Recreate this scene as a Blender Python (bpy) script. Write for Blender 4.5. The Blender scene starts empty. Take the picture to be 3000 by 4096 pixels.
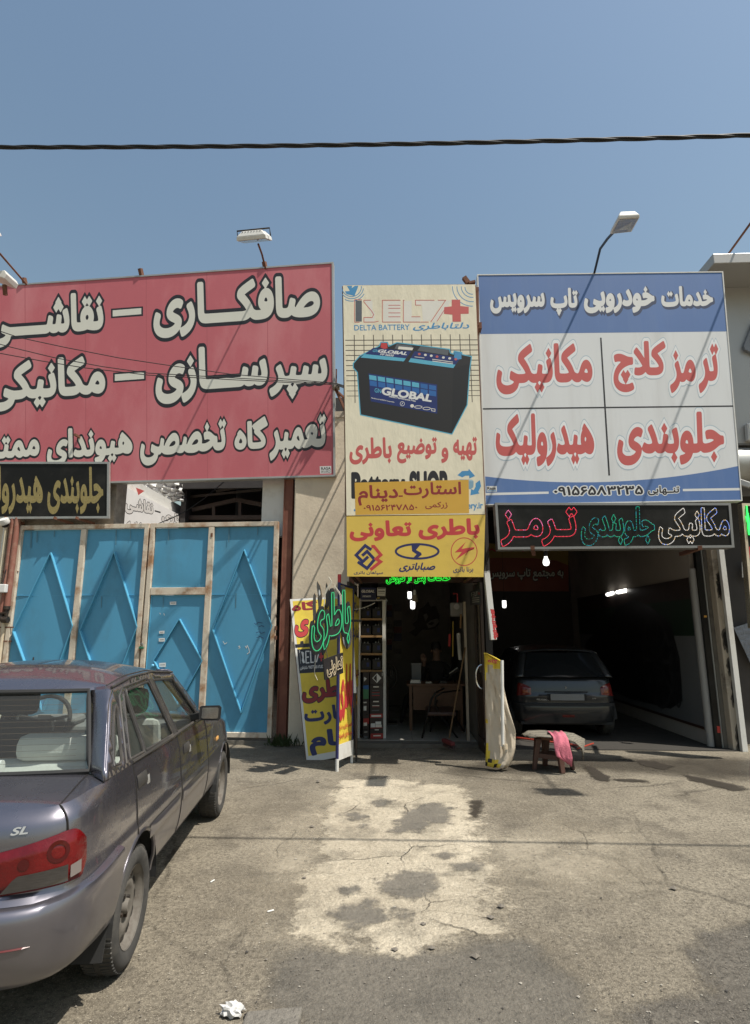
import bpy, bmesh, math, random
import numpy as np
from mathutils import Vector, Matrix
from mathutils.geometry import delaunay_2d_cdt

# ---------------------------------------------------------------- camera, light, exposure
SC = bpy.context.scene
COL = SC.collection
EYE = 1.62
PITCH, YAW, FPX = math.radians(11.5), math.radians(2.5), 2342.5      # focal length in source pixels (3000 x 4096)
cam_d = bpy.data.cameras.new('camera'); cam_d.sensor_fit = 'VERTICAL'; cam_d.sensor_height = 36.0
cam_d.lens = 36.0*FPX/4096; cam_d.clip_end = 2000; cam_d.clip_start = 0.05
cam = bpy.data.objects.new('camera', cam_d); COL.objects.link(cam)
cam.location = (0, 0, EYE); cam.rotation_euler = (math.pi/2+PITCH, 0, YAW)
SC.camera = cam

SUN = Vector((-0.46, 0.22, -1.0))
world = bpy.data.worlds.new('World'); SC.world = world; world.use_nodes = True
wn = world.node_tree.nodes; wl = world.node_tree.links
sky = wn.new('ShaderNodeTexSky'); sky.sky_type = 'NISHITA'; sky.sun_disc = False
sky.sun_elevation = math.asin(1.0/SUN.length); sky.sun_rotation = math.atan2(-SUN.x, -SUN.y)
sky.altitude = 0; sky.air_density = 2.2; sky.dust_density = 2.2; sky.ozone_density = 3.2
bg = wn['Background']; bg.inputs['Strength'].default_value = 0.086
wl.new(sky.outputs[0], bg.inputs['Color'])
sun_d = bpy.data.lights.new('sun', 'SUN'); sun_d.energy = 4.6; sun_d.angle = math.radians(0.53); sun_d.color = (1, 0.95, 0.86)
sun = bpy.data.objects.new('sun', sun_d); COL.objects.link(sun)
sun.rotation_euler = SUN.to_track_quat('-Z', 'Y').to_euler(); sun.location = (20, -4, 40)
SC.view_settings.view_transform = 'Standard'; SC.view_settings.look = 'None'
SC.view_settings.exposure = 0.33; SC.view_settings.gamma = 1
SC.cycles.max_bounces = 8; SC.cycles.transparent_max_bounces = 12
random.seed(4); RNG = np.random.default_rng(4)

# ---------------------------------------------------------------- helpers: survey of the photograph
ZONES = {  # name: origin x, origin y, source pixels per reading
    'S': (0, 0, 1), 'D': (0, 0, 1/0.55067),
    '1': (0, 950, .8475), '2': (1300, 1050, .576), '3': (1850, 1000, .6961), '4': (0, 1850, .7264),
    '5': (1100, 2200, .6053), '6': (1850, 2100, .6961), '7': (0, 2600, .6659), '8': (1000, 2900, 1.2107),
    'A': (1100, 2250, .3988), 'B': (1430, 2300, .3325), 'C': (2600, 900, .6202), 'P': (0, 2050, .3102),
    'G': (2650, 2050, .4654)}
_cp, _sp, _cy, _sy = math.cos(PITCH), math.sin(PITCH), math.cos(YAW), math.sin(YAW)
def ray(zone, x, y):
    ox, oy, k = ZONES[zone]
    a, b = (ox+x*k-1500)/FPX, -(oy+y*k-2048)/FPX
    fy = _cp-b*_sp
    return np.array((a*_cy-fy*_sy, a*_sy+fy*_cy, _sp+b*_cp))
EYEP = np.array((0, 0, EYE))
class Plane:
    def __init__(s, p, n):
        s.p = np.array(p, float); s.n = np.array(n, float); s.n /= np.linalg.norm(s.n)
        s.u = np.array((-s.n[1], s.n[0], 0.)); s.u /= np.linalg.norm(s.u)
    def hit(s, zone, x, y, off=0.):
        r = ray(zone, x, y); t = np.dot(s.p-EYEP, s.n)/np.dot(r, s.n)
        return EYEP+t*r+s.n*off
    def az(s, zone, x, y):
        h = s.hit(zone, x, y); return float(np.dot(h-s.p, s.u)), float(h[2])
    def at(s, a, z, off=0.):
        q = s.p+s.u*a+s.n*off; return np.array((q[0], q[1], z))
def YP(Y): return Plane((0, Y, 0), (0, -1, 0))
def three(a, b, c):
    n = np.cross(np.array(b)-a, np.array(c)-a)
    if np.dot(n, EYEP-a) < 0: n = -n
    return Plane(a, n)
def G(zone, x, y, z=0.):
    r = ray(zone, x, y); t = (z-EYE)/r[2]; return EYEP+t*r
LEFT = Plane((-1.1, 8.88, 0), (-.045, -1, 0))          # the front of the workshop with the gate

# ---------------------------------------------------------------- helpers: meshes and things
WL = {}
def tag(o, label, cat, group=None):
    o['label'] = label; o['category'] = cat
    if group: o['group'] = group
    return o
def thing(name, label, cat, loc=(0, 0, 0), rot=0., group=None, local=False):
    o = bpy.data.objects.new(name, None); COL.objects.link(o); o.location = [float(v) for v in loc]; o.rotation_euler = (0, 0, rot)
    o.empty_display_size = .1
    WL[o.name] = np.zeros(3) if local else np.array(loc, float)
    return tag(o, label, cat, group)
def struct(o): o['kind'] = 'structure'; return o

class MB:
    def __init__(s): s.v = []; s.f = []; s.m = []
    def add(s, v, f, m=0):
        n = len(s.v); s.v += [tuple(map(float, p)) for p in v]
        s.f += [tuple(n+i for i in q) for q in f]; s.m += [m]*len(f); return s
    def box(s, x0, x1, y0, y1, z0, z1, m=0):
        v = [(x, y, z) for x in (x0, x1) for y in (y0, y1) for z in (z0, z1)]
        return s.add(v, [(0, 1, 3, 2), (4, 6, 7, 5), (0, 4, 5, 1), (2, 3, 7, 6), (0, 2, 6, 4), (1, 5, 7, 3)], m)
    def hexa(s, front, back, m=0):
        """two quads joined to a solid"""
        return s.add(list(front)+list(back), [(0, 1, 2, 3), (7, 6, 5, 4), (0, 4, 5, 1), (1, 5, 6, 2), (2, 6, 7, 3), (3, 7, 4, 0)], m)
    def bar(s, a, b, w, d=None, up=(0, 0, 1), m=0):
        a, b = np.array(a, float), np.array(b, float); d = w if d is None else d
        t = b-a; t /= np.linalg.norm(t); up = np.array(up, float)
        if abs(np.dot(t, up)) > .98: up = np.array((0, 1., 0))
        x = np.cross(t, up); x /= np.linalg.norm(x); y = np.cross(x, t)
        q = [x*w/2*i+y*d/2*j for i, j in ((-1, -1), (1, -1), (1, 1), (-1, 1))]
        return s.hexa([a+k for k in q], [b+k for k in q], m)
    def fbox(s, pl, a0, a1, z0, z1, d0, d1, m=0):
        fr = [pl.at(a, z, d1) for a, z in ((a0, z0), (a1, z0), (a1, z1), (a0, z1))]
        bk = [pl.at(a, z, d0) for a, z in ((a0, z0), (a1, z0), (a1, z1), (a0, z1))]
        return s.hexa(fr, bk, m)
    def tube(s, path, r, n=8, closed=False, m=0, caps=True):
        P_ = [np.array(p, float) for p in path]; k = len(P_); rr = r if hasattr(r, '__len__') else [r]*k
        rings = []; up = None
        for i in range(k):
            a, b = (P_[i-1] if i or closed else P_[i]), (P_[(i+1) % k] if i < k-1 or closed else P_[i])
            t = b-a; t /= (np.linalg.norm(t)+1e-12)
            if up is None: up = np.array((0, 0, 1.)) if abs(t[2]) < .9 else np.array((0, 1., 0))
            x = np.cross(t, up); x /= (np.linalg.norm(x)+1e-12); up = np.cross(x, t)
            rings.append([P_[i]+rr[i]*(math.cos(2*math.pi*j/n)*x+math.sin(2*math.pi*j/n)*up) for j in range(n)])
        v = [p for g in rings for p in g]; f = []
        for i in range(k if closed else k-1):
            i2 = (i+1) % k
            f += [(i*n+j, i*n+(j+1) % n, i2*n+(j+1) % n, i2*n+j) for j in range(n)]
        if caps and not closed: f += [tuple(range(n)), tuple(range((k-1)*n, k*n))[::-1]]
        return s.add(v, f, m)
    def lathe(s, prof, c, axis=(0, 0, 1), n=24, m=0, a0=0., a1=2*math.pi):
        ax = np.array(axis, float); ax /= np.linalg.norm(ax); t = np.array((1., 0, 0)) if abs(ax[0]) < .9 else np.array((0, 1., 0))
        x = np.cross(ax, t); x /= np.linalg.norm(x); y = np.cross(ax, x); c = np.array(c, float)
        full = abs(a1-a0-2*math.pi) < 1e-6; k = n if full else n+1
        v = [c+ax*h+r*(math.cos(a0+(a1-a0)*j/n)*x+math.sin(a0+(a1-a0)*j/n)*y) for r, h in prof for j in range(k)]
        f = [(i*k+j, i*k+(j+1) % k, (i+1)*k+(j+1) % k, (i+1)*k+j) for i in range(len(prof)-1) for j in range(n)]
        return s.add(v, f, m)
    def grid(s, P_, m=0, flip=False):
        """P_: rows x cols x 3"""
        R_, C_ = len(P_), len(P_[0]); v = [p for r in P_ for p in r]
        f = [(i*C_+j, i*C_+j+1, (i+1)*C_+j+1, (i+1)*C_+j) for i in range(R_-1) for j in range(C_-1)]
        return s.add(v, [q[::-1] for q in f] if flip else f, m)
    def build(s, name, mats, parent=None, smooth=False, bevel=0., clean=False, solid=0.):
        mats = mats if isinstance(mats, (list, tuple)) else [mats]
        off = WL.get(parent.name, np.zeros(3)) if parent else np.zeros(3)
        me = bpy.data.meshes.new(name); me.from_pydata([tuple(np.array(p)-off) for p in s.v], [], s.f)
        for mt in mats: me.materials.append(mt)
        me.polygons.foreach_set('material_index', s.m)
        if clean or smooth:
            bm = bmesh.new(); bm.from_mesh(me)
            bmesh.ops.remove_doubles(bm, verts=bm.verts, dist=1e-5)
            bmesh.ops.dissolve_degenerate(bm, edges=bm.edges, dist=1e-6)
            bmesh.ops.recalc_face_normals(bm, faces=bm.faces); bm.to_mesh(me); bm.free()
        me.update()
        if smooth:
            me.shade_smooth(); me.set_sharp_from_angle(angle=math.radians(38 if smooth is True else smooth))
        o = bpy.data.objects.new(name, me); COL.objects.link(o)
        if parent:
            o.parent = parent; WL[o.name] = off
        else: WL[o.name] = np.zeros(3)
        if bevel:
            b = o.modifiers.new('bevel', 'BEVEL'); b.width = bevel; b.segments = 2; b.limit_method = 'ANGLE'; b.angle_limit = math.radians(40)
        if solid:
            b = o.modifiers.new('solid', 'SOLIDIFY'); b.thickness = solid; b.offset = 0
        return o

def dup(root, loc, rot=None, label=None):
    r = root.copy(); COL.objects.link(r); r.location = [float(v) for v in loc]
    if rot is not None: r.rotation_euler = (0, 0, rot)
    if label: r['label'] = label
    for ch in list(root.children):
        c = ch.copy(); COL.objects.link(c); c.parent = r
        for g in ch.children:
            d = g.copy(); COL.objects.link(d); d.parent = c
    return r

def quad3(zone, pts, pl, off=0.):
    """four readings TL TR BR BL; pl is a plane or one plane per corner"""
    pls = pl if isinstance(pl, (list, tuple)) else [pl]*4
    return [q.hit(zone, x, y, off) for (x, y), q in zip(pts, pls)]
def bil(q, s, t):
    TL, TR, BR, BL = q
    return (TL*(1-s)+TR*s)*t + (BL*(1-s)+BR*s)*(1-t)
def qnorm(q):
    n = np.cross(q[1]-q[3], q[0]-q[2]); n /= np.linalg.norm(n)
    return n if np.dot(n, EYEP-q[0]) > 0 else -n
def frame_of(mb, q, n, w, d0, d1, m=0, inside=True):
    """mitred frame round a quad"""
    c = sum(q)/4
    e = [(q[1]-q[0])/np.linalg.norm(q[1]-q[0]), (q[2]-q[1])/np.linalg.norm(q[2]-q[1]), (q[3]-q[2])/np.linalg.norm(q[3]-q[2]), (q[0]-q[3])/np.linalg.norm(q[0]-q[3])]
    sg = 1 if inside else -1
    inn = [q[i]+sg*w*(e[i]-e[i-1]) for i in range(4)]
    for i in range(4):
        j = (i+1) % 4
        quad = [q[i], q[j], inn[j], inn[i]]
        mb.hexa([p+n*d1 for p in quad], [p+n*d0 for p in quad], m)
# ---------------------------------------------------------------- lettering
import unicodedata
FORMS = {}
for _code in list(range(0xFB50, 0xFC00)) + list(range(0xFE70, 0xFEFF)):
    _p = unicodedata.decomposition(chr(_code)).split()
    if len(_p) == 2 and _p[0] in ('<isolated>', '<final>', '<initial>', '<medial>'):
        FORMS.setdefault(chr(int(_p[1], 16)), {})[_p[0][1:4]] = chr(_code)
    elif len(_p) == 3 and _p[0] in ('<isolated>', '<final>'):
        FORMS.setdefault(chr(int(_p[1], 16)) + chr(int(_p[2], 16)), {})[_p[0][1:4]] = chr(_code)

def shape(s):
    """joined Persian letter forms, laid left to right"""
    toks, i = [], 0
    while i < len(s):
        n = 2 if s[i:i+2] == 'لا' else 1
        toks.append(s[i:i+n]); i += n
    dual = lambda c: c == 'ـ' or (c in FORMS and 'ini' in FORMS[c])
    back = lambda c: c == 'ـ' or (c in FORMS and 'fin' in FORMS[c])
    out = []
    for k, c in enumerate(toks):
        if c not in FORMS: out.append(c); continue
        pj = k > 0 and dual(toks[k-1]) and back(c)
        nj = k+1 < len(toks) and dual(c) and back(toks[k+1])
        out.append(FORMS[c].get('med' if pj and nj else 'fin' if pj else 'ini' if nj else 'iso', FORMS[c].get('iso')))
    out.reverse()
    t = ''.join(out)
    # digit runs read left to right
    res, run = [], []
    for ch in t:
        if ch in '۰۱۲۳۴۵۶۷۸۹': run.append(ch)
        else:
            res += run[::-1]; run = []; res.append(ch)
    return ''.join(res + run[::-1])

_OUT = {}
def outline(txt):
    if txt in _OUT: return _OUT[txt]
    cu = bpy.data.curves.new('tmp', 'FONT'); cu.body = shape(txt) if any('\u0600' <= c <= '\u06ff' for c in txt) else txt
    ob = bpy.data.objects.new('tmp', cu); bpy.context.scene.collection.objects.link(ob)
    dg = bpy.context.evaluated_depsgraph_get(); dg.update()
    ev = ob.evaluated_get(dg); cv = ev.to_curve(dg)
    polys = []
    for sp in cv.splines:
        pts = []
        if sp.type == 'BEZIER':
            n = len(sp.bezier_points)
            for i in range(n):
                a, b = sp.bezier_points[i], sp.bezier_points[(i+1) % n]
                p0, p1, p2, p3 = [np.array(v[:2]) for v in (a.co, a.handle_right, b.handle_left, b.co)]
                L = np.linalg.norm(p3-p0)
                straight = abs(np.cross(p3-p0, p1-p0)) + abs(np.cross(p3-p0, p2-p0)) < 1e-5*max(L, 1e-3)
                m = 1 if straight else 6
                for k in range(m):
                    t = k/m
                    pts.append((1-t)**3*p0 + 3*t*(1-t)**2*p1 + 3*t*t*(1-t)*p2 + t**3*p3)
        else:
            pts = [np.array(p.co[:2]) for p in sp.points]
        if len(pts) > 2: polys.append(np.array(pts))
    ev.to_curve_clear()
    bpy.data.objects.remove(ob); bpy.data.curves.remove(cu)
    _OUT[txt] = polys
    return polys

def sdf_of(polys, h, R, ky=1.0):
    """signed distance grid of a set of closed polygons (non-zero winding); ky stretches the y metric"""
    allp = np.concatenate(polys)
    x0, y0 = allp.min(0) - R - 3*h; x1, y1 = allp.max(0) + R/ky*1.6 + 3*h
    y0 -= R*0.6
    W, Hh = int((x1-x0)/h)+2, int((y1-y0)/h)+2
    D = np.full((Hh, W), R); wind = np.zeros((Hh, W+1))
    for P_ in polys:
        Q = np.roll(P_, -1, axis=0)
        for (ax, ay), (bx, by) in zip(P_, Q):
            # winding
            if ay != by:
                lo, hi = min(ay, by), max(ay, by)
                r0, r1 = int(math.ceil((lo-y0)/h)), int(math.ceil((hi-y0)/h))
                if r1 > r0:
                    rr = np.arange(r0, r1); yy = y0 + rr*h
                    cc = np.ceil((ax + (yy-ay)/(by-ay)*(bx-ax) - x0)/h).astype(int)
                    np.add.at(wind, (rr, np.clip(cc, 0, W)), 1 if by > ay else -1)
            i0, i1 = max(0, int((min(ax, bx)-R-x0)/h)), min(W, int((max(ax, bx)+R-x0)/h)+2)
            j0, j1 = max(0, int((min(ay, by)-R/ky*1.3-y0)/h)), min(Hh, int((max(ay, by)+R/ky*1.3-y0)/h)+2)
            X = x0 + np.arange(i0, i1)*h; Y = (y0 + np.arange(j0, j1)*h)[:, None]
            dx, dy = bx-ax, (by-ay)*ky; LL = dx*dx+dy*dy
            px, py = X-ax, (Y-ay)*ky
            t = np.clip((px*dx+py*dy)/LL, 0, 1) if LL > 1e-14 else 0
            d = np.sqrt((px-t*dx)**2 + (py-t*dy)**2)
            np.minimum(D[j0:j1, i0:i1], d, out=D[j0:j1, i0:i1])
    ins = np.cumsum(wind, axis=1)[:, :W] != 0
    return np.where(ins, -D, D), x0, y0

_FLD = {}
def field(txt, bold=0.05, ky=0.8, dot=0.105, shear=0.0, h=0.017, R=0.26, sq=1.0):
    key = (txt, bold, ky, dot, shear, h)
    if key in _FLD: return _FLD[key]
    polys = [p.copy() for p in outline(txt)]
    for p in polys: p[:, 0] += shear*p[:, 1]
    area = lambda p: 0.5*np.sum(p[:, 0]*np.roll(p[:, 1], -1)-np.roll(p[:, 0], -1)*p[:, 1])
    big = max(polys, key=lambda p: abs(area(p))); sg = np.sign(area(big))
    dots, rest = [], []
    for p in polys:
        ext = p.max(0)-p.min(0)
        if dot and max(ext) < 0.17 and min(ext) > 0.05 and np.sign(area(p)) == sg and abs(area(p)) > 0.55*ext[0]*ext[1]: dots.append((p.max(0)+p.min(0))/2)
        else: rest.append(p)
    # keep the frame big enough for the dots
    guard = [np.array([c+[-.01, -.01], c+[.01, -.01], c+[0, .01]]) for c in dots]
    phi, x0, y0 = sdf_of(rest + guard, h, R, ky)
    phi = phi - bold
    if dots:
        X = x0 + np.arange(phi.shape[1])*h; Y = (y0 + np.arange(phi.shape[0])*h)[:, None]
        for c in dots:
            d = (np.abs(X-c[0])/0.92 + np.abs(Y-c[1])/1.12 - dot)*0.72
            phi = np.minimum(phi, d)
    _FLD[key] = (phi, x0, y0, h)
    return _FLD[key]

def fill(F, level=0.0, lo=None):
    """flat polygons of {phi<level} (and phi>lo if given): verts (n,2), faces"""
    phi, x0, y0, h = F
    f = phi - level
    if lo is not None: f = np.maximum(f, lo - phi)
    f = np.where(np.abs(f) < 1e-9, 1e-9, f)
    ins = f < 0
    Hh, W = f.shape
    verts, faces, idx = [], [], {}
    def vid(k, x, y):
        if k not in idx: idx[k] = len(verts); verts.append((x, y))
        return idx[k]
    def gv(j, i): return vid((0, j, i), x0+i*h, y0+j*h)
    def ev(j, i, d):
        a = f[j, i]; b = f[j, i+1] if d == 0 else f[j+1, i]
        t = a/(a-b)
        return vid((1+d, j, i), x0+(i+(t if d == 0 else 0))*h, y0+(j+(t if d == 1 else 0))*h)
    c = ins[:-1, :-1].astype(int) + ins[:-1, 1:] + ins[1:, :-1] + ins[1:, 1:]
    full = c == 4
    for j in range(Hh-1):
        row = np.flatnonzero(full[j])
        if len(row):
            br = np.flatnonzero(np.diff(row) > 1)
            for a, b in zip(np.r_[row[0], row[br+1]], np.r_[row[br], row[-1]]):
                faces.append((gv(j, a), gv(j, b+1), gv(j+1, b+1), gv(j+1, a)))
    js, is_ = np.nonzero((c > 0) & (c < 4))
    for j, i in zip(js.tolist(), is_.tolist()):
        A, B, C_, D = ins[j, i], ins[j, i+1], ins[j+1, i+1], ins[j+1, i]
        ring = []
        if A: ring.append(gv(j, i))
        if A != B: ring.append(ev(j, i, 0))
        if B: ring.append(gv(j, i+1))
        if B != C_: ring.append(ev(j, i+1, 1))
        if C_: ring.append(gv(j+1, i+1))
        if C_ != D: ring.append(ev(j+1, i, 0))
        if D: ring.append(gv(j+1, i))
        if D != A: ring.append(ev(j, i, 1))
        if len(ring) >= 3: faces.append(tuple(ring))
    return np.array(verts), faces

def contours(F, level=0.0):
    """closed polylines of phi=level"""
    phi, x0, y0, h = F
    f = phi - level; f = np.where(np.abs(f) < 1e-9, 1e-9, f); ins = f < 0
    adj, pos = {}, {}
    def ev(j, i, d):
        k = (d, j, i)
        if k not in pos:
            a = f[j, i]; b = f[j, i+1] if d == 0 else f[j+1, i]; t = a/(a-b)
            pos[k] = (x0+(i+(t if d == 0 else 0))*h, y0+(j+(t if d == 1 else 0))*h)
        return k
    c = ins[:-1, :-1].astype(int) + ins[:-1, 1:] + ins[1:, :-1] + ins[1:, 1:]
    js, is_ = np.nonzero((c > 0) & (c < 4))
    for j, i in zip(js.tolist(), is_.tolist()):
        A, B, C_, D = ins[j, i], ins[j, i+1], ins[j+1, i+1], ins[j+1, i]
        e = []
        if A != B: e.append(ev(j, i, 0))
        if B != C_: e.append(ev(j, i+1, 1))
        if C_ != D: e.append(ev(j+1, i, 0))
        if D != A: e.append(ev(j, i, 1))
        for a, b in zip(e[::2], e[1::2]):
            adj.setdefault(a, []).append(b); adj.setdefault(b, []).append(a)
    out, seen = [], set()
    for s in adj:
        if s in seen: continue
        path, prev, cur = [], None, s
        while cur is not None and cur not in seen:
            seen.add(cur); path.append(pos[cur])
            nx = [k for k in adj[cur] if k != prev and k not in seen]
            prev, cur = cur, (nx[0] if nx else None)
        if len(path) > 5: out.append(np.array(path))
    return out
# ---------------------------------------------------------------- placing print on signs
INK = .14                                                       # print lies this close to its ground
def bbox0(F):
    phi, x0, y0, h = F
    js, is_ = np.nonzero(phi < 0)
    return x0+is_.min()*h, y0+js.min()*h, x0+is_.max()*h, y0+js.max()*h
def text(txt, zone, pts, pl, layers, parent, off=.004, name='lettering', shift=(0, 0), **kw):
    """layers: list of (material, level, extra offset[, name]); the ink of level 0 fills the quad"""
    F = field(txt, **kw); bx0, by0, bx1, by1 = bbox0(F)
    q = quad3(zone, pts, pl) if zone else pts
    n = qnorm(q); out = []
    for L in layers:
        mat, lev, eo = L[:3]; sh = L[4] if len(L) > 4 else (0, 0)
        v, f = fill(F, lev)
        S_, T_ = (v[:, 0]-bx0)/(bx1-bx0)+sh[0], (v[:, 1]-by0)/(by1-by0)+sh[1]
        P_ = [bil(q, s, t)+n*((off+eo)*INK) for s, t in zip(S_, T_)]
        mb = MB(); mb.add(P_, f); out.append(mb.build(L[3] if len(L) > 3 else name, mat, parent))
    return out
def text_lines(txt, zone, pts, pl, level=0., **kw):
    F = field(txt, **kw); bx0, by0, bx1, by1 = bbox0(F)
    q = quad3(zone, pts, pl) if zone else pts; n = qnorm(q); res = []
    for c in contours(F, level):
        res.append([bil(q, (x-bx0)/(bx1-bx0), (y-by0)/(by1-by0)) for x, y in c])
    return res, n
def resample(P_, step, closed=True):
    P_ = np.array(P_); Q_ = np.vstack([P_, P_[:1]]) if closed else P_
    d = np.r_[0, np.cumsum(np.linalg.norm(np.diff(Q_, axis=0), axis=1))]
    k = max(4, int(d[-1]/step)); t = np.linspace(0, d[-1], k, endpoint=not closed)
    return np.stack([np.interp(t, d, Q_[:, i]) for i in range(3)], 1)
class Print:
    """flat printed shapes on a plane, one mesh per colour"""
    def __init__(s, zone, pl, parent): s.z, s.pl, s.par, s.mbs = zone, pl, parent, {}
    def mb(s, mat, name, off):
        k = (mat.name, name, off)
        if k not in s.mbs: s.mbs[k] = (MB(), mat, name)
        return s.mbs[k][0]
    def poly(s, mat, pts, off=.003, name='print'):
        s.mb(mat, name, off).add([s.pl.hit(s.z, x, y, off*INK) for x, y in pts], [tuple(range(len(pts)))]); return s
    def stroke(s, mat, pts, w, off=.003, name='print', closed=False):
        P_ = np.array(pts, float); k = len(P_); L = []
        for i in range(k):
            a = P_[i-1] if (i or closed) else P_[i]; b = P_[(i+1) % k] if (i < k-1 or closed) else P_[i]; c = P_[i]
            d1 = c-a; d2 = b-c
            if not d1.any(): d1 = d2
            if not d2.any(): d2 = d1
            d1 = d1/np.linalg.norm(d1); d2 = d2/np.linalg.norm(d2)
            n1 = np.array((-d1[1], d1[0])); n2 = np.array((-d2[1], d2[0])); n = n1+n2; n /= max(np.linalg.norm(n), .3)
            n /= max(np.dot(n, n1), .4); L.append((c+n*w/2, c-n*w/2))
        mb = s.mb(mat, name, off)
        for i in range(k if closed else k-1):
            (a, b), (c, d) = L[i], L[(i+1) % k]
            mb.add([s.pl.hit(s.z, *p, off*INK) for p in (a, c, d, b)], [(0, 1, 2, 3)])
        return s
    def ring(s, mat, c, rx, ry, w, off=.003, a0=0, a1=360, name='print', n=40):
        pts = [(c[0]+rx*math.cos(math.radians(a0+(a1-a0)*i/n)), c[1]+ry*math.sin(math.radians(a0+(a1-a0)*i/n))) for i in range(n+1 if a1-a0 < 360 else n)]
        return s.stroke(mat, pts, w, off, name, closed=a1-a0 >= 360)
    def disc(s, mat, c, rx, ry, off=.003, name='print', n=24):
        return s.poly(mat, [(c[0]+rx*math.cos(2*math.pi*i/n), c[1]+ry*math.sin(2*math.pi*i/n)) for i in range(n)], off, name)
    def done(s):
        return [mb.build(nm, mat, s.par) for mb, mat, nm in s.mbs.values()]

# ---------------------------------------------------------------- materials
MATS = {}
def pm(name, col, rough=.6, metal=0., var=.12, scale=3., bump=0., bscale=40., dirt=None, damt=.4, dscale=2., coat=0., spec=.5, stretch=(1, 1, 1), trans=0., dlo=.5):
    """principled material with uneven tone, optional dirt patches and fine relief"""
    if name in MATS: return MATS[name]
    m = bpy.data.materials.new(name); m.use_nodes = True; nt = m.node_tree; N, L = nt.nodes, nt.links
    b = N['Principled BSDF']; b.inputs['Roughness'].default_value = rough; b.inputs['Metallic'].default_value = metal
    b.inputs['Specular IOR Level'].default_value = spec
    if coat: b.inputs['Coat Weight'].default_value = coat; b.inputs['Coat Roughness'].default_value = .08
    tc = N.new('ShaderNodeTexCoord'); mp = N.new('ShaderNodeMapping'); mp.inputs['Scale'].default_value = stretch
    L.new(tc.outputs['Object'], mp.inputs[0])
    def noise(sc, det=6, ro=.6):
        n = N.new('ShaderNodeTexNoise'); n.inputs['Scale'].default_value = sc; n.inputs['Detail'].default_value = det; n.inputs['Roughness'].default_value = ro
        L.new(mp.outputs[0], n.inputs['Vector']); return n
    c = tuple(col)+(1,)
    n1 = noise(scale)
    mx = N.new('ShaderNodeMix'); mx.data_type = 'RGBA'
    mx.inputs[6].default_value = tuple(max(0, v*(1-var)) for v in col)+(1,); mx.inputs[7].default_value = tuple(min(1, v*(1+var)) for v in col)+(1,)
    L.new(n1.outputs['Fac'], mx.inputs[0]); out = mx.outputs[2]
    if dirt:
        n2 = noise(dscale, 8, .65); rp = N.new('ShaderNodeMapRange'); rp.inputs[1].default_value = dlo; rp.inputs[2].default_value = dlo+.18
        rp.inputs[3].default_value = 0; rp.inputs[4].default_value = damt
        L.new(n2.outputs['Fac'], rp.inputs[0])
        m2 = N.new('ShaderNodeMix'); m2.data_type = 'RGBA'; L.new(rp.outputs[0], m2.inputs[0]); L.new(out, m2.inputs[6]); m2.inputs[7].default_value = tuple(dirt)+(1,)
        out = m2.outputs[2]
        r2 = N.new('ShaderNodeMapRange'); r2.inputs[3].default_value = rough; r2.inputs[4].default_value = min(1, rough+.35); L.new(rp.outputs[0], r2.inputs[0]); L.new(r2.outputs[0], b.inputs['Roughness'])
    L.new(out, b.inputs['Base Color'])
    if bump:
        n3 = noise(bscale, 5, .6); bp = N.new('ShaderNodeBump'); bp.inputs['Strength'].default_value = bump; bp.inputs['Distance'].default_value = .02
        L.new(n3.outputs['Fac'], bp.inputs['Height']); L.new(bp.outputs[0], b.inputs['Normal'])
    if trans:
        tr = N.new('ShaderNodeBsdfTransparent'); ms = N.new('ShaderNodeMixShader'); ms.inputs[0].default_value = trans
        L.new(b.outputs[0], ms.inputs[1]); L.new(tr.outputs[0], ms.inputs[2]); L.new(ms.outputs[0], N['Material Output'].inputs[0])
    MATS[name] = m; return m
def em(name, col, strength):
    if name in MATS: return MATS[name]
    m = bpy.data.materials.new(name); m.use_nodes = True; b = m.node_tree.nodes['Principled BSDF']
    b.inputs['Base Color'].default_value = tuple(.3*c for c in col)+(1,); b.inputs['Emission Color'].default_value = tuple(col)+(1,); b.inputs['Emission Strength'].default_value = strength
    MATS[name] = m; return m
def glass(name, tint=(.75, .82, .8), refl=.75, ior=1.5):
    m = bpy.data.materials.new(name); m.use_nodes = True; nt = m.node_tree; N, L = nt.nodes, nt.links
    N.remove(N['Principled BSDF'])
    t = N.new('ShaderNodeBsdfTransparent'); t.inputs[0].default_value = tuple(tint)+(1,)
    g = N.new('ShaderNodeBsdfGlossy'); g.inputs['Roughness'].default_value = .03; g.inputs[0].default_value = (refl, refl, refl, 1)
    fr = N.new('ShaderNodeFresnel'); ge = N.new('ShaderNodeNewGeometry'); mr = N.new('ShaderNodeMapRange'); mr.inputs[3].default_value = ior; mr.inputs[4].default_value = 1/ior; L.new(ge.outputs['Backfacing'], mr.inputs[0]); L.new(mr.outputs[0], fr.inputs[0])
    dd = N.new('ShaderNodeBsdfDiffuse'); dd.inputs[0].default_value = (.5, .47, .4, 1)
    ms0 = N.new('ShaderNodeMixShader'); ms0.inputs[0].default_value = .05; L.new(t.outputs[0], ms0.inputs[1]); L.new(dd.outputs[0], ms0.inputs[2])
    ms = N.new('ShaderNodeMixShader'); L.new(fr.outputs[0], ms.inputs[0]); L.new(ms0.outputs[0], ms.inputs[1]); L.new(g.outputs[0], ms.inputs[2])
    L.new(ms.outputs[0], N['Material Output'].inputs[0]); MATS[name] = m; return m

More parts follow.
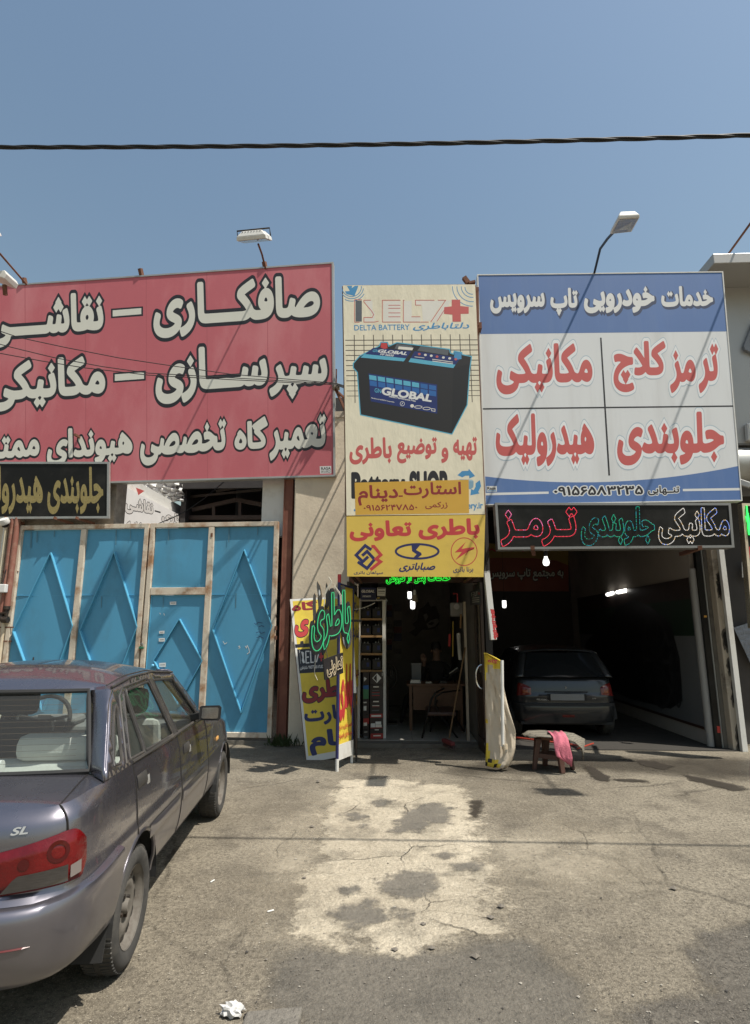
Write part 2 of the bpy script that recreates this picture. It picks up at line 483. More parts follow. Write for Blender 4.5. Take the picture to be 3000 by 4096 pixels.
M = dict(
    plaster=pm('plaster', (.70, .60, .46), .95, var=.10, scale=1.6, bump=.22, bscale=30, dirt=(.42, .34, .26), damt=.5, dscale=1.3),
    rubble=pm('rubble', (.38, .33, .27), .95, var=.5, scale=9, bump=1., bscale=11),
    rust_post=pm('rusty_brown_paint', (.19, .07, .045), .8, var=.3, scale=3, dirt=(.30, .16, .10), damt=.6, dscale=3),
    cream_rust=pm('cream_paint_rusting', (.62, .54, .43), .75, var=.12, dirt=(.30, .14, .055), damt=.9, dscale=3.2, dlo=.475, bump=.15),
    blue=pm('blue_sheet_paint', (.078, .295, .465), .5, var=.13, scale=1.1, dirt=(.075, .21, .30), damt=.6, dscale=1.6, bump=.08, bscale=2.2, stretch=(1, 1, .5)),
    blue_edge=pm('blue_bar_paint', (.10, .37, .56), .4, var=.1),
    red_panel=pm('red_sign_face', (.50, .125, .145), .6, var=.12, scale=.6, dirt=(.57, .23, .245), damt=.6, dscale=.6, bump=.10, bscale=60, stretch=(1.6, 1, .6)),
    alu=pm('grey_aluminium', (.42, .42, .40), .45, .5, dirt=(.25, .21, .17), damt=.4),
    cream_ink=pm('cream_vinyl', (.66, .65, .57), .5, var=.05), black_ink=pm('black_vinyl', (.018, .016, .018), .45, var=.2),
    white_ink=pm('white_vinyl', (.68, .68, .66), .5, var=.05), gold=pm('gold_foil', (.42, .32, .13), .35, .55, var=.45, scale=35, bump=.3, bscale=60),
    black_gloss=pm('black_gloss_panel', (.014, .013, .012), .28, var=.3, spec=.18, dirt=(.045, .042, .038), damt=.4),
    cream_banner=pm('cream_banner_cloth', (.74, .68, .52), .6, var=.05, scale=1.5, bump=.9, bscale=1.6, dirt=(.60, .54, .41), damt=.5, dscale=1.2, stretch=(1.5, 1, .6)),
    yellow=pm('yellow_banner_cloth', (.66, .46, .08), .6, var=.07, scale=1.5, bump=.3, bscale=3, dirt=(.55, .38, .09), damt=.5),
    yellow2=pm('yellow_canvas', (.70, .53, .055), .65, var=.12, scale=3, bump=.4, bscale=5, dirt=(.5, .36, .07), damt=.5, dscale=2.5),
    orange_strip=pm('orange_film', (.66, .38, .05), .5, var=.06, trans=.12),
    red_ink=pm('red_ink', (.50, .045, .045), .55, var=.1), red_ink2=pm('faded_red_ink', (.52, .10, .09), .55, var=.1), darkred_ink=pm('dark_red_ink', (.24, .018, .02), .55, var=.1),
    blue_ink=pm('light_blue_ink', (.06, .25, .47), .55, var=.1), navy_ink=pm('navy_ink', (.018, .02, .10), .5, var=.1), royal=pm('royal_blue_print', (.085, .165, .37), .55, var=.10, scale=.9, dirt=(.13, .21, .40), damt=.6, stretch=(2.5, 1, .35)),
    cyan_ink=pm('cyan_ink', (.10, .40, .55), .5), label_blue=pm('label_blue_ink', (.008, .022, .13), .5), label_mid=pm('label_mid_blue_ink', (.02, .12, .36), .5),
    grid_ink=pm('grid_brown_ink', (.075, .06, .045), .55), batt=pm('battery_black_ink', (.014, .012, .011), .5, var=.2), batt2=pm('battery_side_ink', (.008, .007, .007), .5), grey_ink=pm('grey_ink', (.10, .11, .12), .5), pale_ink=pm('pale_grey_ink', (.70, .67, .60), .5),
    white_sign=pm('white_sign_face', (.66, .67, .67), .55, var=.07, scale=.7, dirt=(.55, .55, .54), damt=.6, dscale=.9, stretch=(2.5, 1, .35), bump=.12, bscale=1.2),
    halo=pm('pale_blue_halo', (.42, .50, .55), .55), halo_w=pm('white_halo', (.74, .75, .75), .55), shadow_ink=pm('navy_shadow_ink', (.03, .045, .10), .55),
    wood=pm('wood_brown', (.13, .06, .028), .5, var=.25, scale=6, stretch=(1, 1, 8)), wood_edge=pm('shelf_wood', (.34, .20, .085), .6, var=.2, scale=8),
    dark_door=pm('dark_brown_door', (.030, .015, .010), .35, var=.3, dirt=(.07, .045, .03), damt=.4), dark_head=pm('brown_header', (.05, .022, .016), .5, var=.3),
    steel=pm('chrome', (.6, .6, .6), .15, 1.), dark_metal=pm('dark_metal', (.05, .045, .04), .5, .6, dirt=(.12, .06, .03), damt=.5), rust=pm('rusty_steel', (.17, .075, .045), .85, .2, var=.4, scale=8),
    white_paint=pm('white_paint', (.66, .65, .61), .5, var=.06, dirt=(.40, .36, .30), damt=.4, dscale=4), white_plain=pm('white_plastic', (.70, .69, .66), .4, var=.04),
    red_pipe=pm('red_brown_pipe', (.25, .10, .07), .6, var=.2, dirt=(.38, .28, .2), damt=.5, dscale=6), cream_pipe=pm('cream_conduit', (.62, .54, .40), .6, dirt=(.3, .2, .12), damt=.5),
    dark_wall=pm('dirty_shade_wall', (.055, .05, .047), .9, var=.3), shop_wall=pm('shop_wall_panel', (.22, .20, .18), .7, var=.2, dirt=(.10, .08, .07), damt=.5), garage_white=pm('garage_white_wall', (.42, .375, .33), .8, var=.12, dirt=(.2, .17, .14), damt=.4, dscale=.8),  # dark_wall: dirty wall whose base colour also carries the interiors' shade
    tile=pm('floor_tile', (.42, .40, .36), .3, var=.1, dirt=(.2, .17, .14), damt=.5), black_rubber=pm('black_rubber', (.02, .02, .02), .8, var=.2), cable=pm('black_cable', (.012, .012, .012), .6),
    cladding=pm('grey_cladding', (.43, .42, .40), .4, .25, var=.04, dirt=(.36, .34, .31), damt=.4, dscale=.5), soffit=pm('dark_cladding', (.16, .15, .14), .5, .2),
)
M['plaster_dark'] = pm('dirty_concrete', (.16, .145, .12), .95, var=.3, scale=3, bump=.5, bscale=16, dirt=(.06, .05, .045), damt=.6, dscale=3)
M['stained'] = pm('sooted_plaster', (.48, .41, .32), .9, var=.15, bump=.3, bscale=12, dirt=(.03, .025, .022), damt=.95, dscale=2.3, dlo=.545)
# ---------------------------------------------------------------- ground
def ground_mat(name, c1, c2, c3, crack=.35, cracksc=.55, speck=.5):
    m = bpy.data.materials.new(name); m.use_nodes = True; nt = m.node_tree; N, L = nt.nodes, nt.links; b = N['Principled BSDF']
    tc = N.new('ShaderNodeTexCoord')
    def noise(sc, det=8, ro=.6, src=None):
        n = N.new('ShaderNodeTexNoise'); n.inputs['Scale'].default_value = sc; n.inputs['Detail'].default_value = det; n.inputs['Roughness'].default_value = ro
        L.new(src or tc.outputs['Object'], n.inputs['Vector']); return n
    def ramp(src, a, c, lo=0., hi=1.):
        r = N.new('ShaderNodeMapRange'); r.inputs[1].default_value = a; r.inputs[2].default_value = c; r.inputs[3].default_value = lo; r.inputs[4].default_value = hi
        L.new(src, r.inputs[0]); return r.outputs[0]
    def mix(f, a, c, blend='MIX'):
        x = N.new('ShaderNodeMix'); x.data_type = 'RGBA'; x.blend_type = blend
        for s, v in ((0, f), (6, a), (7, c)):
            if hasattr(v, 'is_linked'): L.new(v, x.inputs[s])
            elif s: x.inputs[s].default_value = tuple(v)+(1,)
            else: x.inputs[s].default_value = v
        return x.outputs[2]
    big = noise(.55, 9, .62); mid = noise(2.6, 8, .65); fine = noise(38, 4, .7); grit = noise(150, 2, .5)
    col = mix(ramp(big.outputs['Fac'], .38, .62), c1, c2)
    col = mix(ramp(mid.outputs['Fac'], .50, .66, 0, .85), col, c3)
    mid2 = noise(7.5, 9, .7); col = mix(ramp(mid2.outputs['Fac'], .54, .66, 0, .55), col, tuple(min(1, v*1.2) for v in c2)); mid3 = noise(12, 9, .7); col = mix(ramp(mid3.outputs['Fac'], .56, .68, 0, .6), col, tuple(v*.7 for v in c3))
    col = mix(ramp(fine.outputs['Fac'], .44, .66, 0, speck), col, tuple(v*.55 for v in c1))
    col = mix(ramp(grit.outputs['Fac'], .58, .70, 0, speck*.9), col, tuple(min(1, v*1.55) for v in c2))
    # cracks: voronoi borders on warped coordinates
    wv = N.new('ShaderNodeMix'); wv.data_type = 'RGBA'; wv.inputs[0].default_value = .22; L.new(tc.outputs['Object'], wv.inputs[6]); L.new(noise(1.7, 6).outputs['Color'], wv.inputs[7])
    vo = N.new('ShaderNodeTexVoronoi'); vo.feature = 'DISTANCE_TO_EDGE'; vo.inputs['Scale'].default_value = cracksc; L.new(wv.outputs[2], vo.inputs['Vector'])
    gate = ramp(noise(.8, 4).outputs['Fac'], .47, .6)
    cr = N.new('ShaderNodeMath'); cr.operation = 'MULTIPLY'; L.new(ramp(vo.outputs['Distance'], .0, .012, 1, 0), cr.inputs[0]); L.new(gate, cr.inputs[1])
    crk = N.new('ShaderNodeMath'); crk.operation = 'MULTIPLY'; L.new(cr.outputs[0], crk.inputs[0]); crk.inputs[1].default_value = crack
    col = mix(crk.outputs[0], col, (.035, .03, .025))
    # oil drips
    oil = noise(1.15, 5, .5); ol = ramp(oil.outputs['Fac'], .665, .70, 0, .55)
    col = mix(ol, col, (.06, .053, .045))
    L.new(col, b.inputs['Base Color']); b.inputs['Roughness'].default_value = .93; b.inputs['Specular IOR Level'].default_value = .25
    h1 = N.new('ShaderNodeMath'); h1.operation = 'MULTIPLY_ADD'; L.new(mid.outputs['Fac'], h1.inputs[0]); h1.inputs[1].default_value = 1.6; L.new(fine.outputs['Fac'], h1.inputs[2])
    h2 = N.new('ShaderNodeMath'); h2.operation = 'SUBTRACT'; L.new(h1.outputs[0], h2.inputs[0]); L.new(cr.outputs[0], h2.inputs[1])
    bp = N.new('ShaderNodeBump'); bp.inputs['Strength'].default_value = .8; bp.inputs['Distance'].default_value = .03; L.new(h2.outputs[0], bp.inputs['Height'])
    L.new(bp.outputs[0], b.inputs['Normal']); MATS[name] = m; return m
M['asphalt'] = ground_mat('worn_asphalt', (.175, .150, .113), (.305, .268, .205), (.125, .108, .085), .4, .5, .9)
M['apron'] = ground_mat('cement_apron', (.44, .38, .285), (.66, .58, .445), (.25, .22, .17), .5, 1.6, .45)
M['spot'] = ground_mat('asphalt_patch', (.185, .17, .145), (.22, .20, .17), (.15, .14, .12), .2, .5, .4)
M['rough'] = ground_mat('rough_asphalt', (.15, .136, .115), (.20, .18, .15), (.11, .10, .088), .4, .9, 1.)
M['wet'] = pm('oily_wet_stain', (.055, .047, .038), .35, var=.4, scale=5, bump=.3, bscale=30)
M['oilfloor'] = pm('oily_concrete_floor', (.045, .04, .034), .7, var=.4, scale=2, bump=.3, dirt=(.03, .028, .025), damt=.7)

def inset_of(pts, X, Y):
    """signed distance to a polygon outline, positive inside"""
    P_ = np.array(pts); D = np.full(X.shape, 9.); ins = np.zeros(X.shape, bool)
    for (ax, ay), (bx, by) in zip(P_, np.roll(P_, -1, 0)):
        dx, dy = bx-ax, by-ay; t = np.clip(((X-ax)*dx+(Y-ay)*dy)/(dx*dx+dy*dy+1e-12), 0, 1); D = np.minimum(D, np.hypot(X-ax-t*dx, Y-ay-t*dy))
        c = (ay > Y) != (by > Y); ins ^= c & (X < dx*(Y-ay)/(by-ay+1e-12)+ax)
    return np.where(ins, D, -D)
def soft(mat, name, wid=.05, amp=.3, sc=5., full=1.):
    """the material fading out raggedly where the mesh attribute 'inset' runs to zero"""
    m = M[mat].copy(); m.name = name; nt = m.node_tree; N, L = nt.nodes, nt.links
    at = N.new('ShaderNodeAttribute'); at.attribute_name = 'inset'; tc = N.new('ShaderNodeTexCoord')
    n = N.new('ShaderNodeTexNoise'); n.inputs['Scale'].default_value = sc; n.inputs['Detail'].default_value = 9; n.inputs['Roughness'].default_value = .68; L.new(tc.outputs['Object'], n.inputs['Vector'])
    a = N.new('ShaderNodeMath'); a.operation = 'MULTIPLY_ADD'; L.new(n.outputs['Fac'], a.inputs[0]); a.inputs[1].default_value = amp; a.inputs[2].default_value = -amp*.5
    d = N.new('ShaderNodeMath'); L.new(a.outputs[0], d.inputs[0]); L.new(at.outputs['Fac'], d.inputs[1])
    r = N.new('ShaderNodeMapRange'); r.interpolation_type = 'SMOOTHSTEP'; r.inputs[1].default_value = -wid; r.inputs[2].default_value = wid; r.inputs[4].default_value = full; L.new(d.outputs[0], r.inputs[0])
    t = N.new('ShaderNodeBsdfTransparent'); ms = N.new('ShaderNodeMixShader'); L.new(r.outputs[0], ms.inputs[0]); L.new(t.outputs[0], ms.inputs[1]); L.new(N['Principled BSDF'].outputs[0], ms.inputs[2]); L.new(ms.outputs[0], N['Material Output'].inputs[0])
    MATS[name] = m; return m
def blot(name, polys, z, mat, cell=.05, margin=.2):
    W_ = [[G('8', x, y)[:2] for x, y in pts] for pts in polys]; allp = np.concatenate([np.array(p) for p in W_])
    xs = np.arange(allp[:, 0].min()-margin, allp[:, 0].max()+margin, cell); ys = np.arange(allp[:, 1].min()-margin, allp[:, 1].max()+margin, cell); X, Y = np.meshgrid(xs, ys)
    D = np.max([inset_of(p, X, Y) for p in W_], 0); keep = D > -margin; idx = -np.ones(X.shape, int); vs = []
    f = [(j, i) for j in range(len(ys)-1) for i in range(len(xs)-1) if keep[j:j+2, i:i+2].all()]
    mb = MB()
    def vid(j, i):
        if idx[j, i] < 0: idx[j, i] = len(vs); vs.append((X[j, i], Y[j, i], z, D[j, i]))
        return int(idx[j, i])
    F_ = [(vid(j, i), vid(j, i+1), vid(j+1, i+1), vid(j+1, i)) for j, i in f]
    mb.add([v[:3] for v in vs], F_); o = mb.build(name, mat); at = o.data.attributes.new('inset', 'FLOAT', 'POINT'); at.data.foreach_set('value', [v[3] for v in vs]); return struct(o)

g = MB(); g.add([(-150, -60, 0), (150, -60, 0), (150, 240, 0), (-150, 240, 0)], [(0, 1, 2, 3)])
struct(g.build('ground', M['asphalt']))
blot('pavement', [[(325, 185), (420, 175), (560, 190), (690, 195), (735, 250), (742, 320), (720, 345), (790, 400), (755, 435), (800, 490), (795, 560), (812, 690), (700, 700), (600, 715), (550, 750), (480, 765), (395, 728), (300, 712), (130, 705), (100, 685), (120, 640), (155, 560), (190, 480), (240, 430), (228, 330), (262, 255)]], .004, soft('apron', 'cement_apron_edge', .07, .85, 3.6, .84))
blot('pavement', [[(415, 525), (480, 500), (560, 475), (628, 500), (622, 545), (640, 570), (560, 575), (470, 570)],
    [(275, 630), (330, 590), (410, 582), (440, 620), (425, 655), (370, 676), (300, 660)],
    [(480, 325), (540, 275), (600, 256), (662, 275), (655, 300), (668, 335), (600, 322), (575, 352), (490, 360)],
    [(400, 262), (435, 248), (475, 252), (455, 270), (418, 275)], [(310, 300), (350, 292), (398, 305), (375, 322), (330, 320)],
    [(610, 432), (650, 425), (685, 433), (660, 444)], [(655, 462), (700, 458), (770, 470), (755, 487), (690, 478)], [(312, 540), (345, 533), (362, 548), (335, 557)], [(340, 340), (370, 332), (382, 345), (360, 354)],
    [(455, 590), (500, 605), (525, 640), (505, 662), (480, 630)]], .008, soft('spot', 'asphalt_island_edge', .05, .45, 6., .68), .035)
blot('pavement', [[(1095, 128), (1140, 145), (1190, 175), (1180, 190), (1140, 180), (1110, 150)], [(1275, 118), (1340, 122), (1400, 138), (1370, 150), (1330, 142), (1290, 133)],
    [(1430, 165), (1500, 178), (1590, 195), (1640, 212), (1610, 222), (1540, 205), (1460, 185)], [(732, 250), (760, 248), (768, 270), (752, 300), (740, 318), (728, 300)], [(1190, 180), (1230, 178), (1300, 182), (1320, 190), (1260, 190)],
    [(1585, 205), (1625, 203), (1632, 216), (1600, 220)]], .006, soft('wet', 'wet_stain_edge', .03, .22, 6., .85), .04)
blot('pavement', [[(640, 130), (900, 118), (1150, 110), (1500, 108), (1900, 125), (1900, 185), (1500, 175), (1150, 150), (900, 158), (700, 160)]], .0025, soft('wet', 'traffic_grime', .25, .9, 1.6, .55), .08, .4)
blot('pavement', [[(60, 420), (200, 260), (330, 200), (180, 520), (90, 690), (40, 640)], [(780, 380), (1000, 330), (1250, 360), (1300, 520), (1000, 560), (820, 520)]], .003, soft('apron', 'cement_wash', .3, 1.1, 1.8, .5), .08, .4)
blot('pavement', [[(100, 740), (400, 745), (700, 740), (900, 720), (980, 790), (1100, 870), (1150, 1000), (600, 1100), (150, 1050), (60, 900)]], .002, soft('spot', 'smooth_cement', .08, .45, 1.6, .55), .08, .4)
blot('pavement', [[(1480, 690), (1700, 640), (1900, 660), (1900, 1100), (1200, 1080), (1210, 960), (1400, 930), (1500, 900), (1490, 760)]], .0022, soft('rough', 'rough_asphalt_edge', .06, .6, 1.8, .7), .08, .3)
# garage floor and the sunk slab edge at the bottom of the frame
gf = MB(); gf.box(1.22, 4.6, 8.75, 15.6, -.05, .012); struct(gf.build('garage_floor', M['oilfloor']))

# ---------------------------------------------------------------- buildings
YF = 8.95                                                      # front of the shops
shop = thing('battery_shop', 'narrow dark battery shop with beige plaster pier, open between workshop gate and garage', 'shop', (0, YF, 0))
w = MB(); w.box(-1.655, -.66, 8.9, 9.25, 0, 5.05); pier = w.build('pier', M['plaster'], shop, bevel=.02)
w = MB(); w.box(-1.66, -.70, 8.885, 8.93, 4.99, 5.09); w.build('coping', M['stained'], shop)
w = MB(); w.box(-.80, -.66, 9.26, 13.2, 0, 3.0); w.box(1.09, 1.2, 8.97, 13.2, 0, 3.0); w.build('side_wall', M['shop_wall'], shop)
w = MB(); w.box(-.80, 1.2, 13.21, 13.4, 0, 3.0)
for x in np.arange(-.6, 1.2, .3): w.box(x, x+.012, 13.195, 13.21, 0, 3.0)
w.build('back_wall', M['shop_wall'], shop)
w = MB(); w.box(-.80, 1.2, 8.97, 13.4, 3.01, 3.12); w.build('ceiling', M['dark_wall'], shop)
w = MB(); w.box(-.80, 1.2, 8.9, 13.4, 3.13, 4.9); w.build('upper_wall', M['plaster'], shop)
w = MB(); w.box(-.655, 1.2, 8.72, 8.88, 2.33, 3.0); w.build('header', M['dark_head'], shop)
w = MB(); w.box(-.655, 1.085, 8.80, 9.02, .0, .055); w.build('threshold', M['plaster_dark'], shop)
w = MB()
x = -.65
while x < 1.05:
    y = 9.03
    while y < 13.0:
        w.box(x+.002, min(x+.40, 1.08)-.002, y+.002, min(y+.4, 13.19)-.002, .02, .058); y += .4
    x += .4
w.build('tile_floor', M['tile'], shop)
w = MB(); w.box(-.655, 1.085, 9.02, 13.2, .0, .054); w.build('floor_slab', M['plaster_dark'], shop)
w = MB(); w.box(-.78, -.70, 8.86, 8.895, 2.2, 5.0); w.box(-.80, -.66, 8.84, 8.86, 2.55, 2.63); w.build('wall_strip', M['rust'], shop)

garage = thing('garage', 'dark open repair garage under the blue and white sign', 'garage', (2.8, YF, 0))
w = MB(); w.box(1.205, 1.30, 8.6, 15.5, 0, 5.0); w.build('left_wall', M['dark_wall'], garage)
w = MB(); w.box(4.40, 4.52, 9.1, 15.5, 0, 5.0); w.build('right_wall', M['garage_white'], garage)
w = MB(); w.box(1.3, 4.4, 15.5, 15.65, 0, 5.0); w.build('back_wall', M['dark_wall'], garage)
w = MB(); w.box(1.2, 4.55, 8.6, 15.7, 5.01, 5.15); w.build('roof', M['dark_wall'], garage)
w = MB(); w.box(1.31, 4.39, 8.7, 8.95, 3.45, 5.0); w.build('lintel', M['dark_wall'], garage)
for (zx, wx, y0, y1, mt, nm) in ((380, 60, 9.02, 9.1, 'white_paint', 'sheet_edge'),):
    pass
# right jamb: each strip stands on the ground where the photograph shows its foot
YJ = YP(8.86)
def foot(x0, x1, y, Y): return Plane((0, Y, 0), (0, -1, 0)).hit('G', x0, y)[0], Plane((0, Y, 0), (0, -1, 0)).hit('G', x1, y)[0]
xa, xb = foot(392, 462, 2010, 9.0); w = MB(); w.lathe([((xb-xa)/2, .0), ((xb-xa)/2, 2.52)], ((xa+xb)/2, 9.02, .02), n=16); w.build('sheet_roll', pm('curled_sheet', (.30, .29, .275), .6), garage, smooth=True)
xa, xb = foot(462, 512, 2000, 8.92); w = MB(); w.box(xa, xb, 8.92, 9.0, 0, 3.6); post = w.build('shutter_post', M['black_gloss'], garage, bevel=.004)
xa, xb = foot(515, 540, 1985, 8.95); w = MB(); w.lathe([((xb-xa)/2+.012, 0), ((xb-xa)/2+.012, 3.6)], ((xa+xb)/2, 8.98, 0), n=12); w.build('conduit', M['alu'], garage, smooth=True)
xa, xb = foot(545, 640, 2030, 8.9); w = MB(); w.box(xa, xb, 8.93, 9.2, 0, 3.6); w.build('jamb', M['plaster_dark'], garage)
xa, xb = foot(628, 692, 2065, 8.76); w = MB(); w.box(xa, xb, 8.80, 9.0, 0, 3.6); w.build('pilaster', M['stained'], garage, bevel=.008)
soot = pm('soot', (.016, .014, .012), .9, var=.5, scale=30); soot2 = pm('soot_edge', (.10, .085, .068), .9, var=.6, scale=30)
pr = Print('G', YP(8.799), garage)
for cx_, cy_, rx_, ry_ in ((494, 655, 22, 70), (546, 1082, 22, 88), (580, 1322, 22, 55), (610, 1545, 18, 85), (660, 1935, 26, 95), (480, 560, 14, 40)):
    r0 = np.random.default_rng(int(cy_)); ph = r0.uniform(0, 6, 3)
    for k_, mt_, o_ in ((1.35, soot2, .01), (.9, soot, .02)): pr.poly(mt_, [(cx_+rx_*k_*math.cos(t)*(1+.3*math.sin(3*t+ph[0])+.2*math.sin(7*t+ph[1])), cy_+ry_*k_*math.sin(t)*(1+.2*math.sin(5*t+ph[2]))) for t in np.linspace(0, 2*math.pi, 36)[:-1]], o_, 'soot_stain')
pr.done()
xa, xb = foot(694, 742, 2090, 8.72); w = MB(); w.box(xa, xb, 8.72, 8.79, 0, 3.6); w.build('corner_strip', M['white_paint'], garage, bevel=.004)
XW = xb
# stickers on the black post
pr = Print('G', YP(8.918), post)
pr.poly(pm('orange_sticker', (.6, .3, .04), .5), [(356, 885), (380, 885), (381, 902), (357, 902)], .002, 'sticker')
pr.poly(pm('red_sticker', (.45, .03, .02), .5), [(467, 1835), (494, 1838), (500, 1895), (473, 1893)], .002, 'sticker'); pr.done()

# mural on the garage's right wall: a poster of a dark sports car on a track
mur = thing('wall_poster', 'large dark poster of a sports car along the right wall inside the garage', 'poster', (4.39, 11, 0))
MX = Plane((4.385, 11, 0), (-1, 0, 0))
w = MB(); w.box(4.385, 4.398, 9.15, 14.9, .22, 2.42); w.build('sheet', pm('poster_grey', (.17, .175, .18), .35, var=.1), mur)
def mp(pts, mat, off, nm): b = MB(); b.add([(4.385-off, y, z) for y, z in pts], [tuple(range(len(pts)))]); return b.build(nm, mat, mur)
mp([(9.15, 1.55), (14.9, 1.55), (14.9, 2.1), (9.15, 2.1)], pm('poster_green', (.022, .042, .026), .4), .003, 'print')
mp([(9.15, 2.1), (14.9, 2.1), (14.9, 2.42), (9.15, 2.42)], pm('poster_brown', (.05, .034, .031), .4, var=.5, scale=4), .003, 'print')
pd = pm('poster_black', (.018, .018, .02), .3); pg = pm('poster_rim', (.045, .045, .048), .4)
mp([(9.75, .55), (9.7, 1.2), (9.9, 1.75), (10.6, 2.05), (11.3, 2.2), (12.2, 2.12), (12.9, 1.75), (14.4, 1.4), (14.7, .9), (14.5, .5), (12, .35), (10.2, .38)], pd, .006, 'print')
for (cy, cz, rx, rz) in ((10.55, 1.12, .62, .82), (9.9, .95, .2, .55)):
    b = MB(); k = 40
    for r0, r1 in ((.86, .95), (.40, .44)):
        P0 = [(4.376, cy+rx*r0*math.cos(2*math.pi*i/k), cz+rz*r0*math.sin(2*math.pi*i/k)) for i in range(k)]; P1 = [(4.376, cy+rx*r1*math.cos(2*math.pi*i/k), cz+rz*r1*math.sin(2*math.pi*i/k)) for i in range(k)]
        b.add(P0+P1, [(i, (i+1) % k, k+(i+1) % k, k+i) for i in range(k)])
    for i in range(10):
        a = 2*math.pi*i/10; b.add([(4.375, cy+rx*r*math.cos(a+d), cz+rz*r*math.sin(a+d)) for r, d in ((.1, -.2), (.86, -.06), (.86, .06), (.1, .2))], [(0, 1, 2, 3)])
    b.build('print', pg, mur)
mp([(9.15, .22), (14.9, .22), (14.9, .26), (9.15, .26)], M['dark_head'], .004, 'border'); 
# grey clad building at the right
clad = thing('clad_building', 'grey metal clad building with a jutting cornice at the right edge', 'building', (6, 8.6, 0))
CW = YP(8.6); CF = YP(7.95)
zt = CF.hit('C', 396, 185)[2]; zb = CF.hit('C', 400, 248)[2]; xl = CF.hit('C', 396, 185)[0]
w = MB(); w.box(xl+.02, 12, 7.95, 14, zb, zt); w.build('cornice', M['cladding'], clad, bevel=.01)
zlow = CW.hit('C', 600, 1408)[2]
w = MB(); w.box(xl+.10, 12, 8.6, 14, zlow, zb-.002)
w.build('wall', M['cladding'], clad)
w = MB(); w.box(xl+.1, 12, 8.592, 8.6, zlow-.03, zlow); w.build('trim', M['soffit'], clad)
zr = CW.hit('C', 600, 1640)[2]; rr = (zlow-zr)/2
w = MB(); w.lathe([(.02, 0), (rr, 0), (rr, 7.0)], (xl+.1, 8.75, (zlow+zr)/2-.03), (1, 0, 0), 24); w.build('shutter_housing', M['alu'], clad, smooth=True)
w = MB(); w.box(xl+.15, 12, 9.3, 14, 0, zr-.1); w.build('dark_interior', M['dark_wall'], clad)  # solid block; the bay's darkness is put into its dark face
for xx in (5.9, 7.1): 
    w = MB(); w.box(xx, xx+.012, 8.594, 8.6, zlow, zb-.01); w.build('panel_joint', M['soffit'], clad)
# dark curved shadow shape on the cladding, built as a slate coloured board
lb = thing('shadow_board', 'dark rounded shadow shape built as a board high on the grey clad wall', 'board', CW.hit('C', 640, 800))
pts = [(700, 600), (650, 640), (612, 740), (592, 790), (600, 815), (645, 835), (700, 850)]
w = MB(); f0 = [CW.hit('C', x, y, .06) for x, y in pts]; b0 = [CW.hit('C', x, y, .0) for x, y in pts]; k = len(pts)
w.add(f0+b0, [tuple(range(k))]+[(i, (i+1) % k, k+(i+1) % k, k+i) for i in range(k)]); w.build('board', pm('shadow_slate', (.22, .23, .25), .45), lb)
# white lamp box and camera under it
lx = thing('wall_lamp', 'white square lamp on the grey clad wall', 'lamp', CW.hit('C', 625, 1340))
q = quad3('C', [(605, 1290), (690, 1285), (690, 1398), (612, 1398)], CW, .002); n = qnorm(q)
w = MB(); w.hexa([p+n*.09 for p in q], q); w.build('body', M['white_plain'], lx, bevel=.015)
w = MB(); c = sum(q)/4; q2 = [c+(p-c)*.78 for p in q]; w.hexa([p+n*.10 for p in q2], [p+n*.091 for p in q2]); w.build('diffuser', pm('opal', (.78, .77, .72), .3), lx)
cc = YP(8.45)
cm = thing('security_camera', 'white bullet security camera below the grey cladding at the right edge', 'camera', cc.hit('C', 605, 1675))
a, b = cc.hit('C', 583, 1660), cc.hit('C', 632, 1688); w = MB(); w.bar(a, b+np.array((0, -.06, 0)), .085, .085); w.build('body', M['white_plain'], cm, bevel=.012)
w = MB(); w.tube([(a+b)/2+np.array((0, 0, .04)), (a+b)/2+np.array((-.02, .1, .13)), (a+b)/2+np.array((-.02, .16, .16))], .012); w.build('bracket', M['white_plain'], cm)
e = b+np.array((0, -.06, 0)); w = MB(); w.lathe([(0, 0), (.028, 0), (.028, .012)], e, b-a, 16); w.build('lens', M['black_gloss'], cm)

# green neon board cut by the right frame edge
bp = YP(7.9)
nb = thing('neon_board', 'tall dark board with green neon strokes cut off at the right edge', 'sign', bp.hit('C', 645, 1900))
q = quad3('C', [(590, 1795), (800, 1800), (860, 2620), (660, 2600)], bp); n = qnorm(q); w = MB(); w.hexa(q, [p-n*.1 for p in q]); w.build('panel', M['black_gloss'], nb)
w = MB(); frame_of(w, q, n, .035, -.1, .012); w.build('frame', M['cream_pipe'], nb)
grn = em('neon_green', (.03, 1., .10), 2.2); w = MB()
for pts in ([(618, 1815), (632, 1990), (645, 1920), (655, 2000), (668, 1900)], [(625, 1860), (640, 1960), (650, 1880), (665, 1980)], [(616, 1880), (628, 1930), (634, 2000)]):
    w.tube([bp.hit('C', x, y, .02) for x, y in pts], .010, 6)
w.build('neon_tube', grn, nb)
pr = Print('C', bp, nb); pr.poly(M['red_ink'], [(638, 2075), (720, 2075), (726, 2150), (643, 2150)], .004, 'print'); pr.done()
# patterned steel sheet in the neighbouring bay
sp = YP(9.2)
st = thing('patterned_sheet', 'embossed grey steel sheet leaning in the dark bay at the right edge', 'metal sheet', sp.hit('G', 690, 1100))
q = quad3('G', [(612, 990), (800, 930), (860, 1330), (760, 1300)], sp); n = qnorm(q); w = MB(); w.hexa(q, [p-n*.01 for p in q]); w.build('plate', pm('embossed_plate', (.20, .22, .26), .4, .4, var=.5, scale=16, bump=1., bscale=18), st)
pl = thing('paper_notice', 'pale paper notice in the dark bay at the right edge', 'notice', sp.hit('G', 700, 490))
q = quad3('G', [(682, 425), (745, 428), (748, 560), (685, 558)], sp); w = MB(); w.hexa(q, [p-n*.004 for p in q]); w.build('sheet', M['white_paint'], pl)
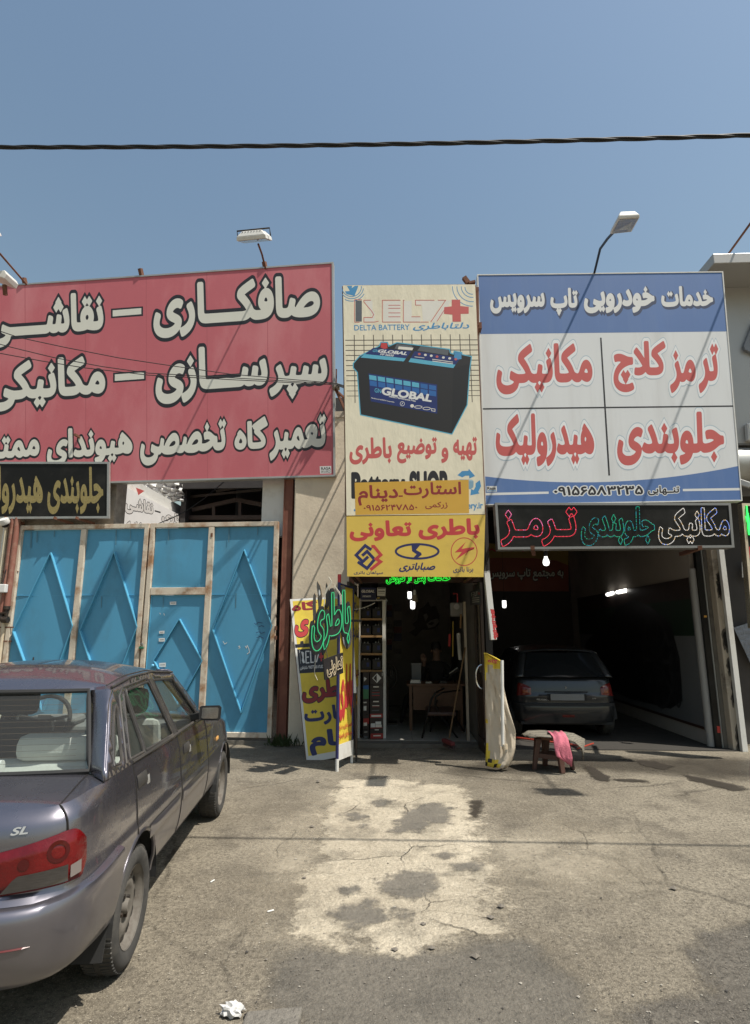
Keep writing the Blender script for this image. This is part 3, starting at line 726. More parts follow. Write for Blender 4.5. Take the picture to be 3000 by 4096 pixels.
# ---------------------------------------------------------------- red sign over the gate
def sign_panel(root, q, thick, face, name='panel'):
    n = qnorm(q); w = MB(); w.hexa(q, [p-n*thick for p in q]); o = w.build(name, face, root); return n
RS = Plane((-1.1, 8.84, 0), (-.045, -1, 0))
red = thing('billboard', 'large red billboard with cream black edged lettering above the blue gate', 'sign', RS.hit('1', 800, 640))
q = quad3('1', [(-420, 262), (1566, 124), (1574, 1120), (-420, 1180)], RS)
n = sign_panel(red, q, .10, M['red_panel'])
w = MB(); frame_of(w, q, n, .028, -.11, .012, inside=False); w.build('frame', M['alu'], red)
ink = [(M['black_ink'], .058, .0, 'outline'), (M['cream_ink'], 0, .004, 'lettering')]
def rtext(t, pts, **k): text(t, '1', pts, RS, ink, red, off=.004, **k)
rtext('صافکـــاری', [(725, 226), (1508, 171), (1508, 421), (725, 476)], bold=.042)
rtext('نقاشــــی', [(-60, 292), (488, 253), (488, 484), (-60, 522)], bold=.042)
rtext('سپر', [(1272, 592), (1543, 570), (1543, 750), (1272, 768)], bold=.042)
rtext('ســـازی', [(735, 532), (1262, 495), (1262, 750), (735, 787)], bold=.042)
rtext('مکانیکی', [(-60, 592), (496, 552), (496, 785), (-60, 823)], bold=.042)
thin = [(M['black_ink'], .05, .0, 'outline'), (M['cream_ink'], 0, .004, 'lettering')]
ink3 = ink; ink = thin
rtext('تعمیر', [(1272, 853), (1540, 834), (1540, 1034), (1272, 1052)], bold=.04)
rtext('گاه', [(1107, 857), (1262, 846), (1262, 992), (1107, 1003)], bold=.04)
rtext('تخصصی', [(662, 884), (1067, 856), (1067, 1048), (662, 1077)], bold=.04)
rtext('هیوندای', [(222, 908), (624, 880), (624, 1056), (222, 1085)], bold=.04)
rtext('ممتاز', [(-85, 912), (186, 893), (186, 1068), (-85, 1088)], bold=.04)
pr = Print('1', RS, red); sm_ = pm('sign_seam', (.42, .10, .115), .6)
for x0, y0, y1 in ((118, 226, 1168), (402, 207, 1160), (690, 187, 1150), (976, 167, 1142), (1262, 147, 1132)): pr.stroke(sm_, [(x0, y0), (x0+4, y1)], 3.2, .001, 'seam')
pr.done()
for a in ([(532, 344), (667, 333), (667, 362), (532, 373)], [(542, 646), (680, 636), (680, 667), (542, 677)]):
    pr = Print('1', RS, red); c = np.mean(np.array(a), 0)
    pr.poly(M['black_ink'], [(p[0]+(8 if p[0] > c[0] else -8), p[1]+(8 if p[1] > c[1] else -8)) for p in a], .004, 'outline')
    pr.poly(M['cream_ink'], a, .008, 'lettering'); pr.done()
pr = Print('1', RS, red)
pr.poly(M['white_ink'], [(1509, 1080), (1563, 1078), (1564, 1113), (1511, 1115)], .003, 'sticker'); pr.done()
text('RASA', '1', [(1516, 1084), (1561, 1082), (1561, 1096), (1516, 1098)], RS, [(M['black_ink'], 0, 0)], red, off=.005, dot=0, bold=.02)
text('09151095221', '1', [(1516, 1101), (1561, 1099), (1561, 1110), (1516, 1112)], RS, [(M['black_ink'], 0, 0)], red, off=.005, dot=0, bold=.01, h=.03)
w = MB()
for x, y in ((670, 172), (1255, 140), (120, 215)): 
    p = RS.hit('1', x, y); w.bar(p+np.array((0, .06, -.1)), p+np.array((-.03, -.02, .09)), .06, .06)
w.build('mount_stub', M['rust'], red)
p = RS.hit('1', 375, 943); w = MB(); w.bar(p, p+np.array((0, -.14, .0)), .035); w.build('bolt', M['rust'], red)
# rusty steel post carrying it, to the right of the gate
wp_ = Plane((-1.1, 8.93, 0), (-.045, -1, 0))
a0, _ = wp_.az('4', 1541, 900); a1, _ = wp_.az('4', 1592, 900)
steel = thing('steel_post', 'rusty red brown steel post between blue gate and plaster pier', 'post', wp_.at((a0+a1)/2, 0))
w = MB(); w.fbox(wp_, a0, a1, 0, 4.1, -.10, .0); w.fbox(wp_, a0, a0+.014, 0, 4.1, .001, .02); w.fbox(wp_, a1-.014, a1, 0, 4.1, .001, .02); w.build('column', M['rust_post'], steel)
w = MB(); w.fbox(wp_, a0-.02, a1+.02, 4.101, 4.14, -.11, .03); w.build('cap_plate', M['rust'], steel)

# ---------------------------------------------------------------- black and gold sign
BS = Plane((-5.5, 8.99, 0), (-.045, -1, 0))
bs = thing('shop_sign', 'black glossy sign with gold lettering hung below the red billboard', 'sign', BS.hit('4', 300, 150))
q = quad3('4', [(-420, 8), (592, 8), (590, 296), (-420, 302)], BS)
n = sign_panel(bs, q, .025, M['black_gloss'])
w = MB(); frame_of(w, q, n, .035, -.03, .012, inside=False); w.build('frame', M['alu'], bs)
gl = [(M['gold'], 0, 0)]
text('جلوبندی', '4', [(262, 24), (568, 24), (568, 282), (262, 282)], BS, gl, bs, bold=.035, ky=1.)
text('هیدرولیک', '4', [(-150, 16), (235, 18), (235, 280), (-150, 282)], BS, gl, bs, bold=.035, ky=1.)
w = MB()
for x in (420, 300, 30): p = BS.hit('4', x, 298); w.bar(p+np.array((0, -.02, -.02)), p+np.array((.25, .12, -.10)), .04)
w.build('bracket', M['rust'], bs)

# ---------------------------------------------------------------- battery banner
BP = YP(7.28)
bb = thing('battery_banner', 'tall cream banner printed with a black car battery above the shop door', 'banner', BP.hit('2', 600, 1750))
qb = quad3('2', [(125, 159), (1043, 152), (1111, 1748), (149, 1757)], BP); n = qnorm(qb)
gr = [[bil(qb, s, t)+n*(.012*math.sin(9*s+4*t)*math.sin(5*t+2*s)*(4*s*(1-s))*0) for s in np.linspace(0, 1, 2)] for t in np.linspace(1, 0, 2)]
w = MB(); w.hexa(qb, [p-n*.012 for p in qb]); w.build('cloth', M['cream_banner'], bb)
w = MB()
for i, j in ((0, 1), (1, 2), (3, 0), (3, 2)): w.bar(qb[i]-n*.035, qb[j]-n*.035, .03)
m = (qb[0]+qb[3])/2; m2 = (qb[1]+qb[2])/2; w.bar(m-n*.035, m2-n*.035, .03)
for p in (qb[0], qb[0]-np.array((0, 0, .16)), qb[1], m, m-np.array((0, 0, .22)), m-np.array((0, 0, .9)), m2): w.bar(p-n*.06+np.array((.03 if p[0] < .2 else -.03, 0, 0)), np.array((p[0]+(.03 if p[0] < .2 else -.03), 8.95, p[2])), .022)
w.build('frame', M['rust'], bb)
pr = Print('2', BP, bb)
ring_clip = lambda c, r, a0, a1: pr.ring(M['blue_ink'], c, r, r, 5, .003, a0, a1, 'emblem')
for r, a0, a1 in ((137, 88, 188), (106, 84, 190), (76, 78, 196), (50, 74, 200)): ring_clip((1022, 166 if r > 60 else 170), r, max(a0, 84), min(a1, 180))
pr.done(); pr = Print('2', BP, bb)
for r, a0, a1 in ((68, -4, 170), (83, 8, 140), (100, 30, 118)): ring_clip((185, 168), r, a0, a1)
pr.poly(M['blue_ink'], [(152, 162), (190, 162), (185, 178), (208, 162), (232, 162), (222, 190), (205, 232), (150, 220), (138, 200), (172, 198)], .003, 'emblem')
pr.done(); pr = Print('2', BP, bb)
# big outlined latin name
k = M['red_ink2']; lw = 4.5
pr.poly(M['pale_ink'], [(275, 266), (330, 266), (330, 330), (346, 352), (344, 410), (272, 410), (272, 386), (322, 386), (330, 372)], .002, 'letter_fill')
for P_ in ([(405, 268), (525, 268), (525, 410), (405, 410)], [(548, 266), (602, 266), (602, 376), (664, 376), (664, 410), (548, 410)], [(630, 266), (830, 266), (780, 330), (740, 400), (680, 410), (672, 298), (632, 296)], [(840, 264), (878, 264), (826, 350), (775, 410), (738, 410)]): pr.poly(M['pale_ink'], P_, .002, 'letter_fill')
pr.poly(M['grey_ink'], [(212, 264), (256, 264), (256, 410), (212, 410)], .003, 'letter_fill')
for P_ in ([(206, 414), (206, 258), (256, 258)], [(205, 415), (240, 415)], [(318, 262), (270, 262), (270, 274), (326, 340), (338, 362), (328, 382), (270, 382), (270, 414), (344, 414), (372, 408)], [(398, 414), (398, 262), (524, 262)], [(440, 297), (524, 297)], [(440, 318), (524, 318)], [(440, 350), (524, 350)], [(440, 377), (524, 377)], [(398, 414), (528, 414)], [(544, 262), (544, 414), (662, 414)], [(544, 262), (552, 262)], [(600, 377), (662, 377)], [(628, 297), (628, 262), (760, 262)], [(628, 296), (668, 296)], [(784, 262), (838, 262), (734, 414)], [(828, 330), (778, 408)], [(664, 414), (720, 414)]):
    pr.stroke(k, P_, lw, .0045, 'letter_edge')
pr.poly(M['red_ink2'], [(880, 258), (938, 258), (940, 302), (998, 308), (998, 356), (942, 357), (944, 411), (886, 411), (884, 362), (826, 357), (828, 310), (880, 305)], .006, 'cross')
# grid behind the battery
for i in range(12):
    y = 540+35.2*i; pr.stroke(M['grid_ink'], [(141+i*.9, y), (1060+i*1.4, y-3)], 5.5 if i < 9 else 4, .0025, 'grid_print')
for i in range(13): x = 203+66.6*i; pr.stroke(M['grid_ink'], [(x, 503-.4*i), (x+6+i*1.2, 975-.4*i)], 5.5, .0032, 'grid_print')
body = [(200, 702), (244, 652), (380, 582), (390, 557), (432, 558), (440, 586), (500, 560), (600, 572), (862, 606), (868, 632), (893, 640), (900, 620), (946, 627), (950, 642), (1014, 656), (1002, 738), (984, 988), (880, 1188), (250, 1055), (246, 1010), (228, 762), (200, 730)]
pr.stroke(M['cyan_ink'], body, 14, .0045, 'battery_print', closed=True)
pr.poly(M['batt'], body, .006, 'battery_print')
pr.poly(M['batt2'], [(890, 738), (1004, 700), (984, 985), (880, 1184)], .0072, 'battery_print')
pr.poly(M['label_blue'], [(250, 656), (336, 592), (600, 618), (545, 686)], .0072, 'battery_print')
pr.poly(M['cyan_ink'], [(246, 660), (276, 636), (562, 666), (546, 687)], .0082, 'battery_print')
pr.poly(M['label_blue'], [(580, 690), (622, 616), (942, 662), (892, 732)], .0072, 'battery_print')
pr.poly(M['cyan_ink'], [(580, 691), (596, 664), (906, 710), (891, 733)], .0082, 'battery_print')
pr.poly(M['grey_ink'], [(484, 598), (498, 566), (608, 578), (596, 612)], .0072, 'battery_print'); pr.poly(M['grey_ink'], [(640, 612), (664, 582), (862, 608), (852, 644)], .0072, 'battery_print')
pr.poly(M['pale_ink'], [(512, 583), (614, 592), (606, 610), (506, 602)], .0085, 'battery_print')
pr.poly(M['red_ink'], [(386, 590), (390, 557), (432, 560), (434, 596), (410, 601)], .0075, 'battery_print'); pr.poly(M['blue_ink'], [(896, 660), (900, 622), (947, 628), (948, 670), (920, 674)], .0075, 'battery_print')
pr.poly(M['label_blue'], [(302, 770), (778, 848), (780, 1050), (318, 964)], .0075, 'battery_print')
for i in range(8):
    a0, a1 = (i+.06)/8, (i+.9)/8
    f = lambda s, t: (302+476*s+.08*t*(1-s), 770+78*s+t)
    pr.poly(M['cyan_ink'] if i < 6 else M['label_mid'], [f(a0, 10), f(a1, 10), f(a1, 42), f(a0, 42)], .0088, 'battery_print')
    pr.poly(M['label_mid'], [f(a0, 48), f(a1, 48), f(a1, 84), f(a0, 84)], .0088, 'battery_print')
for c, r in (((537, 981), 15),): pr.ring(M['white_ink'], c, r, r, 3, .0095, name='battery_print'); pr.stroke(M['white_ink'], [(530, 988), (540, 978), (534, 980), (544, 972)], 3, .0095, 'battery_print')
pr.disc(M['pale_ink'], (605, 996), 13, 12, .0095, 'battery_print')
for c in ((648, 1004), (706, 1014)): pr.ring(M['pale_ink'], c, 26, 9, 4, .0095, name='battery_print')
pr.stroke(M['pale_ink'], [(740, 1014), (764, 1018), (764, 1034), (740, 1030)], 4, .0095, 'battery_print', closed=True)
for i, x in enumerate((655, 697, 738, 778, 822, 866, 908)): pr.disc(M['pale_ink'] if i % 3 else M['red_ink2'], (x, 636+i*6), 10, 8, .0095, 'battery_print')
for y0 in (0, 12): pr.stroke(M['pale_ink'], [(745, 672+y0), (888, 692+y0)], 5, .0095, 'battery_print')
pr.stroke(M['pale_ink'], [(622, 655), (690, 663)], 4, .0095, 'battery_print')
pr.done(); pr = Print('2', BP, bb)
# recycling arrows and carton
def rarrow(a):
    c = (988, 1540); R_ = lambda r, d: (c[0]+r*math.cos(math.radians(a+d)), c[1]+1.02*r*math.sin(math.radians(a+d)))
    pr.poly(M['blue_ink'], [R_(92, -46), R_(97, -20), R_(92, 6), R_(106, 8), R_(78, 46), R_(42, 22), R_(60, 14), R_(60, -12), R_(58, -34)], .004, 'emblem')
for a in (-92, 28, 150): rarrow(a)
pr.poly(pm('carton_ink', (.20, .34, .44), .5), [(935, 1504), (1020, 1508), (1032, 1520), (1030, 1560), (1012, 1574), (938, 1570)], .0055, 'emblem')
pr.poly(pm('carton_ink2', (.33, .46, .54), .5), [(935, 1504), (1020, 1508), (1032, 1520), (945, 1516)], .0065, 'emblem')
pr.done()
def btext(t, pts, mat, off=.004, **k): text(t, '2', pts, BP, [(mat, 0, 0)], bb, off=off, **k)
lat = dict(dot=0, ky=1.)
btext('DELTA BATTERY', [(203, 434), (586, 430), (587, 468), (204, 472)], M['blue_ink'], bold=.012, **lat)
btext('دلتاباطری', [(610, 420), (1000, 416), (1002, 470), (612, 474)], M['blue_ink'], bold=.02, shear=.25, dot=.08)
btext('GLOBAL', [(397, 862), (745, 918), (738, 970), (393, 918)], M['white_ink'], .0095, bold=.045, shear=.1, **lat)
btext('GN', [(345, 872), (391, 879), (390, 908), (344, 901)], M['cyan_ink'], .0095, bold=.01, **lat)
btext('Sealed Maintenance Free', [(445, 921), (630, 956), (629, 968), (443, 934)], M['white_ink'], .0095, bold=.02, h=.03, **lat)
btext('Manufactured by BORNA Corporation', [(322, 936), (482, 966), (481, 976), (321, 946)], M['pale_ink'], .0095, bold=.02, h=.03, **lat)
btext('GLOBAL', [(376, 602), (578, 622), (566, 644), (364, 624)], M['white_ink'], .0092, bold=.045, shear=.1, **lat)
btext('GN', [(338, 601), (372, 604), (362, 624), (328, 620)], M['cyan_ink'], .0092, bold=.01, **lat)
btext('MF 56650', [(388, 630), (480, 640), (474, 654), (382, 643)], M['white_ink'], .0095, bold=.03, **lat)
btext('تهیه', [(890, 1212), (1055, 1210), (1057, 1375), (892, 1377)], M['red_ink2'], bold=.036)
btext('و', [(808, 1286), (856, 1286), (857, 1392), (809, 1392)], M['red_ink2'], bold=.036)
btext('توضیع', [(500, 1217), (775, 1214), (777, 1393), (502, 1395)], M['red_ink2'], bold=.036)
btext('باطری', [(170, 1218), (462, 1216), (464, 1400), (172, 1403)], M['red_ink2'], bold=.036)
btext('Battery', [(182, 1458), (556, 1452), (558, 1690), (184, 1694)], M['black_ink'], bold=.06, **lat)
btext('SHOP', [(586, 1448), (850, 1444), (852, 1642), (588, 1646)], M['black_ink'], bold=.06, **lat)
btext('www.DeltaBattery.ir', [(676, 1672), (1096, 1664), (1097, 1722), (677, 1730)], M['blue_ink'], bold=.03, **lat)
pr = Print('2', BP, bb); pr.poly(M['blue_ink'], [(199, 1720), (206, 1710), (213, 1720), (206, 1730)], .004, 'lettering'); pr.done()
# orange strip pasted over the foot of the banner
pr = Print('2', BP, bb); pr.poly(M['orange_strip'], [(206, 1529), (998, 1508), (1001, 1740), (212, 1753)], .010, 'pasted_strip'); pr.done()
btext('استارت', [(546, 1530), (944, 1524), (945, 1634), (547, 1640)], M['darkred_ink'], .013, bold=.025)
btext('دینام', [(228, 1548), (506, 1543), (508, 1682), (230, 1688)], M['darkred_ink'], .013, bold=.025)
pr = Print('2', BP, bb); pr.stroke(M['darkred_ink'], [(511, 1623), (540, 1622)], 10, .013, 'lettering'); pr.done()
btext('۰۹۱۵۶۲۴۷۸۵۰', [(268, 1684), (640, 1678), (641, 1718), (269, 1724)], M['darkred_ink'], .013, bold=.02, dot=.07)
btext('زرکمی', [(696, 1664), (850, 1661), (851, 1710), (697, 1713)], M['darkred_ink'], .013, bold=.015)

# yellow lower banner wrapped on the canopy box
YB = YP(7.27)
yb = thing('yellow_banner', 'yellow banner with three round and square emblems right above the shop door', 'banner', YB.hit('2', 630, 2000))
q = quad3('2', [(149, 1764), (1113, 1752), (1101, 2184), (154, 2180)], YB); n = qnorm(q)
w = MB(); w.hexa(q, [p-n*.012 for p in q]); w.build('cloth', M['yellow'], yb)
z0, z1 = q[3][2]+.02, q[0][2]-.02
w = MB(); w.box(q[3][0]+.01, q[3][0]+.05, 7.30, 8.70, z0, z1); w.build('left_side', M['dark_head'], yb)
w = MB(); w.box(q[3][0]+.05, q[2][0]-.05, 7.60, 8.70, z1-.02, z1); w.build('top_sheet', M['rust'], yb)
w = MB(); w.box(q[2][0]-.05, q[2][0]-.01, 7.30, 8.70, z0, z1); w.build('right_side', M['dark_head'], yb)
w = MB()
for x in (q[3][0]+.08, (q[3][0]+q[2][0])/2, q[2][0]-.08): w.bar((x, 7.30, z0+.02), (x, 8.72, z0+.02), .03)
w.build('bottom_rail', M['rust'], yb)
def ytext(t, pts, mat, **k): text(t, '2', pts, YB, [(mat, 0, 0)], yb, off=.003, **k)
ytext('باطری', [(648, 1782), (1072, 1776), (1072, 1922), (650, 1926)], M['red_ink'], bold=.042)
ytext('تعاونی', [(170, 1795), (602, 1788), (604, 1930), (172, 1936)], M['red_ink'], bold=.042)
ytext('سپاهان باتری', [(200, 2142), (402, 2142), (402, 2172), (201, 2170)], M['navy_ink'], bold=.02, dot=.08)
ytext('صباباتری', [(516, 2086), (766, 2084), (764, 2150), (514, 2150)], M['navy_ink'], bold=.035, shear=.25, dot=.08)
ytext('برنا باتری', [(890, 2114), (1029, 2112), (1029, 2156), (890, 2158)], M['navy_ink'], bold=.025, dot=.08)
pr = Print('2', YB, yb)
pr.stroke(M['navy_ink'], [(322, 1996), (279, 1966), (216, 2032), (262, 2078), (300, 2042)], 21, .003, 'logo')
pr.stroke(M['navy_ink'], [(258, 2036), (292, 2006), (344, 2062), (292, 2124), (228, 2078)], 21, .0042, 'logo')
pr.stroke(M['red_ink'], [(322, 1972), (340, 1972), (388, 2030), (356, 2058), (386, 2078), (316, 2134)], 22, .0055, 'logo')
pr.done(); pr = Print('2', YB, yb)
pr.ring(M['navy_ink'], (640, 2006), 148, 50, 15, .003, name='logo', n=60)
pr.poly(M['navy_ink'], [(600, 1958), (668, 1954), (632, 1996), (668, 2016), (672, 2030), (628, 2062), (604, 2060), (636, 2026), (604, 2004), (604, 1992)], .0042, 'logo')
pr.done(); pr = Print('2', YB, yb)
pr.ring(M['red_ink'], (966, 2008), 90, 96, 6, .003, name='logo', n=60)
pr.poly(M['red_ink'], [(978, 1940), (900, 2014), (950, 2010), (904, 2068), (1000, 2002), (1030, 1990), (1040, 1976), (985, 1982), (948, 1990)], .0042, 'logo')
pr.stroke(M['red_ink'], [(975, 2034), (994, 2004), (1036, 1986)], 6, .0042, 'logo')
pr.done()
# green neon words under it, fixed on the shop header
NP = YP(8.70)
ns = thing('neon_sign', 'glowing green neon lettering on the dark header under the yellow banner', 'sign', NP.hit('5', 950, 210))
ls, n = text_lines('خدمات پس از فروش', '5', [(735, 160), (1158, 152), (1155, 222), (735, 232)], NP, bold=.03, h=.03)
w = MB()
for c in ls: w.tube([p+n*.015 for p in resample(c, .025)], .0048, 5, closed=True)
w.build('neon_tube', em('neon_bright_green', (.03, .9, .06), 1.0), ns)

# rusty bracket between the banner and the blue sign
bk = thing('sign_bracket', 'rusty angle iron bracket sticking out at the top right of the cream banner', 'bracket', YP(7.7).hit('2', 1048, 200))
w = MB(); P7 = YP(7.42); h = lambda x, y: P7.hit('2', x, y)
w.bar(h(965, 105), h(995, 145), .06); w.bar(h(992, 146), h(1062, 200), .04); w.bar(h(1058, 175), h(1060, 440), .035); w.bar(h(1018, 138), h(1022, 152), .09)
w.build('angle_iron', M['rust'], bk)
p = h(1066, 435); w = MB(); w.bar(p, p+np.array((0, 1.1, 0)), .09); w.build('beam_end', M['rust'], bk)

# ---------------------------------------------------------------- blue and white sign over the garage
WP = YP(7.55)
ws = thing('garage_sign', 'big blue and white sign with red lettering in four fields over the garage', 'sign', WP.hit('3', 850, 800))
qw = quad3('3', [(90, 146), (1491, 129), (1601, 1436), (134, 1461)], WP)
n = sign_panel(ws, qw, .10, M['white_sign'])
w = MB(); frame_of(w, qw, n, .014, -.12, .006, inside=False); w.build('frame', M['white_paint'], ws)
pr = Print('3', WP, ws)
pr.poly(M['royal'], [(91, 147), (1490, 130), (1518, 468), (103, 483)], .003, 'print')
cur = [(130+ (1585-130)*t, 1301*(1-t)**2*1.0+2*t*(1-t)*1392+t*t*1241) for t in np.linspace(0, 1, 24)]
pr.poly(M['royal'], cur+[(1600, 1435), (135, 1460)], .003, 'print')
pr.done(); pr = Print('3', WP, ws)
pr.poly(M['white_ink'], [(133, 1396), (495, 1388), (495, 1401), (133, 1410)], .005, 'print'); pr.done(); pr = Print('3', WP, ws)
pr.poly(M['white_ink'], [(1266, 1373), (1595, 1367), (1596, 1381), (1266, 1386)], .005, 'print')
pr.poly(M['black_ink'], [(790, 504), (799, 504), (848, 1296), (838, 1296)], .004, 'print'); pr.poly(M['black_ink'], [(117, 909), (1555, 893), (1555, 901), (117, 917)], .0055, 'print')
pr.poly(M['white_ink'], [(138, 1357), (197, 1356), (198, 1388), (139, 1390)], .005, 'sticker'); pr.done()
text('Rasa', '3', [(142, 1361), (192, 1360), (192, 1377), (142, 1378)], WP, [(M['black_ink'], 0, 0)], ws, off=.007, bold=.03, dot=0)
pr = Print('3', WP, ws); pr.stroke(M['blue_ink'], [(142, 1384), (194, 1383)], 5, .007, 'sticker'); pr.done()
def wtext(t, pts, layers, **k): text(t, '3', pts, WP, layers, ws, off=.005, **k)
top = [(M['shadow_ink'], .045, 0, 'shadow_print', (.025, -.05)), (M['white_ink'], 0, .004)]
def top_l(wd): return [(M['shadow_ink'], .045, 0, 'shadow_print', (6/wd, -.06)), (M['white_ink'], 0, .004)]
wtext('خدمات', [(1140, 209), (1436, 205), (1440, 322), (1143, 326)], top_l(296), bold=.045)
wtext('خودرویی', [(697, 214), (1102, 209), (1104, 358), (699, 362)], top_l(405), bold=.045)
wtext('تاپ', [(505, 220), (661, 218), (663, 376), (506, 378)], top_l(156), bold=.045)
wtext('سرویس', [(158, 250), (471, 246), (473, 360), (160, 364)], top_l(313), bold=.045)
mid = [(M['halo'], .075, 0, 'halo'), (M['halo_w'], .058, .002, 'halo'), (M['red_ink2'], 0, .004)]
wtext('تر', [(1355, 541), (1468, 539), (1472, 818), (1358, 820)], mid, bold=.042)
wtext('مز', [(1190, 578), (1335, 576), (1340, 818), (1194, 820)], mid, bold=.042)
wtext('کلاچ', [(865, 528), (1163, 524), (1167, 812), (869, 816)], mid, bold=.042)
wtext('مکانیکی', [(192, 541), (743, 534), (748, 820), (196, 828)], mid, bold=.042)
wtext('جلوبندی', [(886, 935), (1498, 928), (1503, 1228), (890, 1236)], mid, bold=.042)
wtext('هیدرولیک', [(189, 942), (752, 935), (757, 1236), (193, 1244)], mid, bold=.042)
low = [(M['white_ink'], .07, 0, 'outline'), (M['black_ink'], 0, .003)]
wtext('۰۹۱۵۶۵۸۳۲۳۵', [(525, 1361), (1036, 1354), (1037, 1404), (526, 1411)], low, bold=.03, dot=.085)
wtext('تنــهایی', [(1066, 1356), (1245, 1353), (1246, 1406), (1067, 1410)], low, bold=.03, dot=.085)

# ---------------------------------------------------------------- LED board below it
LP = YP(7.45)
ld = thing('led_sign', 'long black sign with words outlined in red green and white lights', 'sign', LP.hit('3', 870, 1590))
q = quad3('3', [(200, 1466), (1526, 1468), (1545, 1697), (216, 1708)], LP); n = qnorm(q)
w = MB(); w.hexa(q, [p-n*.16 for p in q]); w.build('panel', M['black_gloss'], ld)
w = MB(); frame_of(w, q, n, .030, -.17, .012, inside=False); w.build('frame', pm('dull_aluminium', (.24, .24, .23), .5, .4), ld)
led = {'r': [em('led_red', (1, .05, .09), .95), em('led_pink', (1., .2, .45), 1.0)], 'g': [em('led_green', (.02, .62, .34), .5), em('led_teal', (.02, .45, .55), .5), em('led_off', (.01, .12, .08), .6)], 'w': [em('led_white', (1, .95, .88), .75), em('led_blue', (.30, .42, 1.), .9), em('led_warm', (1, .72, .4), .7)]}
for t, pts, c in (('تـرمـز', [(222, 1482), (654, 1478), (658, 1698), (224, 1702)], 'r'), ('جلوبندی', [(682, 1478), (1100, 1476), (1102, 1694), (684, 1698)], 'g'), ('مکانیکی', [(1126, 1484), (1528, 1482), (1532, 1688), (1128, 1692)], 'w')):
    ls, n = text_lines(t, '3', pts, LP, bold=.035, h=.02); w = MB(); e1 = (q[1]-q[0])/np.linalg.norm(q[1]-q[0]); e2 = np.cross(n, e1); k = 0
    for cc_ in ls:
        for p in resample(cc_, .017):
            k += 1; mi = int((math.sin(p[0]*5)+math.sin(p[2]*9+p[0]*3)+RNG.normal(0, .8)) > .9) if c != 'g' else int(np.clip(1+RNG.normal(0, .8)+math.sin(p[0]*11), 0, 2))
            if c == 'w' and RNG.random() < .2: mi = 2
            ctr = p+n*.010; rr_ = .0058
            ring = [ctr+rr_*(math.cos(a)*e1+math.sin(a)*e2) for a in (0, 1.05, 2.09, 3.14, 4.19, 5.24)]
            w.add([r-n*.004 for r in ring]+[ctr+n*.003], [(i, (i+1) % 6, 6) for i in range(6)], mi)
    w.build('led_word', led[c], ld)
w = MB()
for x in (330, 640, 1420): p = LP.hit('3', x, 1460); w.bar(p+np.array((0, .05, .0)), p+np.array((0, 1.2, .08)), .05)
for x in (410, 1370): p = LP.hit('3', x, 1712); w.bar(p+np.array((-.02, -.02, 0)), p+np.array((.22, 1.0, .05)), .05)
w.build('bracket', M['rust'], ld)
# red and yellow board on the back wall of the garage
IP = YP(15.46)
ib = thing('inner_board', 'red and yellow board with white lettering on the garage back wall', 'sign', IP.hit('6', 370, 260))
q = quad3('6', [(90, 100), (608, 140), (610, 382), (90, 380)], IP)
w = MB(); n = qnorm(q); w.hexa(q, [p-n*.03 for p in q]); w.build('panel', pm('dull_red_print', (.26, .06, .03), .5, dirt=(.2, .04, .02), damt=.5), ib)
pr = Print('6', IP, ib); pr.poly(pm('dull_yellow_print', (.34, .22, .05), .5), [(90, 100), (608, 140), (608, 232), (540, 205), (400, 190), (220, 188), (90, 192)], .004, 'print'); pr.done()
text('به مجتمع تاپ سرویس', '6', [(150, 250), (580, 248), (580, 318), (150, 322)], IP, [(M['black_ink'], .06, 0, 'outline'), (M['cream_ink'], 0, .004)], ib, off=.005, bold=.03)
pr = Print('6', IP, ib)
for P_ in ([(140, 152), (168, 138), (190, 150), (215, 140)], [(225, 150), (262, 134), (285, 152)], [(292, 148), (322, 138), (345, 150), (370, 142)]): pr.stroke(M['red_ink'], P_, 9, .008, 'worn_print')
pr.done()
# ---------------------------------------------------------------- workshop behind the gate
def A(x): return LEFT.az('4', x, 350)[0]
ga0, gm0, gm1, ga1 = A(107), A(822), A(832), LEFT.az('4', 1535, 325)[0]
gz = (LEFT.az('4', 105, 350)[1]+LEFT.az('4', 1535, 322)[1])/2
yard = thing('workshop', 'open workshop yard with dark timber roof seen between blue gate and red billboard', 'building', LEFT.at(-3, 0))
ap0 = ga0-.02
w = MB(); w.fbox(LEFT, -9.5, ap0, 0, 3.62, -.40, -.07); w.build('side_wall', M['plaster'], yard)
w = MB(); w.fbox(LEFT, ap0+.01, LEFT.az('4', 606, 300)[0], gz+.01, 4.4, -.45, -.12); w.build('lintel_wall', M['rubble'], yard)
w = MB(); w.fbox(LEFT, LEFT.az('4', 1424, 200)[0], LEFT.az('4', 1544, 200)[0], gz-.2, 5.0, -.34, -.20); w.build('jamb_panel', M['white_paint'], yard)
SHD = YP(13.6)
w = MB(); x0, x1 = SHD.hit('4', 1022, 300)[0], SHD.hit('4', 1520, 300)[0]
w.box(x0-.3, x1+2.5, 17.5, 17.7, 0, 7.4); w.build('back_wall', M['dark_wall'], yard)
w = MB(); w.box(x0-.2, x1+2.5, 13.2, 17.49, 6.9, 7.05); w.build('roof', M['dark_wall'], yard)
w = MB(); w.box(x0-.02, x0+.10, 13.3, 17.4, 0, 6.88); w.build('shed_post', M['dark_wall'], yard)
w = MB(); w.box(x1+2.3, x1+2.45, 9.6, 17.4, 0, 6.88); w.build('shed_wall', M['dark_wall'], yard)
w = MB(); w.hexa([(x0-.1, 13.15, 4.9), (x1+2.4, 13.15, 4.9), (x1+2.4, 13.15, 7.1), (x0-.1, 13.15, 7.1)], [(x0-.1, 13.22, 4.9), (x1+2.4, 13.22, 4.9), (x1+2.4, 13.22, 7.1), (x0-.1, 13.22, 7.1)]); w.build('eaves_board', M['dark_wall'], yard)
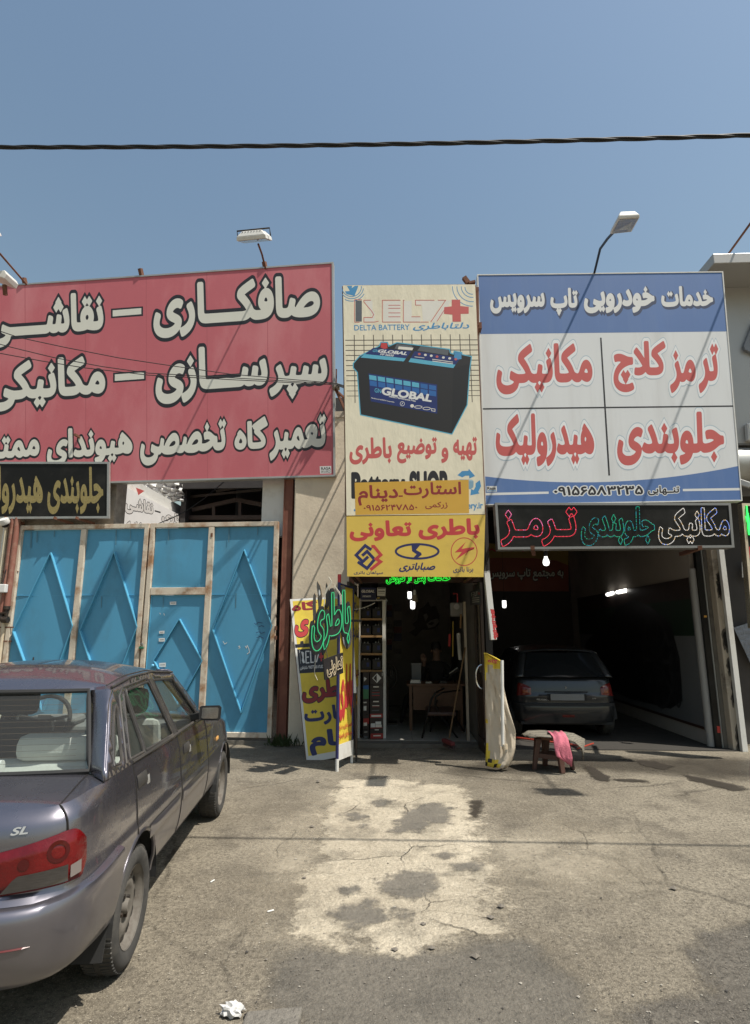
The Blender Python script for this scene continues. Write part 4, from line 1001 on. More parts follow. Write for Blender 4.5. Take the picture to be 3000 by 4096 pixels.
T = lambda x, y: SHD.hit('4', x, y); w = MB()
for a, b, t in (((1030, 305), (1440, 303), .10), ((1060, 262), (1300, 206), .09), ((1300, 206), (1440, 232), .09), ((1178, 300), (1178, 238), .07), ((1322, 300), (1322, 214), .07), ((1190, 160), (1440, 112), .06), ((1040, 190), (1440, 150), .05)): w.bar(T(*a), T(*b), t)
w.build('roof_truss', pm('grey_timber', (.09, .07, .055), .9, var=.3, scale=5), yard)
# white sign on the yard's side wall
h0, h1 = Plane((0, 10.4, 0), (0, -1, 0)).hit('4', 668, 120), None
SX = Plane((h0[0], 11, 0), (1, 0, 0))
sg = thing('yard_sign', 'white sign with black outlined lettering inside the yard above the gate', 'sign', SX.hit('4', 870, 250))
q = [SX.hit('4', 668, 120), SX.hit('4', 1085, 275), None, None]
q[2] = np.array((q[1][0], q[1][1], 2.4)); q[3] = np.array((q[0][0], q[0][1], 2.4)); q[1][2] = q[0][2]
w = MB(); n = np.array((1., 0, 0)); w.hexa(q, [p-n*.1 for p in q]); w.build('panel', pm('white_yard_sign', (.80, .78, .76), .5), sg)
yl = [(M['black_ink'], .05, 0, 'outline'), (pm('yard_ink', (.70, .67, .64), .5), .012, .003)]
text('نقاشـی', '4', [(690, 176), (842, 222), (842, 300), (690, 276)], SX, yl, sg, off=.003, bold=.035)
text('صافکاری', '4', [(893, 262), (1085, 312), (1085, 362), (893, 330)], SX, yl, sg, off=.003, bold=.035)
text('مکانیکی', '4', [(664, 318), (800, 336), (800, 400), (664, 400)], SX, yl, sg, off=.003, bold=.035)
pr = Print('4', SX, sg); pr.poly(M['black_ink'], [(852, 262), (884, 271), (884, 279), (852, 270)], .004, 'lettering'); pr.poly(M['red_ink2'], [(748, 138), (796, 156), (762, 180)], .004, 'print'); pr.done()
# crumpled tarpaulin behind it
tp = thing('tarpaulin', 'crumpled white tarpaulin hanging from a bar in the yard above the gate', 'tarpaulin', YP(13.2).hit('4', 900, 180))
P13 = YP(13.2); rows = []
for j in range(14):
    row = []
    for i in range(22):
        x = 735+275*i/21; y = 108+(110+40*math.sin(i*.9)*.3)*j/13+6*math.sin(i*1.3+j)
        row.append(P13.hit('4', x, y, .12*math.sin(i*1.7+j*.8)+.08*math.sin(i*.6-j*1.9)))
    rows.append(row)
w = MB(); w.grid(rows); w.build('cloth', pm('white_tarp', (.68, .67, .64), .7, var=.15), tp, smooth=80, solid=.01)
w = MB(); w.tube([P13.hit('4', 725, 120), P13.hit('4', 1012, 212)], .03); w.build('bar', M['alu'], tp)
bw = thing('yard_wall', 'white rendered yard wall end beside the inner white sign', 'wall', (h0[0]-.3, 10.2, 0))
w = MB(); w.box(h0[0]-.9, h0[0]-.12, 10.15, 17, 0, 4.6); w.build('wall', M['white_paint'], bw)

# ---------------------------------------------------------------- blue gate
gate = thing('metal_gate', 'tall blue sheet metal double gate in a rusty cream frame with diamond ribs', 'gate', LEFT.at((ga0+ga1)/2, 0))
PL0 = LEFT
def U(zx): return LEFT.az('4', zx, 350)[0]
def rect(mbx, a0, a1, z0, z1, w_, d0, d1):
    mbx.fbox(PL0, a0, a0+w_, z0, z1, d0, d1); mbx.fbox(PL0, a1-w_, a1, z0, z1, d0, d1)
    mbx.fbox(PL0, a0+w_, a1-w_, z1-w_, z1, d0, d1-.002); mbx.fbox(PL0, a0+w_, a1-w_, z0, z0+w_, d0, d1-.002)
zb_ = .10; DF = .018
lf = MB(); rect(lf, ga0, gm0, zb_, gz, .068, -.05, DF)
c0, c1 = U(452), U(481); lf.fbox(PL0, c0, c1, zb_+.076, gz-.076, -.05, DF-.001)
leafL = lf.build('leaf_frame', M['cream_rust'], gate, bevel=.004)
rf = MB(); rect(rf, gm1, ga1, zb_, gz, .068, -.05, DF)
d0_, d1_ = U(1152), U(1182); rf.fbox(PL0, d0_, d1_, zb_+.076, gz-.076, -.05, DF-.001)
zt0, zt1 = LEFT.az('4', 1000, 728)[1], LEFT.az('4', 1000, 688)[1]
rf.fbox(PL0, gm1+.076, d0_-.001, zt0, zt1, -.05, DF-.0015)
leafR = rf.build('leaf_frame', M['cream_rust'], gate, bevel=.004)
def sheet_panel(a0, a1, z0, z1, nm='sheet', mat='blue', d=-.030, parent=gate, bul=.015):
    k1, k2 = 9, 13; rows = []
    for j in range(k2):
        t = j/(k2-1); rows.append([PL0.at(a0+(a1-a0)*i/(k1-1), z1+(z0-z1)*t, d+bul*math.sin(math.pi*i/(k1-1))*(math.sin(math.pi*t)**.6)*(1+.3*math.sin(5*t+a0))) for i in range(k1)])
    w = MB(); w.grid(rows, flip=False); return w.build(nm, M[mat], parent, smooth=60)
sheet_panel(ga0+.074, c0+.001, zb_+.07, gz-.074); sheet_panel(c1-.001, gm0-.074, zb_+.07, gz-.074)
sheet_panel(gm1+.074, d0_+.001, zt1-.002, gz-.074); sheet_panel(d1_-.001, ga1-.074, zb_+.07, gz-.074)
# wicket door
wd = MB(); wa0, wa1 = gm1+.082, d0_-.006; wz1 = zt0-.006
wk = sheet_panel(wa0, wa1, zb_+.05, wz1, 'wicket_door', 'blue', -.022, gate, .006)
w = MB(); w.fbox(PL0, wa0-.001, wa0+.012, zb_+.05, wz1, -.03, -.012); w.fbox(PL0, wa0+.012, wa1, wz1-.012, wz1, -.03, -.012); w.build('door_edge', M['blue_edge'], wk)
w = MB(); p = LEFT.hit('4', 847, 1118, .01); w.lathe([(0, 0), (.022, 0), (.026, .03), (.012, .05), (0, .05)], p, (-.045, -1, 0), 14); w.build('knob', M['blue_edge'], wk, smooth=True)
# ribs: flat bars on edge forming diamonds
def rib(a, b, parent=gate, depth=.055):
    (x0, z0), (x1, z1) = LEFT.az('4', *a), LEFT.az('4', *b)
    t = np.array((x1-x0, z1-z0)); t /= np.linalg.norm(t); nn = np.array((-t[1], t[0]))*.006
    q = [(x0-nn[0], z0-nn[1]), (x1-nn[0], z1-nn[1]), (x1+nn[0], z1+nn[1]), (x0+nn[0], z0+nn[1])]
    w = MB(); w.hexa([PL0.at(a_, z_, -.022+depth) for a_, z_ in q], [PL0.at(a_, z_, -.034) for a_, z_ in q]); return w.build('diamond_rib', M['blue_edge'], parent)
def dia(T_, L_, R_, B_, parent=gate):
    rib(T_, L_, parent); rib(T_, R_, parent); rib(L_, B_, parent); rib(R_, B_, parent)
dia((283, 497), (76, 930), (404, 900), (236, 1372)); dia((632, 494), (444, 925), (758, 905), (585, 1365))
dia((1345, 480), (1173, 920), (1500, 900), (1330, 1378)); dia((990, 862), (849, 1090), (1116, 1092), (983, 1335), wk)
# seams, stickers, padlock, dirt marks
w = MB()
for a0, a1 in ((ga0+.08, c0-.01), (c1+.01, gm0-.08), (d1_+.01, ga1-.08)):
    z = LEFT.az('4', 300, 733)[1]; w.fbox(PL0, a0, a1, z, z+.004, -.03, -.0165)
w.build('sheet_seam', M['blue_edge'], gate)
pr = Print('4', Plane(LEFT.p+LEFT.n*-.012, LEFT.n), gate)
for x, y, ww, hh in ((935, 765, 36, 18), (876, 926, 30, 16), (874, 966, 34, 20), (876, 1102, 38, 24)):
    pr.poly(M['white_ink'], [(x, y+2), (x+ww, y), (x+ww-1, y+hh), (x+1, y+hh)], .004, 'sticker'); pr.stroke(M['black_ink'], [(x+5, y+hh*.55), (x+ww-6, y+hh*.5)], 3, .0052, 'sticker')
for P_ in ([(1312, 1015), (1318, 1010), (1322, 1020), (1314, 1024)], [(1350, 1010), (1356, 1022), (1362, 1008), (1370, 1025), (1374, 1045), (1360, 1055)], [(1228, 985), (1238, 1000), (1250, 992)], [(880, 828), (884, 836)], [(902, 830), (906, 842)]): pr.stroke(M['pale_ink'], P_, 3, .012, 'chalk_mark')
stk = pm('rust_streak', (.085, .19, .25), .7)
for x, y0, y1, w_ in ((172, 378, 470, 5), (205, 378, 440, 4), (300, 376, 410, 4), (640, 372, 455, 5), (720, 372, 420, 3), (930, 368, 430, 5), (1262, 352, 440, 5), (1420, 350, 400, 4), (560, 736, 800, 4), (1300, 720, 800, 4), (900, 742, 800, 3)): pr.stroke(stk, [(x, y0), (x-1, (y0+y1)/2), (x-2, y1)], w_, .006, 'rust_streak')
for P_ in ([(1400, 885), (1410, 892), (1422, 880), (1446, 884)], [(1425, 905), (1440, 898), (1455, 904)], [(1410, 938), (1425, 932), (1440, 940), (1460, 934)], [(1412, 965), (1430, 958), (1452, 968)]): pr.stroke(M['navy_ink'], P_, 2.5, .012, 'pen_mark')
pr.done()
pk = LEFT.hit('4', 783, 1020, .02); w = MB(); w.bar(pk+np.array((-.035, 0, 0)), pk+np.array((.035, 0, 0)), .06, .03); pad = w.build('padlock', pm('green_padlock', (.02, .13, .07), .4), gate, bevel=.006)
w = MB(); w.tube([pk+np.array((x, 0, z)) for x, z in ((-.02, .03), (-.02, .055), (0, .07), (.02, .055), (.02, .03))], .006); w.build('shackle', M['steel'], pad, smooth=True)
w = MB()
for x in (1518, 1518):
    pass
for zx, zy in ((1520, 912), (1520, 965), (1168, 400)): p = LEFT.hit('4', zx, zy, .012); w.bar(p+np.array((0, 0, .03)), p-np.array((0, 0, .03)), .03, .024)
w.build('hinge', M['rust'], gate)
w = MB(); w.fbox(LEFT, ga0, ga1, 0, .06, -.06, .02); 
sill = thing('gate_sill', 'low dirty concrete sill under the blue gate', 'sill', LEFT.at((ga0+ga1)/2, 0)); w.build('slab', M['plaster_dark'], sill)

# ---------------------------------------------------------------- pipes and fittings left of the gate
PP = Plane(LEFT.p+LEFT.n*.06, LEFT.n)
def vpipe(x, y0, y1, r, mb, z1=None):
    a = PP.hit('P', x, y0); b = np.array((a[0], a[1], PP.hit('P', x, y1)[2] if z1 is None else z1)); mb.tube([a, b], r, 12); return a, b
gp = thing('gas_pipe', 'red brown gas pipe with a valve beside the left gate stile', 'pipe', PP.hit('P', 105, 1230))
w = MB(); a, b = vpipe(232, 70, 1215, .045, w, None); w.build('pipe', M['red_pipe'], gp, smooth=True)
w = MB(); w.lathe([(.03, 0), (.055, 0), (.055, .05), (.03, .05), (.03, .16), (.05, .16), (.05, .21), (.02, .21)], b-np.array((0, 0, .2)), (0, 0, 1), 14); w.bar(b+np.array((-.07, -.05, -.1)), b+np.array((.06, -.05, -.09)), .022); w.build('valve', M['dark_metal'], gp, smooth=True)
gp2 = thing('gas_pipe', 'red brown gas pipe bending at a grey elbow, left of the valve', 'pipe', PP.hit('P', 60, 1330))
w = MB(); a, b = vpipe(175, 80, 1300, .042, w); w.build('pipe', M['red_pipe'], gp2, smooth=True)
w = MB(); w.tube([b, b+np.array((0, -.01, -.06)), b+np.array((.05, -.02, -.10)), b+np.array((.13, -.02, -.10))], .05, 12); w.build('elbow', M['dark_metal'], gp2, smooth=True)
cd = thing('conduit_pipe', 'cream painted conduit running down beside the red gas pipes', 'pipe', PP.hit('P', 60, 1500))
w = MB(); a = PP.hit('P', 172, 120); w.tube([a+np.array((.03, .03, 0)), np.array((a[0]+.03, a[1]+.03, .05))], .026, 10); w.tube([a+np.array((-.12, .03, 0)), np.array((a[0]-.12, a[1]+.03, .05))], .03, 10); w.build('pipe', M['cream_pipe'], cd, smooth=True)
w = MB()
for zx, zy in ((165, 330), (130, 760), (70, 1480), (40, 1660)): p = PP.hit('P', zx, zy); w.bar(p+np.array((-.16, .05, 0)), p+np.array((.1, .05, 0)), .02)
w.build('clip', M['rust'], cd)
wp2 = thing('wall_cabinet', 'narrow white painted cabinet at the left edge behind the pipes', 'cabinet', PP.hit('P', 30, 500))
q = quad3('P', [(40, 135), (95, 135), (-20, 900), (-90, 900)], PP, -.02); q[3][0] = q[0][0]-.0; q[2][0] = q[1][0]; w = MB(); w.hexa(q, [p-PP.n*.05 for p in q]); w.build('board', M['white_plain'], wp2)
dc = thing('dome_camera', 'white dome camera under a bracket at the top of the pipes', 'camera', PP.hit('P', 130, 170, .12))
c = PP.hit('P', 130, 165, .12); w = MB(); w.lathe([(0, .09), (.075, .085), (.085, .03), (.07, 0), (.055, -.005)], c, (-.1, -.5, .8), 20); w.build('housing', M['white_plain'], dc, smooth=True)
w = MB(); w.lathe([(.055, -.006), (.05, -.035), (.03, -.055), (0, -.062)], c, (-.1, -.5, .8), 18); w.build('lens_dome', M['black_gloss'], dc, smooth=True)
jb = thing('junction_box', 'small square white junction box on the red gas pipe', 'junction box', PP.hit('P', 85, 985, .08))
c = PP.hit('P', 85, 985, .1); w = MB(); w.box(c[0]-.065, c[0]+.065, c[1]-.03, c[1]+.05, c[2]-.065, c[2]+.065); w.build('box', M['white_plain'], jb, bevel=.012)
w = MB(); w.tube([c+np.array((0, 0, .06)), c+np.array((.0, .04, .3)), PP.hit('P', 70, 800, .03)], .006); w.build('wire', M['cable'], jb)

# ---------------------------------------------------------------- overhead cables
def catenary(a, b, sag, n=40): return [np.array(a)*(1-t)+np.array(b)*t-np.array((0, 0, sag*4*t*(1-t))) for t in np.linspace(0, 1, n)]
KP = YP(3.885)
cab = thing('overhead_cable', 'thick twisted black cable crossing the sky above the signs', 'cable', KP.hit('D', 826, 318))
a, b = KP.hit('D', 0, 327), KP.hit('D', 1652, 301); d = b-a
pts = catenary(a-d*1.2, b+d*1.2, .34, 160)
w = MB(); mid = KP.hit('D', 826, 318); corr = mid[2]-min(pts, key=lambda p: abs(p[0]-mid[0]))[2]
pts = [p+np.array((0, 0, corr)) for p in pts]
for ph in (0, 2.1, 4.2):
    fine = [np.array([np.interp(s, range(len(pts)), [p[k] for p in pts]) for k in range(3)]) for s in np.linspace(0, len(pts)-1, 900)]
    w.tube([p+.0085*np.array((0, math.cos(.16*i+ph), math.sin(.16*i+ph))) for i, p in enumerate(fine)], .0095, 5)
w.build('strand', M['cable'], cab, smooth=80)
WPn = Plane((-1.0, 8.55, 0), (.30, -1, 0))
ins = thing('insulator', 'small grey insulator on a rusty bracket between red billboard and cream banner', 'insulator', WPn.hit('1', 1590, 695))
c = WPn.hit('1', 1592, 693, -.1); w = MB(); w.lathe([(0, 0), (.05, 0), (.06, .03), (.035, .05), (.06, .08), (.05, .11), (0, .11)], c-np.array((.055, 0, 0)), (1, 0, 0), 16); w.build('body', pm('grey_porcelain', (.25, .22, .18), .4), ins, smooth=True)
w = MB(); w.bar(c+np.array((-.02, 0, -.04)), c+np.array((.15, .4, -.08)), .03); w.bar(c+np.array((0, .02, -.05)), c+np.array((.22, .1, -.55)), .035); w.bar(c+np.array((0, 0, .03)), c+np.array((.0, 0, .30)), .02); w.build('bracket', M['rust'], ins)
for i, (lab, P_) in enumerate((('upper thin black wire crossing the red billboard to the insulator', [(-200, 400), (0, 442), (90, 472), (300, 517), (560, 568), (820, 607), (1090, 645), (1400, 672), (1592, 688)]),
        ('middle thin black wire crossing the red billboard to the insulator', [(-200, 455), (0, 505), (60, 521), (250, 567), (480, 610), (700, 641), (1100, 664), (1592, 692)]),
        ('lowest thin black wire crossing the red billboard to the insulator', [(-200, 505), (0, 549), (200, 586), (400, 618), (700, 652), (1100, 674), (1592, 698)]))):
    cb = thing('service_wire', lab, 'cable', WPn.hit('1', *P_[4], -.03*i), group='wires across the red billboard')
    w = MB(); w.tube([WPn.hit('1', x, y, .01*i) for k, (x, y) in enumerate(P_)], .0062, 6)
    w.tube([WPn.hit('1', 1592, 690+4*i), WPn.hit('1', 1640, 690+6*i, -.1), WPn.hit('1', 1800, 660+6*i, -.3)], .0075, 6); w.build('wire', M['cable'], cb, smooth=80)
dw = thing('loose_wire', 'thin dark wire slanting behind the lower edge of the red billboard', 'cable', YP(9.4).hit('4', 1050, 240))
P9 = YP(9.6); w = MB(); w.tube([P9.hit('4', x, y) for x, y in ((1300, 20), (1235, 105), (1130, 195), (1040, 258), (950, 305), (850, 345), (700, 400))], .008, 6); w.build('wire', M['cable'], dw, smooth=80)

# ---------------------------------------------------------------- floodlights on their arms
def floodlight(name, label, arm, head_c, aim, size, quad=None, wide=1.):
    t = thing(name, label, 'floodlight', arm[0], group='floodlights above the signs')
    w = MB(); w.tube(arm, .016, 10); w.build('arm', M['dark_metal'] if 'bent' in label else M['rust'], t, smooth=True)
    aim = np.array(aim, float); aim /= np.linalg.norm(aim); x = np.cross(aim, (0, 0, 1.)); x /= np.linalg.norm(x); y = np.cross(x, aim)
    c = np.array(head_c); s = size; rl = math.radians(18 if aim[2] < -.9 else 0); x, y = x*math.cos(rl)+y*math.sin(rl), y*math.cos(rl)-x*math.sin(rl); W, H_, D_ = s*wide, s*.72, s*(.34 if rl == 0 else .20)
    f = [c+aim*D_*.3+x*W*i+y*H_*j for i, j in ((-.5, .5), (.5, .5), (.5, -.5), (-.5, -.5))]
    m_ = [c-aim*D_*.05+x*W*i*.98+y*H_*j*.98 for i, j in ((-.5, .5), (.5, .5), (.5, -.5), (-.5, -.5))]
    b = [c-aim*D_*.55+x*W*i*.66+y*H_*j*.6 for i, j in ((-.5, .5), (.5, .5), (.5, -.5), (-.5, -.5))]
    if quad:
        f = quad; nu = np.cross(f[1]-f[3], f[0]-f[2]); nu /= np.linalg.norm(nu); nu = nu if nu[2] > 0 else -nu; cq = sum(f)/4; aim = -nu; c = cq+nu*.05
        x = (f[1]-f[0])/np.linalg.norm(f[1]-f[0]); y = np.cross(x, aim); W = np.linalg.norm(f[1]-f[0]); H_ = np.linalg.norm(f[3]-f[0]); D_ = .12; m_ = [p+nu*.03 for p in f]; b = [cq+(p-cq)*.7+nu*.09 for p in f]
    w = MB(); w.hexa(f, m_); w.build('front_frame', M['white_paint'], t, bevel=.006)
    w = MB(); w.hexa([p+0 for p in m_], b); hs = w.build('housing', M['white_paint'], t, bevel=.01)
    if not quad:
        w = MB()
        for i in range(7): p = c-aim*D_*.35+x*W*(-.3+.1*i); w.bar(p-y*H_*.36, p+y*H_*.36, .008, D_*.3, up=aim)
        w.build('cooling_fin', M['dark_metal'], hs)
    gfr = [c+(p-c)*1.0-x*np.dot(p-c, x)*.12-y*np.dot(p-c, y)*.12+aim*.004 for p in f]; w = MB(); w.hexa(gfr, [p-aim*.003 for p in gfr]); w.build('glass', pm('lamp_glass', (.30, .32, .33), .12, var=.5, scale=9), t)
    w = MB(); w.tube([c+y*0-x*W*.2, c+x*W*.2], .02, 6) if quad else w.tube([c-x*W*.56, c-x*W*.56-aim*D_*.7, c+x*W*.56-aim*D_*.7, c+x*W*.56], .012, 6); w.build('bracket', M['dark_metal'], t)
    return t
Pa, Pb, Pc = YP(8.78), YP(8.3), YP(7.95)
floodlight('floodlight', 'white floodlight on a short straight arm above the red billboard', [Pa.hit('D', 585, 592), YP(8.35).hit('D', 577, 560), YP(8.0).hit('D', 569, 538)], YP(7.85).hit('D', 560, 523), (.05, .50, -.86), .46)
floodlight('floodlight', 'grey floodlight on a bent black arm above the blue and white sign', [YP(7.62).hit('D', 1308, 606), YP(6.9).hit('D', 1322, 548), YP(6.3).hit('D', 1338, 526), YP(5.88).hit('D', 1350, 513)], YP(5.65).hit('D', 1375, 496), (-.22, .16, -.96), .33, [YP(5.4).hit('D', 1363, 481), YP(5.4).hit('D', 1409, 479), YP(5.85).hit('D', 1391, 511), YP(5.85).hit('D', 1344, 516)])
hl = np.array(G('D', 1230, 1745)); sv = np.array(SUN); Lh = hl-sv/abs(sv[2])*0; Lh = hl+np.array((-sv[0], -sv[1], -sv[2]))*7.7
a0 = YP(8.3).hit('D', 1604, 560)
floodlight('floodlight', 'rusty lamp arm leaving the frame at the top right above the grey cornice', [a0, (a0+Lh)/2+np.array((0, 0, .05)), Lh+np.array((0, .1, 0))], Lh, (0, .6, -.8), .40)
a0 = YP(8.75).hit('D', 58, 626); a1 = YP(8.0).hit('D', -6, 552)
floodlight('floodlight', 'rusty lamp arm leaving the frame at the left above the red billboard', [a0, a1, a1+(a1-a0)*.35], a1+(a1-a0)*.45, (0, .6, -.8), .40)
ll = thing('floodlight', 'white floodlight head peeking in at the left edge over the red billboard', 'floodlight', YP(8.3).hit('D', 8, 612), group='floodlights above the signs')
c = YP(8.3).hit('D', 2, 612); w = MB(); w.hexa([c+np.array(p) for p in ((-.2, -.06, .07), (.09, -.06, .10), (.13, -.06, .03), (.1, -.06, -.05))], [c+np.array(p) for p in ((-.2, .25, .07), (.09, .25, .10), (.13, .25, .03), (.1, .25, -.05))]); w.build('housing', M['white_paint'], ll, bevel=.01)
w = MB(); w.bar(c+np.array((.0, .1, -.06)), c+np.array((.0, .15, -.22)), .05); w.build('bracket', M['rust'], ll)
# ---------------------------------------------------------------- cloth banners and neon letters left of the shop door
B1a, B1b = YP(8.72), YP(7.95)
qs = quad3('A', [(150, 368), (640, 340), (775, 1925), (318, 2012)], [B1a, B1a, B1b, B1b])
BPL = three(qs[0], qs[1], qs[3]); qs[2] = BPL.hit('A', 775, 1925)
b1 = thing('cloth_banner', 'yellow canvas banner with white hem leaning on the beige pier', 'banner', (qs[3]+qs[2])/2)
n = qnorm(qs)
def drape(q, amp, seed, k1=16, k2=24, ins=0., f=1.):
    r = np.random.default_rng(seed); ph = r.uniform(0, 6, 6); out = []
    nn = qnorm(q)
    for j in range(k2):
        t = 1-j/(k2-1); out.append([bil(q, ins+(1-2*ins)*i/(k1-1), ins+(1-2*ins)*t)+nn*amp*(math.sin(f*7*i/(k1-1)+ph[0]+2*t)+.6*math.sin(f*11*i/(k1-1)+ph[1]-5*t)+.4*math.sin(9*t+ph[2])) for i in range(k1)])
    return out
w = MB(); w.hexa([p-n*.0003 for p in qs], [p-n*.012 for p in qs]); w.build('hem', M['white_paint'], b1)
qi = [bil(qs, s, t) for s, t in ((.05, .985), (.995, .985), (.995, .035), (.05, .035))]
w = MB(); w.hexa([p+n*.0003 for p in qi], [p-n*.004 for p in qi]); w.build('cloth', M['yellow2'], b1)
def b1t(t, pts, mat, o=None, **k): text(t, 'A', pts, BPL, ([(M['black_ink'], .03, 0, 'outline')] if o else [])+[(mat, 0, .003)], b1, off=.007, **k)
b1t('گاه', [(168, 392), (420, 378), (425, 470), (170, 492)], M['darkred_ink'], bold=.04)
b1t('ی', [(196, 578), (335, 572), (342, 742), (202, 750)], M['red_ink'], 1, bold=.05)
b1t('طری', [(268, 1190), (640, 1165), (660, 1385), (275, 1412)], M['darkred_ink'], 1, bold=.04)
b1t('تارت', [(290, 1450), (680, 1420), (700, 1610), (298, 1640)], M['navy_ink'], bold=.04)
b1t('نام', [(345, 1690), (690, 1660), (705, 1905), (352, 1938)], M['navy_ink'], bold=.045)
pr = Print('A', BPL, b1)
pr.poly(M['black_ink'], [(200, 822), (390, 806), (392, 845), (203, 856)], .007, 'print'); pr.poly(M['black_ink'], [(255, 790), (283, 787), (290, 818), (250, 822)], .0075, 'print')
pr.poly(M['black_ink'], [(222, 872), (488, 858), (494, 1098), (246, 1113)], .007, 'label_print')
pr.poly(M['white_ink'], [(262, 896), (278, 894), (290, 905), (288, 960), (300, 1005), (282, 1012), (270, 985), (276, 950)], .0095, 'label_print')
for P_ in ([(306, 892), (345, 890)], [(308, 892), (312, 1010)], [(310, 950), (340, 948)], [(312, 1008), (345, 1005)], [(356, 888), (361, 1002), (388, 1000)], [(385, 888), (440, 884)], [(408, 888), (402, 1000)], [(445, 886), (415, 1000)]): pr.stroke(M['white_ink'], P_, 12, .0095, 'label_print')
pr.poly(M['red_ink'], [(455, 905), (468, 904), (469, 930), (486, 929), (487, 955), (470, 957), (471, 990), (458, 991), (457, 958), (440, 960), (439, 934), (455, 932)], .0095, 'label_print')
pr.stroke(M['white_ink'], [(246, 880), (258, 1015)], 3, .0095, 'label_print'); pr.done()
b1t('DELTA BATTERY دلتاباطری', [(250, 1040), (486, 1026), (488, 1066), (252, 1080)], M['white_ink'], bold=.02, dot=.06)
w = MB(); w.tube([qs[0]-n*.03, qs[3]-n*.03], .014); w.tube([qs[0]-n*.03+np.array((0, 0, .0)), qs[1]-n*.03], .014); w.build('batten', M['wood'], b1)

# second banner on a painted frame at right angles to the wall
p0 = G('A', 622, 2095); p1 = G('A', 770, 1925, .10); p1[2] = 0; V2 = three(p0, p1, np.array((p0[0], p0[1], 1.)))
b2 = thing('framed_banner', 'yellow banner with stretched red lettering on a navy pole frame at the shop door', 'banner', p0)
zt = YP(p0[1]).hit('A', 568, 215)[2]
q = [np.array((p0[0], p0[1], zt)), np.array((p1[0], p1[1], zt-.02)), np.array((p1[0], p1[1], .10)), np.array((p0[0], p0[1], .12))]
n = qnorm(q); gd = drape(q, .0035, 5); w = MB(); w.grid(gd); w.build('cloth', M['yellow2'], b2, smooth=80, solid=.004)
q2 = [bil(q, 0, .085), bil(q, 1, .085), bil(q, 1, 0), bil(q, 0, 0)]; w = MB(); w.hexa([p+n*.02 for p in q2], [p+n*.016 for p in q2]); w.build('white_hem', M['white_paint'], b2)
def b2t(t, s0, s1, t0, t1, mat, **k): text(t, None, [bil(q, s0, t1), bil(q, s1, t1), bil(q, s1, t0), bil(q, s0, t0)], None, [(mat, 0, 0)], b2, off=.08, **k)
b2t('باطری', .04, .96, .21, .53, M['red_ink'], bold=.05); 
b2t('تعمیر باطری و دینام', .05, .95, .155, .195, M['red_ink'], bold=.02, dot=.07); b2t('خرید باطری فرسوده', .05, .95, .11, .15, M['red_ink'], bold=.02, dot=.07)
w = MB(); w.tube([p0+np.array((0, 0, .14)), p0+np.array((0, 0, zt+.02))], .020, 10); w.tube([p1+np.array((0, 0, .14)), p1+np.array((0, 0, zt))], .016, 10); w.tube([p0+np.array((0, 0, zt)), p1+np.array((0, 0, zt-.02))], .014, 8); w.build('pole_frame', M['navy_ink'], b2, smooth=True)
w = MB(); w.tube([p0+np.array((0, 0, 0)), p0+np.array((0, 0, .14))], .0205, 10); w.tube([p1, p1+np.array((0, 0, .14))], .017, 10); w.build('pole_foot', M['white_paint'], b2, smooth=True)
w = MB(); t0 = p0+np.array((0, 0, zt+.02)); w.tube([t0, t0+np.array((0, 0, .10))], .022, 10); w.build('pole_cap', M['red_ink'], b2, smooth=True)
pc = bil(q, .45, .70); w = MB(); e = (q[1]-q[0])/np.linalg.norm(q[1]-q[0])
w.add([pc+n*.03+e*.16*math.cos(a)+np.array((0, 0, .16*math.sin(a))) for a in np.linspace(0, 2*math.pi, 28)[:-1]], [tuple(range(27))]); w.build('ornament_print', pm('ornament', (.30, .30, .34), .5, var=.95, scale=45), b2)

# open left door leaf with the third banner
dl = thing('door_leaf', 'dark brown glazed door leaf standing open on the left of the battery shop', 'door', (-.66, 8.9, 0))
D0, D1 = np.array((-.665, 8.80, .0)), np.array((-.71, 7.95, .0))
def leaf(root, D0, D1, hz=2.28, side=1):
    u = (D1-D0); L_ = np.linalg.norm(u); u /= L_; nn = np.array((-u[1], u[0], 0))*side; up = np.array((0, 0, 1.))
    def bx(mb, a0, a1, z0, z1, d0, d1): mb.hexa([D0+u*a+nn*d1+up*z for a, z in ((a0, z0), (a1, z0), (a1, z1), (a0, z1))], [D0+u*a+nn*d0+up*z for a, z in ((a0, z0), (a1, z0), (a1, z1), (a0, z1))])
    w = MB(); bx(w, 0, .09, .03, hz, -.02, .02); bx(w, L_-.09, L_, .03, hz, -.02, .02); bx(w, .09, L_-.09, .03, .20, -.02, .02); bx(w, .09, L_-.09, hz-.09, hz, -.02, .02); bx(w, .09, L_-.09, .98, 1.06, -.02, .02)
    w.build('stile_frame', M['dark_door'], root, bevel=.004)
    w = MB(); bx(w, .09, L_-.09, .20, .98, -.006, .006); w.build('lower_panel', M['dark_door'], root)
    w = MB(); bx(w, .09, L_-.09, 1.06, hz-.09, -.004, .004); w.build('glass_pane', pm('smoked_glass', (.012, .010, .009), .08, var=.1), root)
    return u, nn, L_
u, nn, L_ = leaf(dl, D0, D1, side=-1)
nn = nn if np.dot(nn, EYEP-D0) > 0 else -nn
q = [D1+nn*.04+np.array((0, 0, 2.16)), D0+nn*.04+np.array((0, 0, 2.10)), D0+nn*.04+np.array((0, 0, .84)), D1+nn*.06+np.array((0, 0, .86))]
b3 = thing('hanging_banner', 'short yellow banner with navy lettering hung on the left door leaf', 'banner', (q[2]+q[3])/2)
w = MB(); w.grid(drape(q, .004, 9)); w.build('cloth', M['yellow2'], b3, smooth=80, solid=.004)
def b3t(t, s0, s1, t0, t1, mat, **k): text(t, None, [bil(q, s0, t1), bil(q, s1, t1), bil(q, s1, t0), bil(q, s0, t0)], None, [(mat, 0, 0)], b3, off=.09, **k)
